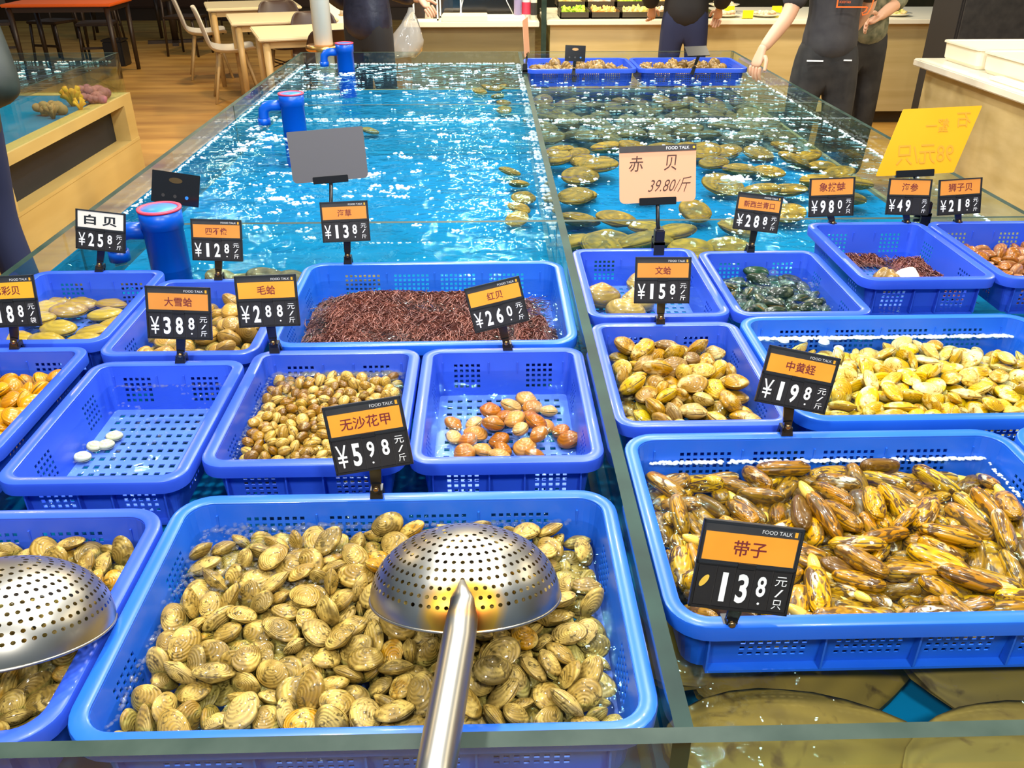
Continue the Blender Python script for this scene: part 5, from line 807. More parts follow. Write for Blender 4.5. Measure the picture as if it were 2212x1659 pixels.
for i, (x, y) in enumerate(RED):
    s = rnd.uniform(.85, 1.1); up = .018 if i in (10, 14, 17, 18, 23) else 0
    e = Euler((rnd.uniform(-.5, .5), rnd.uniform(-.35, .35), rnd.uniform(0, 6.28))).to_quaternion()
    lab, grp = 'pinkish orange clam scattered on the slotted basket floor', 'scattered pinkish orange clams'
    if i == 0: lab, grp = 'pinkish orange clam topmost and farthest in the scattered group', None
    if i == 7: lab, grp = 'greyish pink clam at the left end of the scattered group', None
    if i == 20: lab, grp = 'banded pink clam at the right end of the scattered group', None
    place('pink_clam', redA, (x, y, FLZ + .0135 * s + up), e, (s, s, s), lab, 'clam', grp)
CREAM = [(-1.025, 1.880), (-0.958, 1.875), (-0.889, 1.872), (-1.021, 1.825), (-0.960, 1.815), (-0.880, 1.815), (-1.007, 1.767), (-0.838, 1.765), (-0.955, 1.741), (-0.872, 1.722), (-0.952, 1.678), (-0.866, 1.675), (-1.02, 1.69)]
cm = shell_mesh('surf_clam', .082, .054, .026, M['clam_cream'], um=(.05, .28))
for i, (x, y) in enumerate(CREAM):
    lab, grp = 'large smooth cream clam lying flat behind the orange clams', 'large cream clams'
    place('surf_clam', cm, (x, y, FLZ + .016 + (.012 if i in (4, 6, 3) else 0)), Euler((rnd.uniform(-.25, .25), rnd.uniform(-.2, .2), rnd.uniform(-.5, .5))).to_quaternion(), (1, 1, 1), lab, 'clam', grp)
wc = shell_mesh('clam', .030, .023, .016, M['clam_white'])
for (x, y), lab in zip([(-0.668, 1.300), (-0.690, 1.268), (-0.697, 1.235), (-0.672, 1.272)], ['small white clam farthest right of the four in the near-empty basket', 'small white clam in the middle of the four in the near-empty basket', 'small white clam nearest the rim of the near-empty basket', 'small white clam tucked between two others in the near-empty basket']):
    place('white_clam', wc, (x, y, FLZ + .009), Euler((.2, .1, rnd.uniform(-.8, .8))).to_quaternion(), (1, 1, 1), lab, 'clam', None)
bc = shell_mesh('giant_clam', .095, .072, .052, M['cockle'], um=(.05, .33))
for (x, y), lab, r in zip([(.262, 1.865), (.305, 1.775), (.365, 1.930), (.345, 1.835)], ['largest brown clam, gaping, at the left of its bare basket', 'large tan clam nearest the rim in the bare basket by the divider', 'large brown clam half hidden behind a price tag', 'large pinkish clam lying between the other big clams'], (.3, -.4, 1.2, .8)):
    place('giant_clam', bc, (x, y, FLZ + .027), Euler((.25, .1, r)).to_quaternion(), (1, 1, 1), lab, 'clam', None)
# raised basket: one pale round snail, two brown seaweed tufts
me = shell_mesh('moon_snail', .060, .056, .050, M['anemone'], um=(.1, .2)); 
at = me.attributes['ring'].data
at.foreach_set('value', [.4] * len(me.vertices))
place('moon_snail', me, (.985, 1.870, .773 + .026), Euler((.4, .2, .4)).to_quaternion(), (1, 1, 1), 'pale cream round snail shell alone in the raised basket', 'snail', None)
# ochre fan shells on the floor of the middle right compartment
def fan_mesh(name, L, W, H, m, um): return shell_mesh(name, L, W, H, m, um=um, nth=26)
oc = fan_mesh('scallop', .15, .125, .045, M['ochre'], (0, .38))
OCHRE = [(0.286, 3.64), (0.364, 3.60), (0.498, 3.66), (0.613, 3.62), (0.719, 3.60), (0.82, 3.65), (0.898, 3.58), (0.992, 3.60), (1.138, 3.62), (1.26, 3.65), (1.34, 3.58), (1.345, 3.42), (1.25, 3.48), (1.35, 3.27), (0.381, 3.47), (0.272, 3.45), (0.346, 3.25), (0.424, 3.33), (0.339, 3.044), (0.30, 2.93), (0.553, 3.009), (0.292, 2.726), (0.408, 2.675), (0.491, 2.626), (0.352, 2.535), (0.571, 2.579), (0.899, 3.419), (0.993, 3.346), (1.092, 3.308), (0.857, 3.09), (0.96, 2.97), (1.077, 3.024), (1.23, 3.14), (0.684, 2.764), (0.787, 2.618), (0.994, 2.756), (1.34, 3.08), (1.237, 2.907), (.45, 2.46), (.33, 2.40), (.60, 2.42), (.25, 2.52), (.52, 2.52), (.72, 2.45)]
for i, (x, y) in enumerate(OCHRE):
    s = rnd.uniform(.8, 1.15)
    place('scallop', oc, (x, y, ZF + .026 * s + rnd.uniform(0, .03)), Euler((rnd.uniform(-.3, .3), rnd.uniform(-.3, .3), rnd.uniform(0, 6.28))).to_quaternion(), (s, s, s), 'ochre fan shell under water in the middle right compartment', 'scallop', 'ochre fan shells in the middle right compartment')
oy = fan_mesh('oyster', .16, .11, .05, M['dark_shellfish'], (.2, .3))
for i in range(64):
    x, y = .27 + (i % 9) * .132 + rnd.uniform(-.04, .04), 3.86 + (i // 9) * .125 + rnd.uniform(-.03, .03)
    place('oyster', oy, (x, y, ZF + .03 + rnd.uniform(0, .03)), Euler((rnd.uniform(-.3, .3), rnd.uniform(-.3, .3), rnd.uniform(0, 6.28))).to_quaternion(), (1, 1, 1), 'dark brown oyster under water in the far right compartment', 'oyster', 'dark oysters in the far right compartment')
for x, y in [(0.08, 3.35), (0.11, 3.17), (0.12, 2.99), (0.10, 2.87), (0.09, 2.75), (0.07, 5.2), (0.05, 4.93), (0.08, 4.55), (-.05, 5.1), (-0.553, 4.085), (-0.646, 3.95), (.08, 4.75), (.0, 5.2)]:
    place('scallop', oc, (x, y, ZF + .03), Euler((rnd.uniform(-.3, .3), rnd.uniform(-.3, .3), rnd.uniform(0, 6.28))).to_quaternion(), (.62, .62, .62), 'small brown shell under water in the left compartments', 'scallop', 'small shells in the left compartments')
for i in range(36):
    x, y = -.98 + (i % 12) * .062 + rnd.uniform(-.02, .02), 2.0 + (i // 12 % 2) * .085 + rnd.uniform(-.02, .02)
    if abs(x + .79) < .09: continue
    place('oyster', oy, (x, y, ZF + .03 + (i // 12) * .042 + rnd.uniform(0, .012)), Euler((rnd.uniform(-.3, .3), rnd.uniform(-.3, .3), rnd.uniform(0, 6.28))).to_quaternion(), (.7, .7, .7), 'brown oyster under water behind the cockle basket', 'oyster', 'oysters behind the cockle basket')
ps = shell_mesh('pen_shell', .34, .17, .05, M['pen_shell'], um=(-.46, .0), p=1.7, nth=28, asym=.25)
for (x, y, r, dz), lab in zip([(.42, .80, .25, 0), (.70, .77, -.15, .01), (.36, .655, .05, .03), (.62, .64, .3, .02), (.93, .70, .5, .0), (1.12, .80, .1, .02), (.30, .90, 1.0, .02)], ['large brown pen shell under the middle of the razor clam basket', 'large brown pen shell under the right of the razor clam basket', 'large pale brown pen shell lying next to the front glass near the divider', 'large orange-brown pen shell lying next to the middle of the front glass', 'large brown pen shell pointing to the bare blue floor', 'large brown pen shell in the right front corner of the tank', 'large dark pen shell deep beside the divider']):
    place('pen_shell', ps, (x, y, ZF + .03 + dz), Euler((.15, .08, r)).to_quaternion(), (1, 1, 1), lab, 'pen shell', None)

# seaweed: a low mound of fine threads nobody could count
def seaweed(name, label, x0, x1, y0, y1, z0, top, n, seed, m, th=.0011, ln=.05):
    rn = random.Random(seed); vs, fs = [], []
    def hgt(x, y):
        u, v = (x - x0) / (x1 - x0), (y - y0) / (y1 - y0)
        e = min(1, 5 * u + .15) * min(1, 6 * (1 - u) + .05) * min(1, 6 * v + .4) * min(1, 5 * (1 - v) + .1)
        return z0 + (top - z0) * (e ** .5) * (.80 + .20 * math.sin(9 * u + 5 * v) * math.cos(7 * v - 3 * u)) * (1 - .35 * max(0, u - .55) / .45)
    gx, gy = 40, 28
    for j in range(gy + 1):
        for i in range(gx + 1):
            x, y = x0 + (x1 - x0) * i / gx, y0 + (y1 - y0) * j / gy
            vs.append((x, y, hgt(x, y) - .004 + rn.uniform(-.002, .002)))
    for j in range(gy):
        for i in range(gx):
            a = j * (gx + 1) + i; fs.append((a, a + 1, a + gx + 2, a + gx + 1))
    for k in range(n):
        x, y = rn.uniform(x0, x1), rn.uniform(y0, y1); a = rn.gauss(.3, .9); L = rn.uniform(.5, 1.3) * ln; c = rn.uniform(-1.4, 1.4)
        pts = []
        lift = rn.uniform(-.002, .006)
        for s in range(5):
            z = hgt(min(max(x, x0), x1), min(max(y, y0), y1)) + lift + .005 * math.sin(s * 1.4 + k) - .001
            pts.append((x, y, z)); x += math.cos(a) * L / 4; y += math.sin(a) * L / 4; a += c / 4
        b = len(vs); w_ = th * rn.uniform(.7, 1.3)
        for s, p in enumerate(pts):
            t = w_ * (1 if s < 4 else .4)
            for q in range(3):
                an = 2.094 * q + k; vs.append((p[0] + t * math.cos(an), p[1] + t * .7 * math.cos(an + 1.57), p[2] + t * math.sin(an)))
        for s in range(4):
            for q in range(3):
                u = b + s * 3; fs.append((u + q, u + (q + 1) % 3, u + 3 + (q + 1) % 3, u + 3 + q))
    return tag(py(name, vs, fs, m, None, True), label, 'seaweed', None, 'stuff')
seaweed('seaweed', 'wet red-brown thread seaweed filling the wide basket', -.405, .10, 1.535, 1.885, .742, .803, 5200, 3, M['seaweed'])
seaweed('seaweed', 'small dark tuft of red-brown seaweed at the right end of its basket', .04, .130, 1.53, 1.72, .742, .800, 700, 4, M['seaweed'])
seaweed('seaweed', 'brown weed lying right of the pale snail in the raised basket', 1.00, 1.075, 1.78, 2.02, .775, .815, 500, 6, M['seaweed'])
seaweed('seaweed', 'flat dark weed along the back of the raised basket', .88, 1.0, 2.00, 2.06, .775, .795, 260, 7, M['seaweed'])
place('whelk', wk, (.935, 1.850, .80), Euler((1.4, .2, .5)).to_quaternion(), (1, 1, 1), 'amber whelk lying left of the pale snail in the raised basket', 'whelk', None)

# ---------------------------------------------------------------- foam and bubbles (uncountable)
def foam(name, label, domes, m, z=ZW, flat=.62):
    vs, fs = [], []; seg = 8
    for (x, y, r) in domes:
        b = len(vs)
        for t, hh in ((1.0, 0.0), (.86, .50), (.5, .87)):
            for k in range(seg): a = 6.2832 * k / seg; vs.append((x + r * t * math.cos(a), y + r * t * math.sin(a), z + r * hh * flat))
        vs.append((x, y, z + r * flat))
        for j in range(2):
            for k in range(seg): fs.append((b + j * seg + k, b + j * seg + (k + 1) % seg, b + (j + 1) * seg + (k + 1) % seg, b + (j + 1) * seg + k))
        for k in range(seg): fs.append((b + 2 * seg + k, b + 2 * seg + (k + 1) % seg, b + 3 * seg))
    return tag(py(name, vs, fs, m, None, True), label, 'foam', None, 'stuff')
def clusters(rn, x0, x1, y0, y1, n, rc=(.006, .022), rb=(.0025, .006), hot=None):
    out = []
    for i in range(n):
        cx, cy = rn.uniform(x0, x1), rn.uniform(y0, y1)
        if hot and rn.random() < .5:
            h = rn.choice(hot); cx, cy = min(max(rn.gauss(h[0], h[2]), x0), x1), min(max(rn.gauss(h[1], h[2]), y0), y1)
        r = rn.uniform(*rc) * rn.choice((.5, 1, 1, 1.3)); k = max(2, int(r * r / (.0055 ** 2)))
        for j in range(min(k, 14)):
            a, d = rn.uniform(0, 6.28), r * math.sqrt(rn.random()); out.append((cx + d * math.cos(a), cy + d * math.sin(a), rn.uniform(*rb)))
    return out
def edge_line(rn, a, b, n, sp=.008, rb=(.003, .008)):
    return [(a[0] + (b[0] - a[0]) * t + rn.uniform(-sp, sp), a[1] + (b[1] - a[1]) * t + rn.uniform(-sp, sp), rn.uniform(*rb)) for t in [rn.random() for _ in range(n)]]
rn = random.Random(11)
dl = clusters(rn, -1.03, .15, 2.22, 3.70, 150, hot=[(-.85, 3.2, .14), (-.7, 2.7, .15), (-.3, 2.7, .2), (-.1, 3.4, .2)]) + clusters(rn, -1.03, .15, 3.80, 5.28, 210, hot=[(-.8, 4.9, .15), (-.3, 4.6, .3)])
for x, y, r in [(-0.286, 2.72, .035), (-0.408, 2.873, .03), (-0.914, 3.495, .04), (-0.921, 3.228, .045), (-0.913, 3.338, .04), (-0.86, 3.413, .04), (-0.652, 2.602, .03), (-0.752, 4.339, .05), (-0.79, 3.40, .05), (-0.747, 4.97, .06), (-.9, 4.9, .06), (-.95, 3.6, .05)]:
    dl += [(x + r * rn.gauss(0, .45), y + r * rn.gauss(0, .45), rn.uniform(.004, .008)) for _ in range(26)]
dl += edge_line(rn, (-1.066, 2.2), (-1.066, 5.3), 520, .006, (.002, .006)) + edge_line(rn, (-1.06, 5.312), (.17, 5.312), 260, .012) + edge_line(rn, (-1.06, 3.735), (.17, 3.735), 200) + edge_line(rn, (-1.06, 3.77), (.17, 3.77), 160) + edge_line(rn, (-.4, 2.19), (.17, 2.19), 60, .003, (.002, .004)) + edge_line(rn, (.17, 2.2), (.17, 5.3), 200, .006)
foam('foam', 'white bubble clusters floating in the left compartments', dl, M['foam'])
dr = clusters(rn, .22, 1.40, 2.22, 3.70, 250, (.005, .016), hot=[(.6, 3.6, .2), (1.0, 3.5, .2)]) + clusters(rn, .22, 1.40, 3.80, 4.78, 150, (.005, .014))
dr += [(.818 + .04 * rn.gauss(0, .5), 2.80 + .03 * rn.gauss(0, .5), rn.uniform(.005, .009)) for _ in range(60)]
dr += edge_line(rn, (.2, 3.735), (1.42, 3.735), 240, .010) + edge_line(rn, (1.42, 2.2), (1.42, 5.3), 260, .007) + edge_line(rn, (.203, 2.2), (.203, 4.8), 160, .006)
foam('foam', 'white bubble clusters floating in the right compartments', dr, M['foam'])
df = clusters(rn, -.40, -.22, .83, .975, 130, (.008, .03), (.001, .004)) + edge_line(rn, (-.405, .978), (.13, .978), 120, .006, (.0015, .006)) + edge_line(rn, (-.415, .62), (-.405, .97), 120, .004, (.0015, .003))
foam('froth', 'clear froth in the back left corner of the big clam basket', df, M['froth'], ZW + .004)
df = clusters(rn, -.40, -.18, 1.36, 1.445, 60, (.008, .03), (.0015, .005)) + edge_line(rn, (-.41, 1.448), (-.17, 1.448), 130, .005, (.002, .010)) + edge_line(rn, (-.418, 1.12), (-.418, 1.44), 160, .004, (.0015, .003))
foam('froth', 'clear froth along the back of the tiny clam basket', df, M['froth'], ZW)
df = edge_line(rn, (.54, 1.580), (1.08, 1.580), 520, .005, (.002, .006)) + [(.60, 1.57, .012), (.64, 1.572, .010), (.68, 1.56, .012), (.70, 1.53, .011), (.63, 1.50, .010)]
foam('foam', 'white foam line along the back of the yellow clam basket', df, M['foam'], ZW)
df = edge_line(rn, (.25, 1.131), (.79, 1.131), 420, .0035, (.0015, .0045)) + edge_line(rn, (.795, .9), (.79, 1.12), 90, .003, (.001, .003))
foam('foam', 'white foam line along the back of the razor clam basket', df, M['foam'], ZW)
df = clusters(rn, .56, .76, 1.68, 1.92, 60, (.006, .02), (.0015, .005)) + [(.66, 1.93, .012), (.69, 1.945, .014), (.64, 1.93, .010)]
foam('froth', 'clear froth over the dark green mussels', df, M['froth'], ZW)
df = clusters(rn, -.70, -.49, 1.15, 1.41, 50, (.004, .012), (.0012, .004)) + edge_line(rn, (-.70, 1.41), (-.49, 1.41), 70, .004, (.0015, .004))
foam('froth', 'fine bubbles on the water of the near-empty basket', df, M['froth'], ZW)

# ---------------------------------------------------------------- blue standpipes
def standpipe(x, y, ztop, label):
    rt = root('standpipe', label, 'pipe', (x, y, ZF), 0, None)
    hgt = ztop - ZF; r = .047
    bm = bmesh.new(); lathe(bm, [(r, 0), (r, hgt - .045), (r + .003, hgt - .044), (r + .003, hgt), (r - .003, hgt), (r - .003, hgt - .012), (0, hgt - .012)], 36); obj('pipe_body', bm, M['pipe'], rt, False).data.polygons.foreach_set('use_smooth', [True] * len(rt.children[0].data.polygons))
    bm = bmesh.new(); lathe(bm, [(r - .004, hgt - .002), (r + .0045, hgt - .002), (r + .0045, hgt + .003), (r - .004, hgt + .003), (r - .004, hgt - .002)], 36); obj('rim_ring', bm, M['pink'], rt, True)
    bm = bmesh.new(); lathe(bm, [(0, hgt + .001), (r - .004, hgt + .001), (r - .004, hgt - .004)], 36); obj('cap', bm, M['pipe_cap'], rt, True)
    bm = bmesh.new(); ze = .880 - ZF
    tube(bm, [(-r + .01, 0, ze), (-.085, 0, ze), (-.105, 0, ze - .006), (-.117, 0, ze - .02), (-.120, 0, ze - .045), (-.120, 0, ze - .062)], .021, 18); tube(bm, [(-.120, 0, ze - .05), (-.120, 0, ze - .075)], .025, 18); obj('elbow_outlet', bm, M['pipe'], rt, True)
    bm = bmesh.new(); tube(bm, [(-.120, 0, ze - .07), (-.121, .001, ze - .085), (-.120, 0, .152)], [.017, .015, .016], 12); obj('water_stream', bm, M['froth'], rt, True)
standpipe(-.795, 2.030, .935, 'tall blue standpipe with pink ring nearest, behind the cockle basket')
standpipe(-.792, 3.593, .925, 'blue standpipe with pink ring halfway along the tank, behind the blank sign')
standpipe(-.800, 5.118, .926, 'blue standpipe with pink ring farthest, beside the metal pole')

# ---------------------------------------------------------------- strainer ladles
def ladle(label, c, tilt_deg, rz, neck_ang, hend):
    """steel bowl lying mouth down; local +Z through the crown, neck at local angle neck_ang"""
    rt = root('strainer_ladle', label, 'strainer', c)
    Rr, H = .1135, .082
    mt = Matrix.Rotation(rz, 4, 'Z') @ Matrix.Rotation(R(-tilt_deg), 4, 'X')
    def pt(th, ph):                      # ph 0 rim .. 1 crown
        a = ph * math.pi / 2; return Vector((Rr * math.cos(a) * math.cos(th), Rr * math.cos(a) * math.sin(th), H * math.sin(a) ** .95 if a > 0 else 0))
    nk = pt(neck_ang, .12)
    bm = bmesh.new(); rl = bm.verts.layers.float.new('rust_and_glow')
    def V(th, ph):
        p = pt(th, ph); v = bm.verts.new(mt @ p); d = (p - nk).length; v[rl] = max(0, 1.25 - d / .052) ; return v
    seg = 96
    def band(ps):
        rings = [[V(2 * math.pi * k / seg, p) for k in range(seg)] for p in ps]
        for a, b in zip(rings, rings[1:]):
            for k in range(seg): bm.faces.new((a[k], a[(k + 1) % seg], b[(k + 1) % seg], b[k]))
    band([0, .03, .07, .11, .15])
    arc = .152; rows = 10; p0, p1 = .15, .90; dp = (p1 - p0) / rows; rh = .0026
    for i in range(rows):
        pc = p0 + dp * (i + .5); rad = Rr * math.cos(pc * math.pi / 2); n = max(6, int(2 * math.pi * rad / .0098)); dt = 2 * math.pi / n
        for k in range(n):
            tc = (k + .5 * (i % 2)) * dt; out, inn = [], []
            for q in range(8):
                a = math.pi / 4 * q; cx, cy = math.cos(a), math.sin(a); mxx = max(abs(cx), abs(cy))
                out.append(V(tc + cx / mxx * dt / 2, pc + cy / mxx * dp / 2))
                inn.append(V(tc + rh * cx / rad, pc + rh * cy / arc))
            for q in range(8): bm.faces.new((out[q], out[(q + 1) % 8], inn[(q + 1) % 8], inn[q]))
    band([.90, .93, .96, .985, 1.0])
    bmesh.ops.remove_doubles(bm, verts=bm.verts, dist=.0002)
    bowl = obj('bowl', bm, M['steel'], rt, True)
    inv = mt.to_3x3().inverted(); nr = []
    for v in bowl.data.vertices:
        l = inv @ v.co; nr.append((mt.to_3x3() @ Vector((l.x / Rr ** 2, l.y / Rr ** 2, max(l.z, .0) / H ** 2))).normalized())
    bowl.data.normals_split_custom_set_from_vertices(nr)
    bm = bmesh.new(); rl = bm.verts.layers.float.new('rust_and_glow')
    n = 64; rings = []
    for k in range(n):
        t = 2 * math.pi * k / n; row = []
        for q in range(6):
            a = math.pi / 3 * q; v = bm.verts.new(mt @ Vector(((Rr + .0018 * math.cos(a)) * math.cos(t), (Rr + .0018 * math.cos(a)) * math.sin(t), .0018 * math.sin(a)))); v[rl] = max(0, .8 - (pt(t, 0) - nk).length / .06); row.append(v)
        rings.append(row)
    for k in range(n):
        for q in range(6): bm.faces.new((rings[k][q], rings[(k + 1) % n][q], rings[(k + 1) % n][(q + 1) % 6], rings[k][(q + 1) % 6]))
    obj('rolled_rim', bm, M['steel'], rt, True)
    # tube handle welded to the front of the bowl, its end cut to a point over the bowl
    bm = bmesh.new(); rl = bm.verts.layers.float.new('rust_and_glow')
    a = mt @ pt(neck_ang, .40); b = mt @ pt(neck_ang, .06) + Vector((0, 0, .006)); e = Vector(hend) - Vector(c)
    d = (e - b)
    pts = [a + Vector((0, 0, .001)), a * .45 + b * .55 + Vector((0, 0, .006)), b + Vector((0, 0, .004)), b + d * .18, b + d * .5, b + d, b + d * 1.5]
    tube(bm, pts, [.003, .013, .0172, .0178, .0178, .0178, .0178], 24)
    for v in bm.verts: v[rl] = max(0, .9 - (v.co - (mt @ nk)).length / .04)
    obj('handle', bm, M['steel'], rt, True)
ladle('perforated steel strainer lying mouth down on the big basket of clams', (-.035, .782, .838), 22, 0, R(-90), (-.0525, .489, .910))
ladle('perforated steel strainer half out of frame on the left clam basket', (-.556, .735, .838), 22, 0, R(-120), (-.76, .47, .93))

# ---------------------------------------------------------------- price tags
def tag_matrix(rootloc, cen, lean, roll):
    return Matrix.Translation(Vector(cen) - Vector(rootloc)) @ Matrix.Rotation(R(-lean), 4, 'X') @ Matrix.Rotation(R(-roll), 4, 'Y')
def clip_parts(rt, mtx, ph, jaw):
    """black stem with a brass pivot from the plate's lower edge down to a jaw gripping the rim"""
    a = mtx @ Vector((0, .004, -ph / 2 + .004)); j = Vector(jaw); d = j - a
    bm = bmesh.new(); q = Vector((0, -1, 0))
    def slab(p0, p1, w0, w1, t):
        ax = (p1 - p0).normalized(); sx = Vector((1, 0, 0)); sx = (sx - ax * sx.dot(ax)).normalized(); n = ax.cross(sx)
        vv = []
        for p, ww in ((p0, w0), (p1, w1)):
            vv += [bm.verts.new(p + sx * ww * s + n * t * k) for s, k in ((-1, -1), (1, -1), (1, 1), (-1, 1))]
        for f in ((0, 1, 2, 3), (7, 6, 5, 4), (0, 4, 5, 1), (1, 5, 6, 2), (2, 6, 7, 3), (3, 7, 4, 0)): bm.faces.new([vv[i] for i in f])
    slab(a, a + d * .45, .0085, .0075, .002); slab(a + d * .42, a + d * .72, .0062, .0062, .0045)
    obj('stem', bm, M['black_gloss'], rt)
    bm = bmesh.new(); m = a + d * .55
    lathe(bm, [(0, .0042), (.0035, .0042), (.0048, .002), (.0048, -.007), (0, -.007)], 14, Matrix.Translation(m + Vector((0, -.004, 0))) @ Matrix.Rotation(R(90), 4, 'X')); obj('pivot', bm, M['brass'], rt, True)
    bm = bmesh.new(); slab(a + d * .68, j + Vector((0, -.003, -.004)), .0085, .0105, .0042); slab(a + d * .70 + Vector((0, .012, 0)), j + Vector((0, .016, .004)), .0085, .0105, .003)
    bx(bm, tuple(a + d * .66 + Vector((-.0085, -.003, -.004))), tuple(a + d * .66 + Vector((.0085, .014, .004)))); obj('clip_jaw', bm, M['black'], rt)
def plate_parts(rt, mtx, pw, ph, card, name, digits, unit, ink='ink_red', yen='\u00a5', header=True, hand=False):
    k = pw / .111
    bm = bmesh.new(); bx(bm, (-pw / 2, 0, -ph / 2), (pw / 2, .004, ph / 2), None, .0008); 
    for v in bm.verts: v.co = mtx @ v.co
    obj('plate', bm, M['panel_grey'], rt)
    # raised frame
    bm = bmesh.new(); t = .0028 * k; zt = ph / 2; zm = ph * .02
    for a, b in (((-pw / 2, -zt), (-pw / 2 + t, zt)), ((pw / 2 - t, -zt), (pw / 2, zt)), ((-pw / 2, zt - t), (pw / 2, zt)), ((-pw / 2, -zt), (pw / 2, -zt + t)), ((-pw / 2, zm - t * .6), (pw / 2, zm + t * .9))):
        bx(bm, (a[0], -.0022, a[1]), (b[0], .001, b[1]), mtx)
    bx(bm, (-.010 * k, -.0034, zm - t), (.010 * k, .001, zm + t * 1.2), mtx)
    obj('frame', bm, M['black'], rt)
    hd = ph * .10 if header else 0.0
    c1 = zt - t - hd; c0 = zm + t * 1.3; chh = c1 - c0
    bm = bmesh.new(); bx(bm, (-pw / 2 + t * 1.6, -.0010, c0), (pw / 2 - t * 1.6, .0002, c1), mtx); card_o = obj('name_card', bm, M[card], rt)
    wn = min(pw * .86, chh * .56 * len(name)) if not hand else pw * .66
    lettering('card_lettering', name, 0, (c0 + c1) / 2, wn, chh * (.56 if not hand else .62), -.0013, M[ink], card_o, mtx, .012 if not hand else .03)
    if header:
        lettering('header_lettering', 'FOOD TALK', pw * .24, zt - t - hd * .5, pw * .30, hd * .42, -.0006, M['white'], rt, mtx)
        bm = bmesh.new(); bx(bm, (pw * .415, -.0006, zt - t - hd * .78), (pw * .445, .0001, zt - t - hd * .2), mtx, .0); obj('header_mark', bm, M['yellow_card'], rt)
    # digit cards
    z1 = zm - t * 1.2; z0 = -zt + t * 1.2; dh = z1 - z0; slots = 5; sw = (pw - 2.4 * t) / slots; xl = -pw / 2 + 1.2 * t
    for i in range(slots):
        bm = bmesh.new(); bx(bm, (xl + i * sw + .0006, -.0010, z0), (xl + (i + 1) * sw - .0006, .0002, z1), mtx); dc = obj('digit_card', bm, M['digit_card'], rt)
        cx = xl + (i + .5) * sw; zc = (z0 + z1) / 2
        if i == 0:
            if yen: lettering('currency_sign', yen, cx, zc, sw * .72, dh * .74, -.0013, M['white'], dc, mtx, .0)
        elif i == 4:
            lettering('unit_sign', unit[0], cx, zc + dh * .28, sw * .62, dh * .24, -.0013, M['white'], dc, mtx)
            lettering('unit_sign', '/', cx, zc - dh * .02, sw * .42, dh * .20, -.0013, M['white'], dc, mtx)
            lettering('unit_sign', unit[1], cx, zc - dh * .31, sw * (.52 if len(unit[1]) == 1 else .8), dh * .24, -.0013, M['white'], dc, mtx)
        else:
            ch = digits[i - 1]
            if ch == ' ': continue
            small = ch.islower() or ch in 'abc' or ch.startswith('s')
            kind, val = ch[0], ch[1:]
            if kind == 'B': lettering('price_digit', val, cx, zc, sw * (.60 if val != '1' else .30), dh * .74, -.0013, M['white'], dc, mtx, .028)
            else:
                lettering('price_digit', val, cx, zc + dh * .10, sw * .50, dh * .52, -.0013, M['white'], dc, mtx, .022)
                if kind == 'D':
                    bm = bmesh.new(); bmesh.ops.create_circle(bm, cap_ends=True, segments=12, radius=sw * .07, matrix=mtx @ Matrix.Translation((cx, -.0013, zc - dh * .33)) @ Matrix.Rotation(R(90), 4, 'X')); obj('price_point', bm, M['white'], dc)
    bm = bmesh.new(); bx(bm, (-pw / 2 + .0012, -.0030, zm), (pw / 2 - .0012, -.0026, zt + .001), mtx); obj('clear_cover', bm, M['cover'], rt)
def price_tag(label, jaw, cen, roll, pw, ph, card, name, digits, unit, lean=15, group='price tags clipped to the baskets', **kw):
    rt = root('price_tag', label, 'price tag', jaw, 0, group)
    mtx = tag_matrix(jaw, cen, lean, roll)
    plate_parts(rt, mtx, pw, ph, card, name, digits, unit, **kw); clip_parts(rt, mtx, ph, (0, 0, 0))
    return rt
JIN = ('\u5143', '\u65a4')
rt = price_tag('large orange price tag reading 13.8 on the front rim of the razor clams', (.274, .742, .806), (.287, .749, .901), -7.7, .116, .108, 'orange_card', '\u5e26\u5b50', ['B1', 'B3', 'D8'], ('\u5143', '\u53ea'), yen=None)
mt0 = tag_matrix((.274, .742, .806), (.287, .749, .901), 15, -7.7)
bm = bmesh.new(); bx(bm, (-.054, -.0012, -.044), (-.036, -.0008, -.004), mt0)
pc = obj('picture_card', bm, M['digit_card'], rt); pc['label'] = 'small picture of a golden shell'
bm = bmesh.new(); bmesh.ops.create_circle(bm, cap_ends=True, segments=18, radius=.0085, matrix=mt0 @ Matrix.Translation((-.0455, -.0016, -.020)) @ Matrix.Rotation(R(90), 4, 'X') @ Matrix.Rotation(R(-30), 4, 'Z') @ Matrix.Diagonal((.42, 1, 1, 1))); obj('shell_picture', bm, M['razor_foot'], pc)
price_tag('orange price tag reading 5.98 clipped behind the big front clam basket', (-.167, 1.000, .812), (-.172, 1.008, .923), 8.7, .109, .099, 'orange_card', '\u65e0\u6c99\u82b1\u7532', ['B5', 'D9', 'S8'], JIN)
price_tag('orange price tag reading 19.8 clipped behind the razor clam basket', (.470, 1.150, .812), (.474, 1.157, .921), -11.8, .114, .091, 'orange_card', '\u4e2d\u9ec4\u86cf', ['B1', 'B9', 'D8'], JIN)
price_tag('amber price tag reading 38.8 clipped behind the near-empty basket', (-.580, 1.430, .813), (-.566, 1.439, .921), -2.5, .116, .096, 'amber_card', '\u5927\u96ea\u86e4', ['B3', 'B8', 'D8'], JIN)
price_tag('orange price tag reading 2.88 clipped behind the tiny speckled clams', (-.411, 1.467, .818), (-.414, 1.476, .927), 1.6, .113, .096, 'orange_card', '\u6bdb\u86e4', ['B2', 'S8', 'D8'], JIN)
price_tag('tilted orange price tag reading 26.0 clipped behind the pinkish clams', (.034, 1.467, .812), (.011, 1.473, .916), 13.1, .105, .086, 'orange_card', '\u7ea2\u8d1d', ['B2', 'B6', 'D0'], JIN)
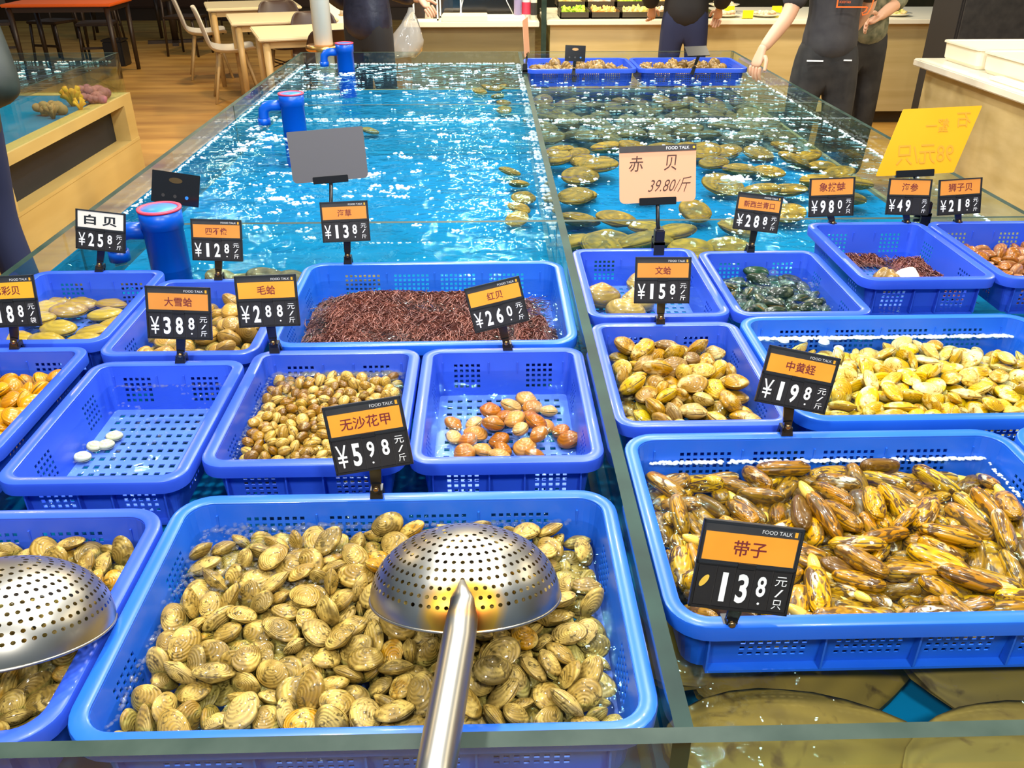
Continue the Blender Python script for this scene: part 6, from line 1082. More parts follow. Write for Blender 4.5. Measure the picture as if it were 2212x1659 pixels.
price_tag('bright yellow price tag ending 8.8 cut by the left frame edge', (-.916, 1.497, .812), (-.904, 1.505, .919), 2.1, .109, .096, 'yellow_card', '\u4e03\u5f69\u8d1d', ['B1', 'B8', 'D8'], ('\u5143', '\u888b'))
price_tag('price tag reading 25.8 with a white handwritten card', (-.916, 1.902, .813), (-.890, 1.909, .920), -6.7, .111, .090, 'pale_card', '\u767d \u8d1d', ['B2', 'B5', 'D8'], JIN, ink='black', header=False, hand=True)
price_tag('amber price tag reading 12.8 clipped behind the tan cockles', (-.621, 1.842, .815), (-.610, 1.848, .917), -2.1, .112, .092, 'amber_card', '\u56db\u4e0d\u50cf', ['B1', 'B2', 'D8'], JIN)
price_tag('amber price tag reading 13.8 clipped behind the seaweed basket', (-.340, 1.937, .816), (-.338, 1.945, .926), 2.0, .111, .093, 'amber_card', '\u6d77\u8349', ['B1', 'B3', 'D8'], JIN)
price_tag('amber price tag reading 15.8 clipped behind the golden round clams', (.344, 1.578, .812), (.342, 1.586, .916), -.6, .111, .092, 'amber_card', '\u6587\u86e4', ['B1', 'B5', 'D8'], JIN)
price_tag('amber price tag reading 28.8 clipped behind the mussels', (.640, 1.992, .815), (.648, 1.999, .922), -6.7, .110, .088, 'amber_card', '\u65b0\u897f\u5170\u9752\u53e3', ['B2', 'B8', 'D8'], JIN)
price_tag('amber price tag reading 98.0 at the left of the raised snail basket', (.885, 2.100, .846), (.867, 2.110, .926), 1.6, .115, .096, 'amber_card', '\u8c61\u62d4\u868c', ['B9', 'B8', 'D0'], ('\u5143', '\u53ea'), header=False)
price_tag('amber price tag reading 49 at the right of the raised snail basket', (1.076, 2.100, .846), (1.065, 2.110, .925), -1.6, .110, .090, 'amber_card', '\u6d77\u53c2', ['B4', 'B9', ' '], ('\u5143', '\u65a4'), header=False)
price_tag('amber price tag reading 21.8 behind the reddish brown clams', (1.209, 2.100, .846), (1.196, 2.110, .925), 3.2, .110, .089, 'amber_card', '\u72ee\u5b50\u8d1d', ['B2', 'B1', 'D8'], JIN, header=False)
# tags seen from behind
def back_tag(label, jaw, cen, lean, roll, pw, ph):
    rt = root('price_tag', label, 'price tag', jaw, 0, 'price tags clipped to the baskets'); mtx = tag_matrix(jaw, cen, lean, roll)
    bm = bmesh.new(); bx(bm, (-pw / 2, 0, -ph / 2), (pw / 2, .004, ph / 2), None, .0008)
    for v in bm.verts: v.co = mtx @ v.co
    obj('plate', bm, M['black_gloss'], rt)
    bm = bmesh.new(); bmesh.ops.create_circle(bm, cap_ends=True, segments=24, radius=.017, matrix=mtx @ Matrix.Translation((0, -.0005, ph * .25)) @ Matrix.Diagonal((1, 1, .42, 1)) @ Matrix.Rotation(R(90), 4, 'X')); obj('sticker', bm, M['brass'], rt)
    for x in (-.03, 0.0, .03):
        bm = bmesh.new(); bmesh.ops.create_circle(bm, cap_ends=True, segments=12, radius=.0045, matrix=mtx @ Matrix.Translation((x, -.0005, -ph * .25)) @ Matrix.Rotation(R(90), 4, 'X')); obj('hole_dot', bm, M['panel_grey'] if x < .02 else M['pipe_cap'], rt)
    clip_parts(rt, mtx, ph, (0, 0, 0))
back_tag('black back of a price tag standing on the near left cross pane', (-.816, 2.172, .845), (-.806, 2.190, .938), 15, -8.4, .121, .080)
back_tag('black back of a price tag on the far whelk basket by the divider', (.459, 4.838, .800), (.466, 4.842, .905), 10, -2, .109, .080)
rt = root('price_tag', 'black price tag lying almost flat on the far corner whelk basket', 'price tag', (1.10, 4.838, .800), 0, 'price tags clipped to the baskets')
mtx = tag_matrix((1.10, 4.838, .800), (1.125, 4.87, .912), 66, 4)
bm = bmesh.new(); bx(bm, (-.06, 0, -.045), (.06, .004, .045), mtx); obj('plate', bm, M['black'], rt); clip_parts(rt, mtx, .09, (0, 0, 0))

# ---------------------------------------------------------------- paper signs on stems
def sign(label, foot, cen, lean, roll, pw, ph, m, yaw=0, shear=0.0, rounded=0.012, bar=.09):
    rt = root('sign', label, 'sign', foot, 0, None)
    mtx = Matrix.Translation(Vector(cen) - Vector(foot)) @ Matrix.Rotation(R(yaw), 4, 'Z') @ Matrix.Rotation(R(-lean), 4, 'X') @ Matrix.Rotation(R(-roll), 4, 'Y')
    pts = []
    for cx, cz, a0 in ((1, -1, -90), (1, 1, 0), (-1, 1, 90), (-1, -1, 180)):
        r = rounded if cz < 0 else .003
        for i in range(5):
            a = R(a0 + 22.5 * i); pts.append((cx * (pw / 2 - r) + r * math.cos(a), cz * (ph / 2 - r) + r * math.sin(a)))
    vs = [mtx @ Vector((x + shear * z, y, z)) for y in (0, .0015) for x, z in pts]; n = len(pts)
    fs = [list(range(n)), list(reversed(range(n, 2 * n)))] + [[(i + 1) % n, i, n + i, n + (i + 1) % n] for i in range(n)]
    py('sign_card', vs, fs, m, rt)
    bm = bmesh.new(); zb = -ph / 2; sb = shear * zb
    bx(bm, (sb - bar / 2, -.005, zb - .006), (sb + bar / 2, .006, zb + .012), mtx, .001); obj('card_holder', bm, M['black_gloss'], rt)
    a = mtx @ Vector((sb, .001, zb)); bm = bmesh.new(); tube(bm, [a, a * .5, (0, 0, .03)], .005, 10)
    obj('stem', bm, M['black'], rt, True)
    bm = bmesh.new(); bx(bm, (-.012, -.012, .012), (.012, .014, .045), None, .003); bx(bm, (-.013, -.015, -.018), (.013, -.009, .015)); bx(bm, (-.013, .021, -.018), (.013, .027, .02)); bx(bm, (-.013, -.015, .008), (.013, .027, .016)); obj('clip_jaw', bm, M['black'], rt)
    return rt, mtx
sign('blank grey back of a paper sign on a black stem in the near left compartment', (-.413, 2.166, .852), (-.413, 2.214, 1.015), 15, 4.2, .194, .128, M['sign_back'])
rt, mtx = sign('peach paper sign reading 39.80 in handwriting on a black stem', (.417, 2.020, .832), (.407, 2.051, 1.004), 15, 1.8, .186, .134, M['peach'])
bm = bmesh.new(); bx(bm, (-.093, -.0016, .053), (.093, -.0002, .067), mtx); hb = obj('header_band', bm, M['panel_grey'], rt)
lettering('header_lettering', 'FOOD TALK', .048, .060, .056, .0068, -.0020, M['white'], hb, mtx)
lettering('handwriting', '\u8d64', -.052, .026, .034, .036, -.0008, M['ink'], rt, mtx, .0, shear=.12)
lettering('handwriting', '\u8d1d', .032, .026, .030, .036, -.0008, M['ink'], rt, mtx, .0, shear=.12)
lettering('handwriting', '39.80/\u65a4', .030, -.026, .098, .036, -.0008, M['ink'], rt, mtx, -.008, shear=.35)
bm = bmesh.new(); bmesh.ops.create_circle(bm, cap_ends=True, segments=12, radius=.003, matrix=mtx @ Matrix.Translation((.087, -.0020, .060)) @ Matrix.Rotation(R(90), 4, 'X')); obj('header_mark', bm, M['yellow_card'], hb)
rt, mtx = sign('yellow paper sign seen from behind with 98 showing through reversed', (1.145, 2.166, .852), (1.140, 2.221, 1.039), 15, 2.3, .205, .165, M['yellow_sign'], shear=.38, rounded=.004, bar=.10)
lettering('handwriting', '\u77f3', .088, .050, .036, .036, -.0008, M['ink_back'], rt, mtx, .01, True)
lettering('handwriting', '\u87f9\u4e00', .020, .038, .060, .034, -.0008, M['ink_back'], rt, mtx, .01, True)
lettering('handwriting', '98\u5143/\u53ea', -.008, -.032, .150, .050, -.0008, M['ink_back'], rt, mtx, .004, True)
rt, mtx = sign('narrow peach sign seen edge-on at the far end of the divider', (.186, 4.55, .852), (.192, 4.56, 1.02), 4, 0, .19, .17, M['peach'], yaw=80, bar=.06)

# ---------------------------------------------------------------- room shell
tag(box('floor', (-11, -2, -.1), (9, 17, 0), M['floor']), kind='structure')
tag(box('wall_back', (-11, 16.5, 0), (9, 16.7, 3.4), M['wall']), kind='structure')
tag(box('wall_left', (-11.2, -2, 0), (-11, 16.7, 3.4), M['wall']), kind='structure')
tag(box('wall_right', (9, -2, 0), (9.2, 16.7, 3.4), M['counter_wood']), kind='structure')

# ---------------------------------------------------------------- metal pole at the rear left corner of the tank
rt = root('metal_pole', 'pale metal pole with a copper collar behind the rear left tank corner', 'pole', (-.985, 5.52, 0))
bm = bmesh.new(); tube(bm, [(0, 0, 0), (0, 0, 3.2)], .056, 28); obj('pole', bm, M['steel_tube'], rt, True)
bm = bmesh.new(); lathe(bm, [(.056, .835), (.098, .835), (.108, .842), (.108, .862), (.098, .870), (.056, .872)], 36); obj('collar', bm, M['copper'], rt, True)

# ---------------------------------------------------------------- counters at the back
rt = root('counter', 'grey-brown serving counter with pale top behind the rear pane', 'counter', (-.12, 7.6, 0))
box('counter_body', (-.50, -.24, 0), (.50, .45, .772), M['counter_grey'], rt)
box('counter_top', (-.54, -.30, .772), (.53, .5, .812), M['counter_top'], rt, .004)
rt = root('counter', 'long beige wood salad counter with cream top across the back', 'counter', (2.3, 7.75, 0))
box('counter_body', (-1.80, -.40, .10), (2.4, .55, .785), M['counter_wood'], rt)
box('kick_board', (-1.78, -.34, 0), (2.38, .5, .10), M['kick'], rt)
box('counter_top', (-1.83, -.45, .785), (2.45, .6, .822), M['counter_top'], rt, .004)
rt = root('glass_screen', 'upright glass screen post between the two back counters', 'screen', (.445, 7.32, 0))
bm = bmesh.new(); bx(bm, (-.012, -.02, 0), (.012, .62, 1.3)); obj('screen_pane', bm, [M['glass']], rt)
box('edge_strip', (-.02, -.035, 0), (.02, -.02, 1.3), M['glass_edge'], rt)
rt = root('counter', 'beige wood counter with white trays at the right edge', 'counter', (3.0, 3.8, 0))
box('counter_body', (-.49, -1.8, 0), (.55, 1.30, .790), M['counter_wood'], rt)
box('counter_top', (-.55, -1.85, .790), (.62, 1.36, .830), M['counter_top'], rt, .006)
box('tray_rail', (-.50, -1.85, .830), (-.44, .62, .850), M['counter_top'], rt, .004)
# things on the grey-brown counter
def cutting(x, y, wd, dp, hh, label, m='tray'):
    o = box('chopping_board', (x - wd / 2, y - dp / 2, .812), (x + wd / 2, y + dp / 2, .812 + hh), M[m], None, .004); tag(o, label, 'board')
cutting(-.18, 7.42, .36, .22, .045, 'cream chopping board lying on the grey-brown counter, the left one')
cutting(.13, 7.42, .34, .20, .035, 'cream chopping board lying on the grey-brown counter, the right one', 'pale_card')
def display(x, y, wd, hh, label):
    rt = root('display_case', label, 'display case', (x, y, .812))
    for a, b in (((-wd / 2, 0, 0), (-wd / 2 + .012, .012, hh)), ((wd / 2 - .012, 0, 0), (wd / 2, .012, hh)), ((-wd / 2, 0, 0), (wd / 2, .012, .012))): box('frame_bar', a, b, M['white'], rt)
    box('clear_front', (-wd / 2, .002, 0), (wd / 2, .006, hh), M['acrylic'], rt); box('back_panel', (-wd / 2, .16, 0), (wd / 2, .165, hh), M['dark_wood'], rt)
    bm = bmesh.new(); lathe(bm, [(0, .0), (.035, .0), (.03, .05), (.012, .10), (.012, .14), (0, .14)], 14, Matrix.Translation((.02, .08, 0))); obj('contents', bm, M['tray'], rt, True)
display(-.49, 7.40, .20, .34, 'white-framed clear display case at the left end of the grey-brown counter')
display(-.30, 7.62, .18, .30, 'white-framed clear display case behind the left chopping board')
rt = root('oven', 'low black appliance with cables at the back of the grey-brown counter', 'appliance', (.02, 7.78, .812))
box('housing', (-.34, -.12, 0), (.34, .2, .30), M['black'], rt, .01); box('door', (-.30, -.126, .03), (.30, -.12, .26), M['black_gloss'], rt)
bm = bmesh.new(); tube(bm, [(-.2, -.13, .22), (-.22, -.15, .12), (-.25, -.16, .01)], .004, 6); obj('cable', bm, M['white'], rt, True)
bm = bmesh.new(); tube(bm, [(.1, -.13, .24), (.14, -.15, .12), (.2, -.16, .01)], .004, 6); obj('cable', bm, M['white'], rt, True)
def bottle(x, y, m, label, hh=.28, r=.032, band=None):
    rt = root('bottle', label, 'bottle', (x, y, .812))
    bm = bmesh.new(); lathe(bm, [(0, 0), (r, 0), (r, hh * .62), (r * .9, hh * .70), (r * .38, hh * .84), (r * .36, hh * .95), (0, hh * .95)], 18); obj('bottle_body', bm, m, rt, True)
    bm = bmesh.new(); lathe(bm, [(r * .42, hh * .9), (r * .42, hh), (0, hh)], 14); obj('cap', bm, M['white'], rt, True)
    if band: bm = bmesh.new(); lathe(bm, [(r * 1.02, hh * .12), (r * 1.02, hh * .42)], 18); obj('paper_label', bm, band, rt, True)
lil = mat('lilac_plastic', (.30, .26, .48), .4)
bottle(.245, 7.46, lil, 'lilac bottle on the grey-brown counter, leftmost of three')
bottle(.315, 7.50, M['white'], 'white bottle with a red band on the grey-brown counter', .30, .036, M['pink'])
bottle(.372, 7.44, M['pale_card'], 'grey patterned carton-like bottle nearest the glass screen', .30, .026, M['panel_grey'])
# salad trays
foods = [('greens', 'leafy green'), ('orange_food', 'orange fruit'), ('mixed_food', 'mixed shredded'), ('pale_food', 'pale sliced'), ('greens', 'yellow-green'), ('mixed_food', 'red and green')]
rn = random.Random(21)
for row in range(2):
    for i in range(5):
        x, y, z = .70 + i * .245, 7.55 + row * .33, .822 + row * .05
        f, fl = foods[(i + row * 2) % 6]
        rt = root('salad_tray', f'black tray of {fl} salad, {["first", "second", "third", "fourth", "fifth"][i]} from the glass screen in the {["near", "rear"][row]} row', 'salad tray', (x, y, z), 0, 'salad trays on the back counter')
        bm = bmesh.new(); bx(bm, (-.118, -.155, 0), (.118, .155, .01))
        for a, b in (((-.118, -.155, 0), (-.110, .155, .06)), ((.110, -.155, 0), (.118, .155, .06)), ((-.118, -.155, 0), (.118, -.147, .05)), ((-.118, .147, 0), (.118, .155, .06))): bx(bm, a, b)
        obj('pan', bm, M['kick'], rt)
        bm = bmesh.new()
        for k in range(46):
            p = (rn.uniform(-.088, .088), rn.uniform(-.125, .125), .035 + rn.uniform(0, .03)); s = rn.uniform(.012, .026)
            bmesh.ops.create_icosphere(bm, subdivisions=1, radius=s, matrix=Matrix.Translation(p) @ Euler((rn.random() * 3, rn.random() * 3, 0)).to_matrix().to_4x4() @ Matrix.Diagonal((1.3, .9, .45, 1)))
        bx(bm, (-.105, -.142, .01), (.105, .142, .035))
        tag(obj('salad', bm, M[f], rt), kind='stuff')
def plate(x, y, z, label, f):
    rt = root('plate', label, 'plate', (x, y, z))
    bm = bmesh.new(); lathe(bm, [(0, .004), (.08, .004), (.13, .022), (.132, .026), (.08, .010), (0, .010)], 28); obj('dish', bm, M['counter_top'], rt, True)
    bm = bmesh.new(); q = random.Random(int(x * 100))
    for k in range(26): 
        a, d = q.uniform(0, 6.28), .085 * math.sqrt(q.random()); bmesh.ops.create_icosphere(bm, subdivisions=1, radius=q.uniform(.014, .028), matrix=Matrix.Translation((d * math.cos(a), d * math.sin(a), .022 + q.uniform(0, .02))) @ Matrix.Diagonal((1.2, .8, .5, 1)))
    tag(obj('sliced_food', bm, M[f], rt), kind='stuff')
plate(1.93, 7.52, .822, 'plate of pale sliced food left of the low yellow card', 'pale_food')
plate(2.27, 7.52, .822, 'plate of pale sliced food right of the low yellow card', 'pale_food')
plate(2.02, 7.92, .86, 'plate of pale food in the rear row behind the low yellow card', 'pale_food')
plate(3.35, 7.55, .822, 'plate of fish with a green garnish right of the staff', 'mixed_food')
plate(3.02, 7.60, .822, 'plate of sliced fish next to the garnished plate', 'pale_food')
for x, y, lab in [(2.08, 7.36, 'bright yellow card standing low between two plates'), (2.02, 7.72, 'bright yellow card behind the left plate'), (2.42, 7.72, 'bright yellow card beside the staff shoulder'), (3.18, 7.70, 'bright yellow card behind the plates right of the staff')]:
    bm = bmesh.new(); vs = bx(bm, (x - .042, y, .822), (x + .042, y + .004, .885)); bx(bm, (x - .042, y, .822), (x + .042, y + .03, .826)); tag(obj('price_card', bm, M['card_yellow']), lab, 'card', 'yellow cards on the back counter')
# white trays on the right counter
def white_tray(x0, x1, y0, y1, hh, label, cat='tray', meat=False):
    rt = root('white_tray', label, cat, ((x0 + x1) / 2, (y0 + y1) / 2, .831)); W, D = (x1 - x0) / 2, (y1 - y0) / 2
    base = rrect(-W, W, -D, D, .04, 5); bm = bmesh.new(); prof = [(-.02, .0), (-.004, .02), (.0, hh - .01), (.012, hh - .008), (.012, hh), (-.004, hh), (-.010, hh - .006), (-.016, .03), (-.03, .012)]
    rg = [[bm.verts.new((p[0] + p[2] * o, p[1] + p[3] * o, z)) for o, z in prof] for p in base]
    for i in range(len(rg)):
        a, b = rg[i], rg[(i + 1) % len(rg)]
        for k in range(len(prof) - 1): bm.faces.new((a[k], b[k], b[k + 1], a[k + 1]))
    bm.faces.new([r[-1] for r in rg]); bm.faces.new([r[0] for r in reversed(rg)])
    obj('tray_shell', bm, M['tray'], rt)
    return rt
white_tray(2.575, 3.35, 4.70, 5.10, .105, 'deep white tray farthest back on the right counter')
white_tray(2.575, 3.35, 4.18, 4.655, .105, 'deep white tray second from the back on the right counter, with red meat')
bm = bmesh.new()
for k in range(7): bmesh.ops.create_icosphere(bm, subdivisions=2, radius=.035, matrix=Matrix.Translation((2.78 + .05 * (k % 4), 4.36 + .05 * (k // 4), .866)) @ Matrix.Diagonal((1.3, .9, .6, 1)))
tag(obj('meat', bm, M['meat'], None, True), 'dark red meat piece lying in the second white tray', 'meat')
white_tray(2.62, 3.35, 3.60, 4.12, .06, 'shallow white tray nearest on the right counter')
rt = root('black_cabinet', 'tall black cabinet behind the white trays at the right edge', 'cabinet', (3.75, 6.35, 0))
box('cabinet_body', (-.56, -.16, 0), (.6, .25, 1.35), M['coat'], rt, .01); box('door', (-.54, -.172, .1), (0, -.16, 1.3), M['trouser_black'], rt); box('door', (.01, -.172, .1), (.58, -.16, 1.3), M['trouser_black'], rt)
box('sticker', (-.12, -.178, .96), (-.06, -.172, 1.01), M['yellow_card'], rt)

# ---------------------------------------------------------------- second tank on the left
rt = root('fish_tank', 'low tank in a pale wood frame at the left with corals and a dark recess', 'fish tank', (-3.0, 5.05, 0))
def box2(n, a, b, m, **k): return box(n, (a[0] + 3.0, a[1] - 5.05, a[2]), (b[0] + 3.0, b[1] - 5.05, b[2]), M[m], rt, **k)
X0, X1, Y0, Y1 = -3.7, -2.41, 4.20, 6.06
box2('top_rail', (X1 - .10, Y0, .445), (X1, Y1, .505), 'wood'); box2('top_rail', (X0, Y1 - .08, .445), (X1 - .10, Y1, .505), 'wood')
for y0, y1 in ((Y0, Y0 + .14), (Y1 - .14, Y1)): box2('post', (X1 - .10, y0, .195), (X1, y1, .445), 'wood')
box2('lower_panel', (X1 - .02, Y0, 0), (X1, Y1, .195), 'wood'); box2('lower_shelf', (X1 - .10, Y0 - .002, .195), (X1 + .003, Y1 + .002, .215), 'wood')
box2('recess_panel', (X1 - .112, Y0, .0), (X1 - .10, Y1, .445), 'dark_panel'); box2('end_panel', (X0, Y0, 0), (X1 - .1, Y0 + .03, .445), 'wood'); box2('end_panel', (X0, Y1 - .03, 0), (X1 - .1, Y1, .445), 'wood')
box2('tank_floor', (X0, Y0, .445), (X1 - .1, Y1 - .08, .500), 'tank_floor')
for n, a, b in (('front_pane', (X1 - .03, Y0 + .02, .505), (X1 - .015, Y1 - .02, .76)), ('end_pane', (X0, Y1 - .035, .505), (X1 - .03, Y1 - .02, .76)), ('end_pane', (X0, Y0 + .02, .505), (X1 - .03, Y0 + .035, .76))):
    bm = bmesh.new(); bx(bm, (a[0] + 3, a[1] - 5.05, a[2]), (b[0] + 3, b[1] - 5.05, b[2])); bm.normal_update()
    for f in bm.faces:
        if f.normal.z > .9: f.material_index = 1
    obj(n, bm, [M['glass'], M['glass_edge']], rt)
water('tank_water', X0, X1 - .03, Y0 + .035, Y1 - .035, .71, 'rippled water in the low wood-framed tank at the left')
def coral(kind, m, x, y, s, label, seed):
    q = random.Random(seed); bm = bmesh.new()
    if kind == 'lump':
        for k in range(16):
            a, d = q.uniform(0, 6.28), s * math.sqrt(q.random()); bmesh.ops.create_icosphere(bm, subdivisions=2, radius=s * q.uniform(.22, .4), matrix=Matrix.Translation((d * math.cos(a), d * .7 * math.sin(a), s * .28 + q.uniform(0, .3) * s)))
    else:
        for k in range(11):
            a = q.uniform(0, 6.28); t = Vector((math.cos(a) * s * .7, math.sin(a) * s * .6, s * q.uniform(.7, 1.4)))
            tube(bm, [(0, 0, 0), t * .5 + Vector((0, 0, s * .15)), t], [s * .16, s * .14, s * .20], 8)
    o = obj('coral', bm, M[m], None, True); o.location = (x, y, .502); tag(o, label, 'coral')
coral('lump', 'coral_pink', -2.545, 5.86, .10, 'pink lumpy coral at the back right of the left tank', 3)
coral('lump', 'coral_pink', -2.50, 5.70, .075, 'smaller pink coral at the front pane of the left tank', 5)
coral('branch', 'coral_yellow', -2.60, 5.62, .085, 'yellow branching coral in front of the pink corals', 2)
coral('branch', 'coral_yellow', -2.50, 5.48, .05, 'small yellow coral nearest the wood rail', 8)
coral('lump', 'coral_brown', -2.62, 5.36, .09, 'brown rounded coral left of the yellow corals', 9)
coral('branch', 'coral_brown', -2.56, 5.24, .06, 'thin brown coral at the left end of the coral row', 6)
coral('lump', 'coral_pink', -3.35, 5.55, .06, 'pinkish coral far in the left tank beside the dark jacket', 12)
df = clusters(rn, -3.6, -2.6, 5.4, 6.0, 30, (.01, .03), (.004, .008)) + edge_line(rn, (-3.6, 6.01), (-2.46, 6.01), 90, .01)
foam('foam', 'white foam along the far pane of the left tank', df, M['foam'], .71)

# ---------------------------------------------------------------- dining furniture
TR = R(18)
def dining_table(x, y, label, L=.92, D=.80, m='table_top', lm='beech', rot=TR):
    """x, y is the near left corner"""
    rt = root('dining_table', label, 'table', (x, y, 0), rot, 'dining tables')
    box('tabletop', (0, 0, .715), (L, D, .745), M[m], rt, .008)
    box('apron', (.05, .05, .66), (L - .05, D - .05, .715), M[lm], rt)
    for a, b in ((.06, .06), (L - .06, .06), (.06, D - .06), (L - .06, D - .06)):
        bm = bmesh.new(); tube(bm, [(a, b, .70), (a, b, 0)], [.030, .022], 12); obj('leg', bm, M[lm], rt, True)
    return rt
dining_table(-1.715, 6.90, 'cream dining table nearest the tank and metal pole')
dining_table(-2.19, 7.95, 'cream dining table in the middle of the three')
dining_table(-2.75, 9.20, 'cream dining table farthest back of the three')
def shell_chair(x, y, rot, m, label, lm='beech'):
    """moulded shell chair facing local +X"""
    rt = root('shell_chair', label, 'chair', (x, y, 0), rot, 'moulded shell chairs')
    prof = [(.22, .44), (.19, .455), (.10, .44), (0, .43), (-.10, .435), (-.17, .455), (-.205, .52), (-.225, .60), (-.25, .70), (-.28, .80), (-.295, .83)]
    wd = [.17, .20, .215, .22, .22, .215, .21, .21, .205, .18, .13]
    vs, fs = [], []; nn = 9
    for (px, pz), w_ in zip(prof, wd):
        for k in range(nn):
            t = -1 + 2 * k / (nn - 1); lift = .045 * abs(t) ** 3; vs.append((px + (lift * .8 if pz > .5 else 0), w_ * t, pz + (lift if pz <= .5 else 0)))
    for j in range(len(prof) - 1):
        for k in range(nn - 1): a = j * nn + k; fs.append((a, a + 1, a + nn + 1, a + nn))
    o = py('seat_shell', vs, fs, m, rt, True); md = o.modifiers.new('t', 'SOLIDIFY'); md.thickness = .012
    md = o.modifiers.new('s', 'SUBSURF'); md.levels = md.render_levels = 1
    for sx in (1, -1):
        for sy in (1, -1):
            bm = bmesh.new(); tube(bm, [(.11 * sx, .12 * sy, .43), (.21 * sx, .21 * sy, 0)], [.017, .012], 10); obj('leg', bm, M[lm], rt, True)
    for sx in (1, -1):
        bm = bmesh.new(); tube(bm, [(.13 * sx, -.14, .33), (.155 * sx, .16, .22)], .006, 6); tube(bm, [(.13 * sx, .14, .33), (.155 * sx, -.16, .22)], .006, 6); obj('cross_brace', bm, M['dark_wood'], rt, True)
    return rt
shell_chair(-2.40, 8.60, TR, M['white_shell'], 'white moulded chair in profile at the end of the middle table')
shell_chair(-3.02, 9.92, TR, M['white_shell'], 'white moulded chair in profile at the end of the farthest table')
shell_chair(-1.42, 7.76, R(-72), M['dark_shell'], 'dark brown chair whose back rises between the near and middle tables')
shell_chair(-1.95, 8.84, R(-72), M['dark_shell'], 'dark brown chair whose back rises between the middle and far tables')
shell_chair(-1.20, 6.95, R(108), M['dark_shell'], 'dark brown chair tucked under the nearest table beside the metal pole')
shell_chair(-1.47, 9.0, R(-72), M['white_shell'], 'pale chair half hidden beyond the middle table')
rt = root('napkin_holder', 'small cream napkin holder on the middle table by the metal pole', 'napkin holder', (-1.30, 8.50, .746), TR)
bm = bmesh.new(); bx(bm, (-.05, -.04, 0), (.05, .04, .01)); obj('base', bm, M['beech'], rt); bm = bmesh.new(); tube(bm, [(0, 0, .01), (0, 0, .06), (.01, 0, .14)], [.045, .035, .02], 8); obj('napkin', bm, M['pale_card'], rt, True)
def dark_stool(x, y, rot, label):
    rt = root('dark_chair', label, 'chair', (x, y, 0), rot, 'dark wooden chairs at the back left')
    box('seat', (-.2, -.2, .43), (.2, .2, .46), M['dark_wood'], rt, .006)
    for sx in (1, -1):
        for sy in (1, -1):
            bm = bmesh.new(); tube(bm, [(.17 * sx, .17 * sy, .44 if sy < 0 else .85), (.20 * sx, .20 * sy, 0)], [.017, .014], 8); obj('leg', bm, M['dark_wood'], rt, True)
    box('backrest', (-.19, .155, .62), (.19, .185, .84), M['dark_wood'], rt, .006); box('stretcher', (-.18, -.19, .18), (.18, -.17, .205), M['dark_wood'], rt)
for i, (x, y, r, lab) in enumerate([(-4.55, 10.9, .2, 'dark wooden chair nearest the black bin'), (-5.15, 11.1, -.3, 'dark wooden chair in front of the orange table, second from the bin'), (-5.75, 10.9, .5, 'dark wooden chair in front of the orange table, third from the bin'), (-6.5, 11.6, .1, 'dark wooden chair farthest left at the back'), (-3.75, 13.5, 3.0, 'dark wooden chair behind the black bin'), (-5.3, 12.9, 3.3, 'dark wooden chair beyond the orange table'), (-3.75, 11.6, 1.4, 'dark wooden chair left of the farthest white chair')]):
    dark_stool(x, y, r, lab)
dining_table(-5.0, 9.70, 'dark table with an orange top at the top left', 1.1, .75, 'orange_top', 'dark_wood', .05)
dining_table(-6.9, 9.9, 'dark table with an orange-red top at the left frame edge', 1.0, .75, 'orange_top', 'dark_wood', .0)
dining_table(-5.9, 13.2, 'dark brown table at the very back left', 1.3, .8, 'dark_wood', 'dark_wood', .0)
rt = root('pedestal_table', 'dark pedestal table with a cross base behind the white chairs', 'table', (-4.30, 12.75, 0), .3)
bm = bmesh.new(); tube(bm, [(0, 0, .03), (0, 0, .73)], .045, 12); obj('pedestal', bm, M['dark_wood'], rt, True)
bm = bmesh.new(); bx(bm, (-.36, -.04, 0), (.36, .04, .04)); bx(bm, (-.04, -.36, 0), (.04, .36, .04)); obj('cross_base', bm, M['dark_wood'], rt); box('tabletop', (-.4, -.4, .73), (.4, .4, .76), M['dark_wood'], rt, .01)
rt = root('waste_bin', 'black square bin on the floor at the end of the dark chairs', 'bin', (-4.33, 10.75, 0))
bm = bmesh.new(); bx(bm, (-.11, -.11, 0), (.11, .11, .27), None, .012); obj('bin_body', bm, M['black'], rt); bm = bmesh.new(); bx(bm, (-.118, -.118, .27), (.118, .118, .29), None, .006); obj('lid', bm, M['black_gloss'], rt)
rt = root('bench_seat', 'long dark bench with a brown back along the far wall', 'bench', (-6.0, 15.8, 0))
box('seat', (-3.8, -.25, .2), (5.5, .25, .45), M['dark_shell'], rt, .02); box('backrest', (-3.8, .2, .45), (5.5, .35, 1.1), M['dark_shell'], rt, .02); box('base', (-3.8, -.18, 0), (5.5, .3, .2), M['dark_wood'], rt)

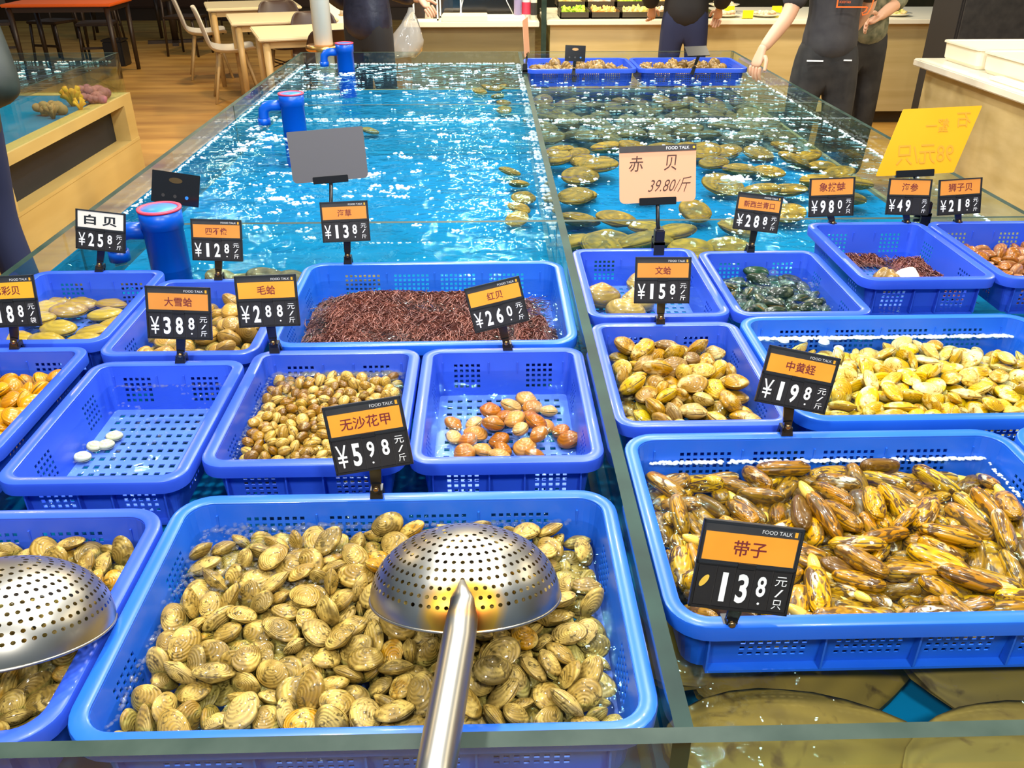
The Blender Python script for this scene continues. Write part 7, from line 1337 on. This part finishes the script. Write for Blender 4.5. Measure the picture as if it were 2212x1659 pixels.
# ---------------------------------------------------------------- people
def joined(name, meshes, m, parent):
    bm = bmesh.new()
    for o in meshes:
        bm.from_mesh(o.data); d = o.data; bpy.data.objects.remove(o); bpy.data.meshes.remove(d)
    return obj(name, bm, m, parent, True)
def hand_meshes(wrist, aim, thumb_side, curl=.35, s=1.0):
    """palm with four unequal bent fingers and a thumb leaving the side of the palm"""
    w_ = Vector(wrist); f = Vector(aim).normalized(); t = Vector(thumb_side); t = (t - f * t.dot(f)).normalized(); n = f.cross(t)
    out = [skin('h', [w_ - f * .03, w_, w_ + f * .045 * s, w_ + f * .088 * s], [(0, 1), (1, 2), (2, 3)], [(.024, .02), (.026, .018), (.036, .015), (.038, .013)], None)]
    for k, L in enumerate((.068, .076, .071, .056)):
        b = w_ + f * .078 * s + t * (.028 - .0185 * k) * s; pts = [b]; d = f.copy()
        for q in range(3):
            d = (Matrix.Rotation(curl, 3, t) @ d).normalized(); pts.append(pts[-1] + d * L * s * (.45, .32, .25)[q])
        out.append(skin('f', pts, [(0, 1), (1, 2), (2, 3)], [.0098, .0092, .0085, .0075], None))
    b = w_ + f * .022 * s + t * .026 * s; d1 = (f * .7 + t * .75).normalized(); d2 = (f * .95 + t * .25).normalized()
    out.append(skin('t', [b, b + d1 * .032 * s, b + d1 * .032 * s + d2 * .03 * s, b + d1 * .032 * s + d2 * .054 * s], [(0, 1), (1, 2), (2, 3)], [.0125, .0115, .010, .008], None))
    return out
def person(label, loc, rz, arms, mats, lean=(0, 0), stride=0.0, s=1.0, slim=1.0, sleeve=1.0, hem=.92, face=True):
    """arms: two (elbow, wrist, finger aim, thumb side) in local metres; faces local -Y"""
    rt = root('person', label, 'person', loc, rz); lx, ly = lean
    P = lambda x, y, z: Vector((x + lx * max(0, z - .9), y + ly * max(0, z - .9), z)) * s
    sh = [P(-.175 * slim, .0, 1.39), P(.175 * slim, .0, 1.39)]
    E = [Vector(a[0]) * s for a in arms]; Wr = [Vector(a[1]) * s for a in arms]
    hip = [P(-.088, 0, .90), P(.088, 0, .90)]; kn = [P(-.10, -.03 - stride, .50), P(.10, -.02 + stride, .50)]; an = [P(-.11, .02 - stride, .09), P(.11, .02 + stride * .6, .09)]
    toe = [a + Vector((-.01, -.15, -.055)) for a in an]
    vs = [P(0, 0, .97), P(0, 0, 1.12), P(0, .0, 1.30), P(0, .01, 1.45), P(0, -.005, 1.52), P(0, -.02, 1.58), P(0, -.02, 1.66), P(0, -.005, 1.72)]
    ra = [(.11 * slim, .08), (.11 * slim, .08), (.13 * slim, .09), .055, .054, .078, (.082, .098), .06]
    ed = [(0, 1), (1, 2), (2, 3), (3, 4), (4, 5), (5, 6), (6, 7)]
    for i in range(2):
        k = len(vs); vs += [sh[i], E[i], (E[i] + Wr[i]) / 2, Wr[i]]; ra += [.052, .040, .036, .026]; ed += [(2, k), (k, k + 1), (k + 1, k + 2), (k + 2, k + 3)]
        k = len(vs); vs += [hip[i], kn[i], an[i], toe[i]]; ra += [.055, .045, .036, .03]; ed += [(0, k), (k, k + 1), (k + 1, k + 2), (k + 2, k + 3)]
    parts = [skin('b', vs, ed, ra, None)]
    for i in range(2): parts += hand_meshes(Wr[i], arms[i][2], arms[i][3], s=s)
    bm = bmesh.new(); hc = P(0, -.02, 1.63)
    tube(bm, [hc + Vector((0, -.085, .025)), hc + Vector((0, -.112, -.012)), hc + Vector((0, -.095, -.02))], [.008, .015, .012], 8)
    for sx in (-1, 1): bmesh.ops.create_icosphere(bm, subdivisions=2, radius=.026, matrix=Matrix.Translation(hc + Vector((.083 * sx, .01, 0))) @ Matrix.Diagonal((.35, .7, 1.1, 1)))
    parts.append(obj('n', bm, None)); joined('body', parts, M['skin'], rt)
    bm = bmesh.new(); bmesh.ops.create_uvsphere(bm, u_segments=20, v_segments=14, radius=.105, matrix=Matrix.Translation(P(0, .008, 1.675)) @ Matrix.Diagonal((.92, 1.08, .95, 1)))
    bmesh.ops.delete(bm, geom=[v for v in bm.verts if v.co.z < P(0, 0, 1.60).z or (v.co.y < P(0, -.075, 1.6).y and v.co.z < P(0, 0, 1.71).z)], context='VERTS'); obj('hair', bm, M['hair'], rt, True)
    for sx in (-1, 1):
        bm = bmesh.new(); bmesh.ops.create_icosphere(bm, subdivisions=2, radius=.011, matrix=Matrix.Translation(hc + Vector((.032 * sx, -.088, .018)))); obj('eye', bm, M['hair'], rt, True)
    bm = bmesh.new(); tube(bm, [hc + Vector((-.024, -.085, -.05)), hc + Vector((0, -.096, -.052)), hc + Vector((.024, -.085, -.05))], [.004, .007, .004], 8); obj('mouth', bm, M['pink'], rt, True)
    # trousers
    vs = [P(0, 0, 1.10), P(0, 0, .90)]; ed = [(0, 1)]; ra = [(.148 * slim, .112), (.155 * slim, .118)]
    for i in range(2):
        k = len(vs); vs += [hip[i] - Vector((0, 0, .10)), kn[i], an[i] + Vector((0, 0, .02))]; ra += [(.098, .098), .075, .066]; ed += [(1, k), (k, k + 1), (k + 1, k + 2)]
    skin('trousers', vs, ed, ra, mats[1], rt)
    # upper garment with sleeves
    vs = [P(0, .0, hem - .07), P(0, 0, 1.06), P(0, 0, 1.18), P(0, .0, 1.32), P(0, .008, 1.44)]; ra = [(.205 * slim, .17), (.158 * slim, .122), (.152 * slim, .12), (.172 * slim, .122), (.085, .075)]; ed = [(0, 1), (1, 2), (2, 3), (3, 4)]
    bulk = 1.25 if sleeve >= .99 else 1.0
    for i in range(2):
        k = len(vs); e = E[i]; vs += [sh[i]]; ra += [.072 * bulk]; ed += [(3, k)]
        if sleeve < .6: vs += [sh[i].lerp(e, .55), sh[i].lerp(e, .9)]; ra += [.068, .066]; ed += [(k, k + 1), (k + 1, k + 2)]
        elif sleeve < .95: vs += [e, e.lerp(Wr[i], .35)]; ra += [.058, .055]; ed += [(k, k + 1), (k + 1, k + 2)]
        else: vs += [e, Wr[i].lerp(e, .1)]; ra += [.064 * bulk, .05 * bulk]; ed += [(k, k + 1), (k + 1, k + 2)]
    g = skin('upper_garment', vs, ed, ra, mats[0], rt); bm = bmesh.new(); bm.from_mesh(g.data)
    zc = hem * s; arm_v = [v for v in bm.verts if v.co.z < zc + .02 and abs(v.co.x) > .30 * s]
    if not arm_v: bmesh.ops.bisect_plane(bm, geom=bm.verts[:] + bm.edges[:] + bm.faces[:], plane_co=(0, 0, zc - .03), plane_no=(0, 0, 1), clear_inner=True)
    bm.to_mesh(g.data); bm.free()
    for i in range(2):
        skin('shoe', [an[i] + Vector((0, .05, -.045)), an[i] + Vector((0, -.02, -.03)), toe[i] + Vector((0, -.02, 0))], [(0, 1), (1, 2)], [.042, (.048, .05), (.042, .03)], M['sole'], rt)
    return rt
# staff member beside the tank, right arm hanging over its rim
rt = person('person in a charcoal T-shirt with an orange printed outline, arm hanging over the tank rim', (1.74, 4.62, 0), R(-8), [((-.24, -.10, 1.11), (-.36, -.19, .965), (-.30, -.25, -.92), (.6, -.6, 0)), ((.19, .12, 1.14), (.13, .19, .99), (-.2, .2, -.9), (-.6, .3, 0))], (M['tee'], M['trouser_black']), sleeve=.5, slim=.86, hem=.95)
pr = root('shirt_print', None, None); pr.parent = rt
mt1 = Matrix.Translation((.055, -.150, 1.22)) @ Matrix.Rotation(R(5), 4, 'Z')
bm = bmesh.new()
for a, b in (((-.085, 0, -.055), (-.079, .004, .10)), ((.085, 0, -.030), (.091, .004, .10)), ((-.085, 0, -.061), (.062, .004, -.055)), ((-.085, 0, .10), (.091, .004, .106))): bx(bm, a, b, mt1)
tube(bm, [mt1 @ Vector(p) for p in ((.088, .002, -.028), (.085, .002, -.060), (.072, .002, -.088), (.048, .002, -.094), (.044, .002, -.085), (.060, .002, -.076), (.066, .002, -.058))], .0032, 6)
obj('outline', bm, M['neon'], pr); lettering('lettering', 'FOOD TALK', -.045, -.036, .055, .011, .0, M['neon'], pr, mt1)
for a, b in (((-.12, -.118, .905), (-.04, -.113, .912)), ((.06, -.112, .910), (.10, -.107, .916))): box('pocket_trim', a, b, M['white'], rt)
# second person behind with hand on hip
person('person in a mottled olive shirt with rolled sleeves standing behind the staff member', (2.15, 5.25, 0), R(12), [((-.25, .05, 1.12), (-.24, -.12, 1.0), (0, -.9, -.4), (.8, 0, 0)), ((.20, -.02, 1.12), (-.04, -.20, 1.06), (-.9, -.2, -.35), (0, -.3, .9))], (M['camo'], M['trouser_black']), sleeve=.8, slim=.95, hem=.93)
# person at the salad counter, seen from behind
person('person in a black coat and navy trousers at the salad counter', (1.42, 6.62, 0), R(170), [((-.27, .02, 1.12), (-.24, -.14, .95), (0, -.6, -.8), (.7, -.5, 0)), ((.27, .02, 1.12), (.24, -.14, .95), (0, -.6, -.8), (-.7, -.5, 0))], (M['coat'], M['navy']), sleeve=1.0, slim=1.0, hem=.88)
# person in the quilted jacket holding a plastic bag
person('person in a navy quilted jacket holding a clear plastic bag beside the metal pole', (-.78, 6.05, 0), R(150), [((.02, -.26, 1.13), (-.22, -.30, 1.06), (-.8, .2, -.5), (0, -.7, .5)), ((.30, .02, 1.13), (.24, -.16, 1.0), (-.3, -.7, -.5), (-.7, -.5, 0))], (M['puffer'], M['coat']), sleeve=1.0, slim=1.08, hem=.86)
# person at the left frame edge
person('person in a dark green jacket at the left frame edge between the two tanks', (-1.93, 3.22, 0), R(-100), [((.06, .27, 1.02), (-.10, -.05, .98), (-.7, -.6, -.2), (0, -.5, .8)), ((.18, -.15, 1.12), (.20, -.30, 1.0), (0, -.8, -.5), (-.7, 0, 0))], (M['green_jacket'], M['navy']), sleeve=1.0, slim=1.1, hem=.80)
# the plastic bag
q = random.Random(4); bm = bmesh.new(); rings = []
for j, (z, r) in enumerate([(0, .012), (-.03, .02), (-.08, .045), (-.14, .075), (-.20, .095), (-.25, .105), (-.29, .10)]):
    rings.append([bm.verts.new(((r * (1 + .35 * math.sin(3 * a + j * .6) + q.uniform(-.12, .12))) * math.cos(a) - .10 * (j / 6) ** 1.5, r * .7 * (1 + .3 * math.cos(5 * a + j)) * math.sin(a), z + q.uniform(-.012, .012) * j / 3)) for a in [6.2832 * k / 20 for k in range(20)]])
for a, b in zip(rings, rings[1:]):
    for k in range(20): bm.faces.new((a[k], a[(k + 1) % 20], b[(k + 1) % 20], b[k]))
bm.faces.new(rings[-1])
o = obj('plastic_bag', bm, M['bag'], None, True); o.location = (-.50, 6.12, 1.02); tag(o, 'crumpled clear plastic bag hanging from the hand of the navy jacket', 'bag')
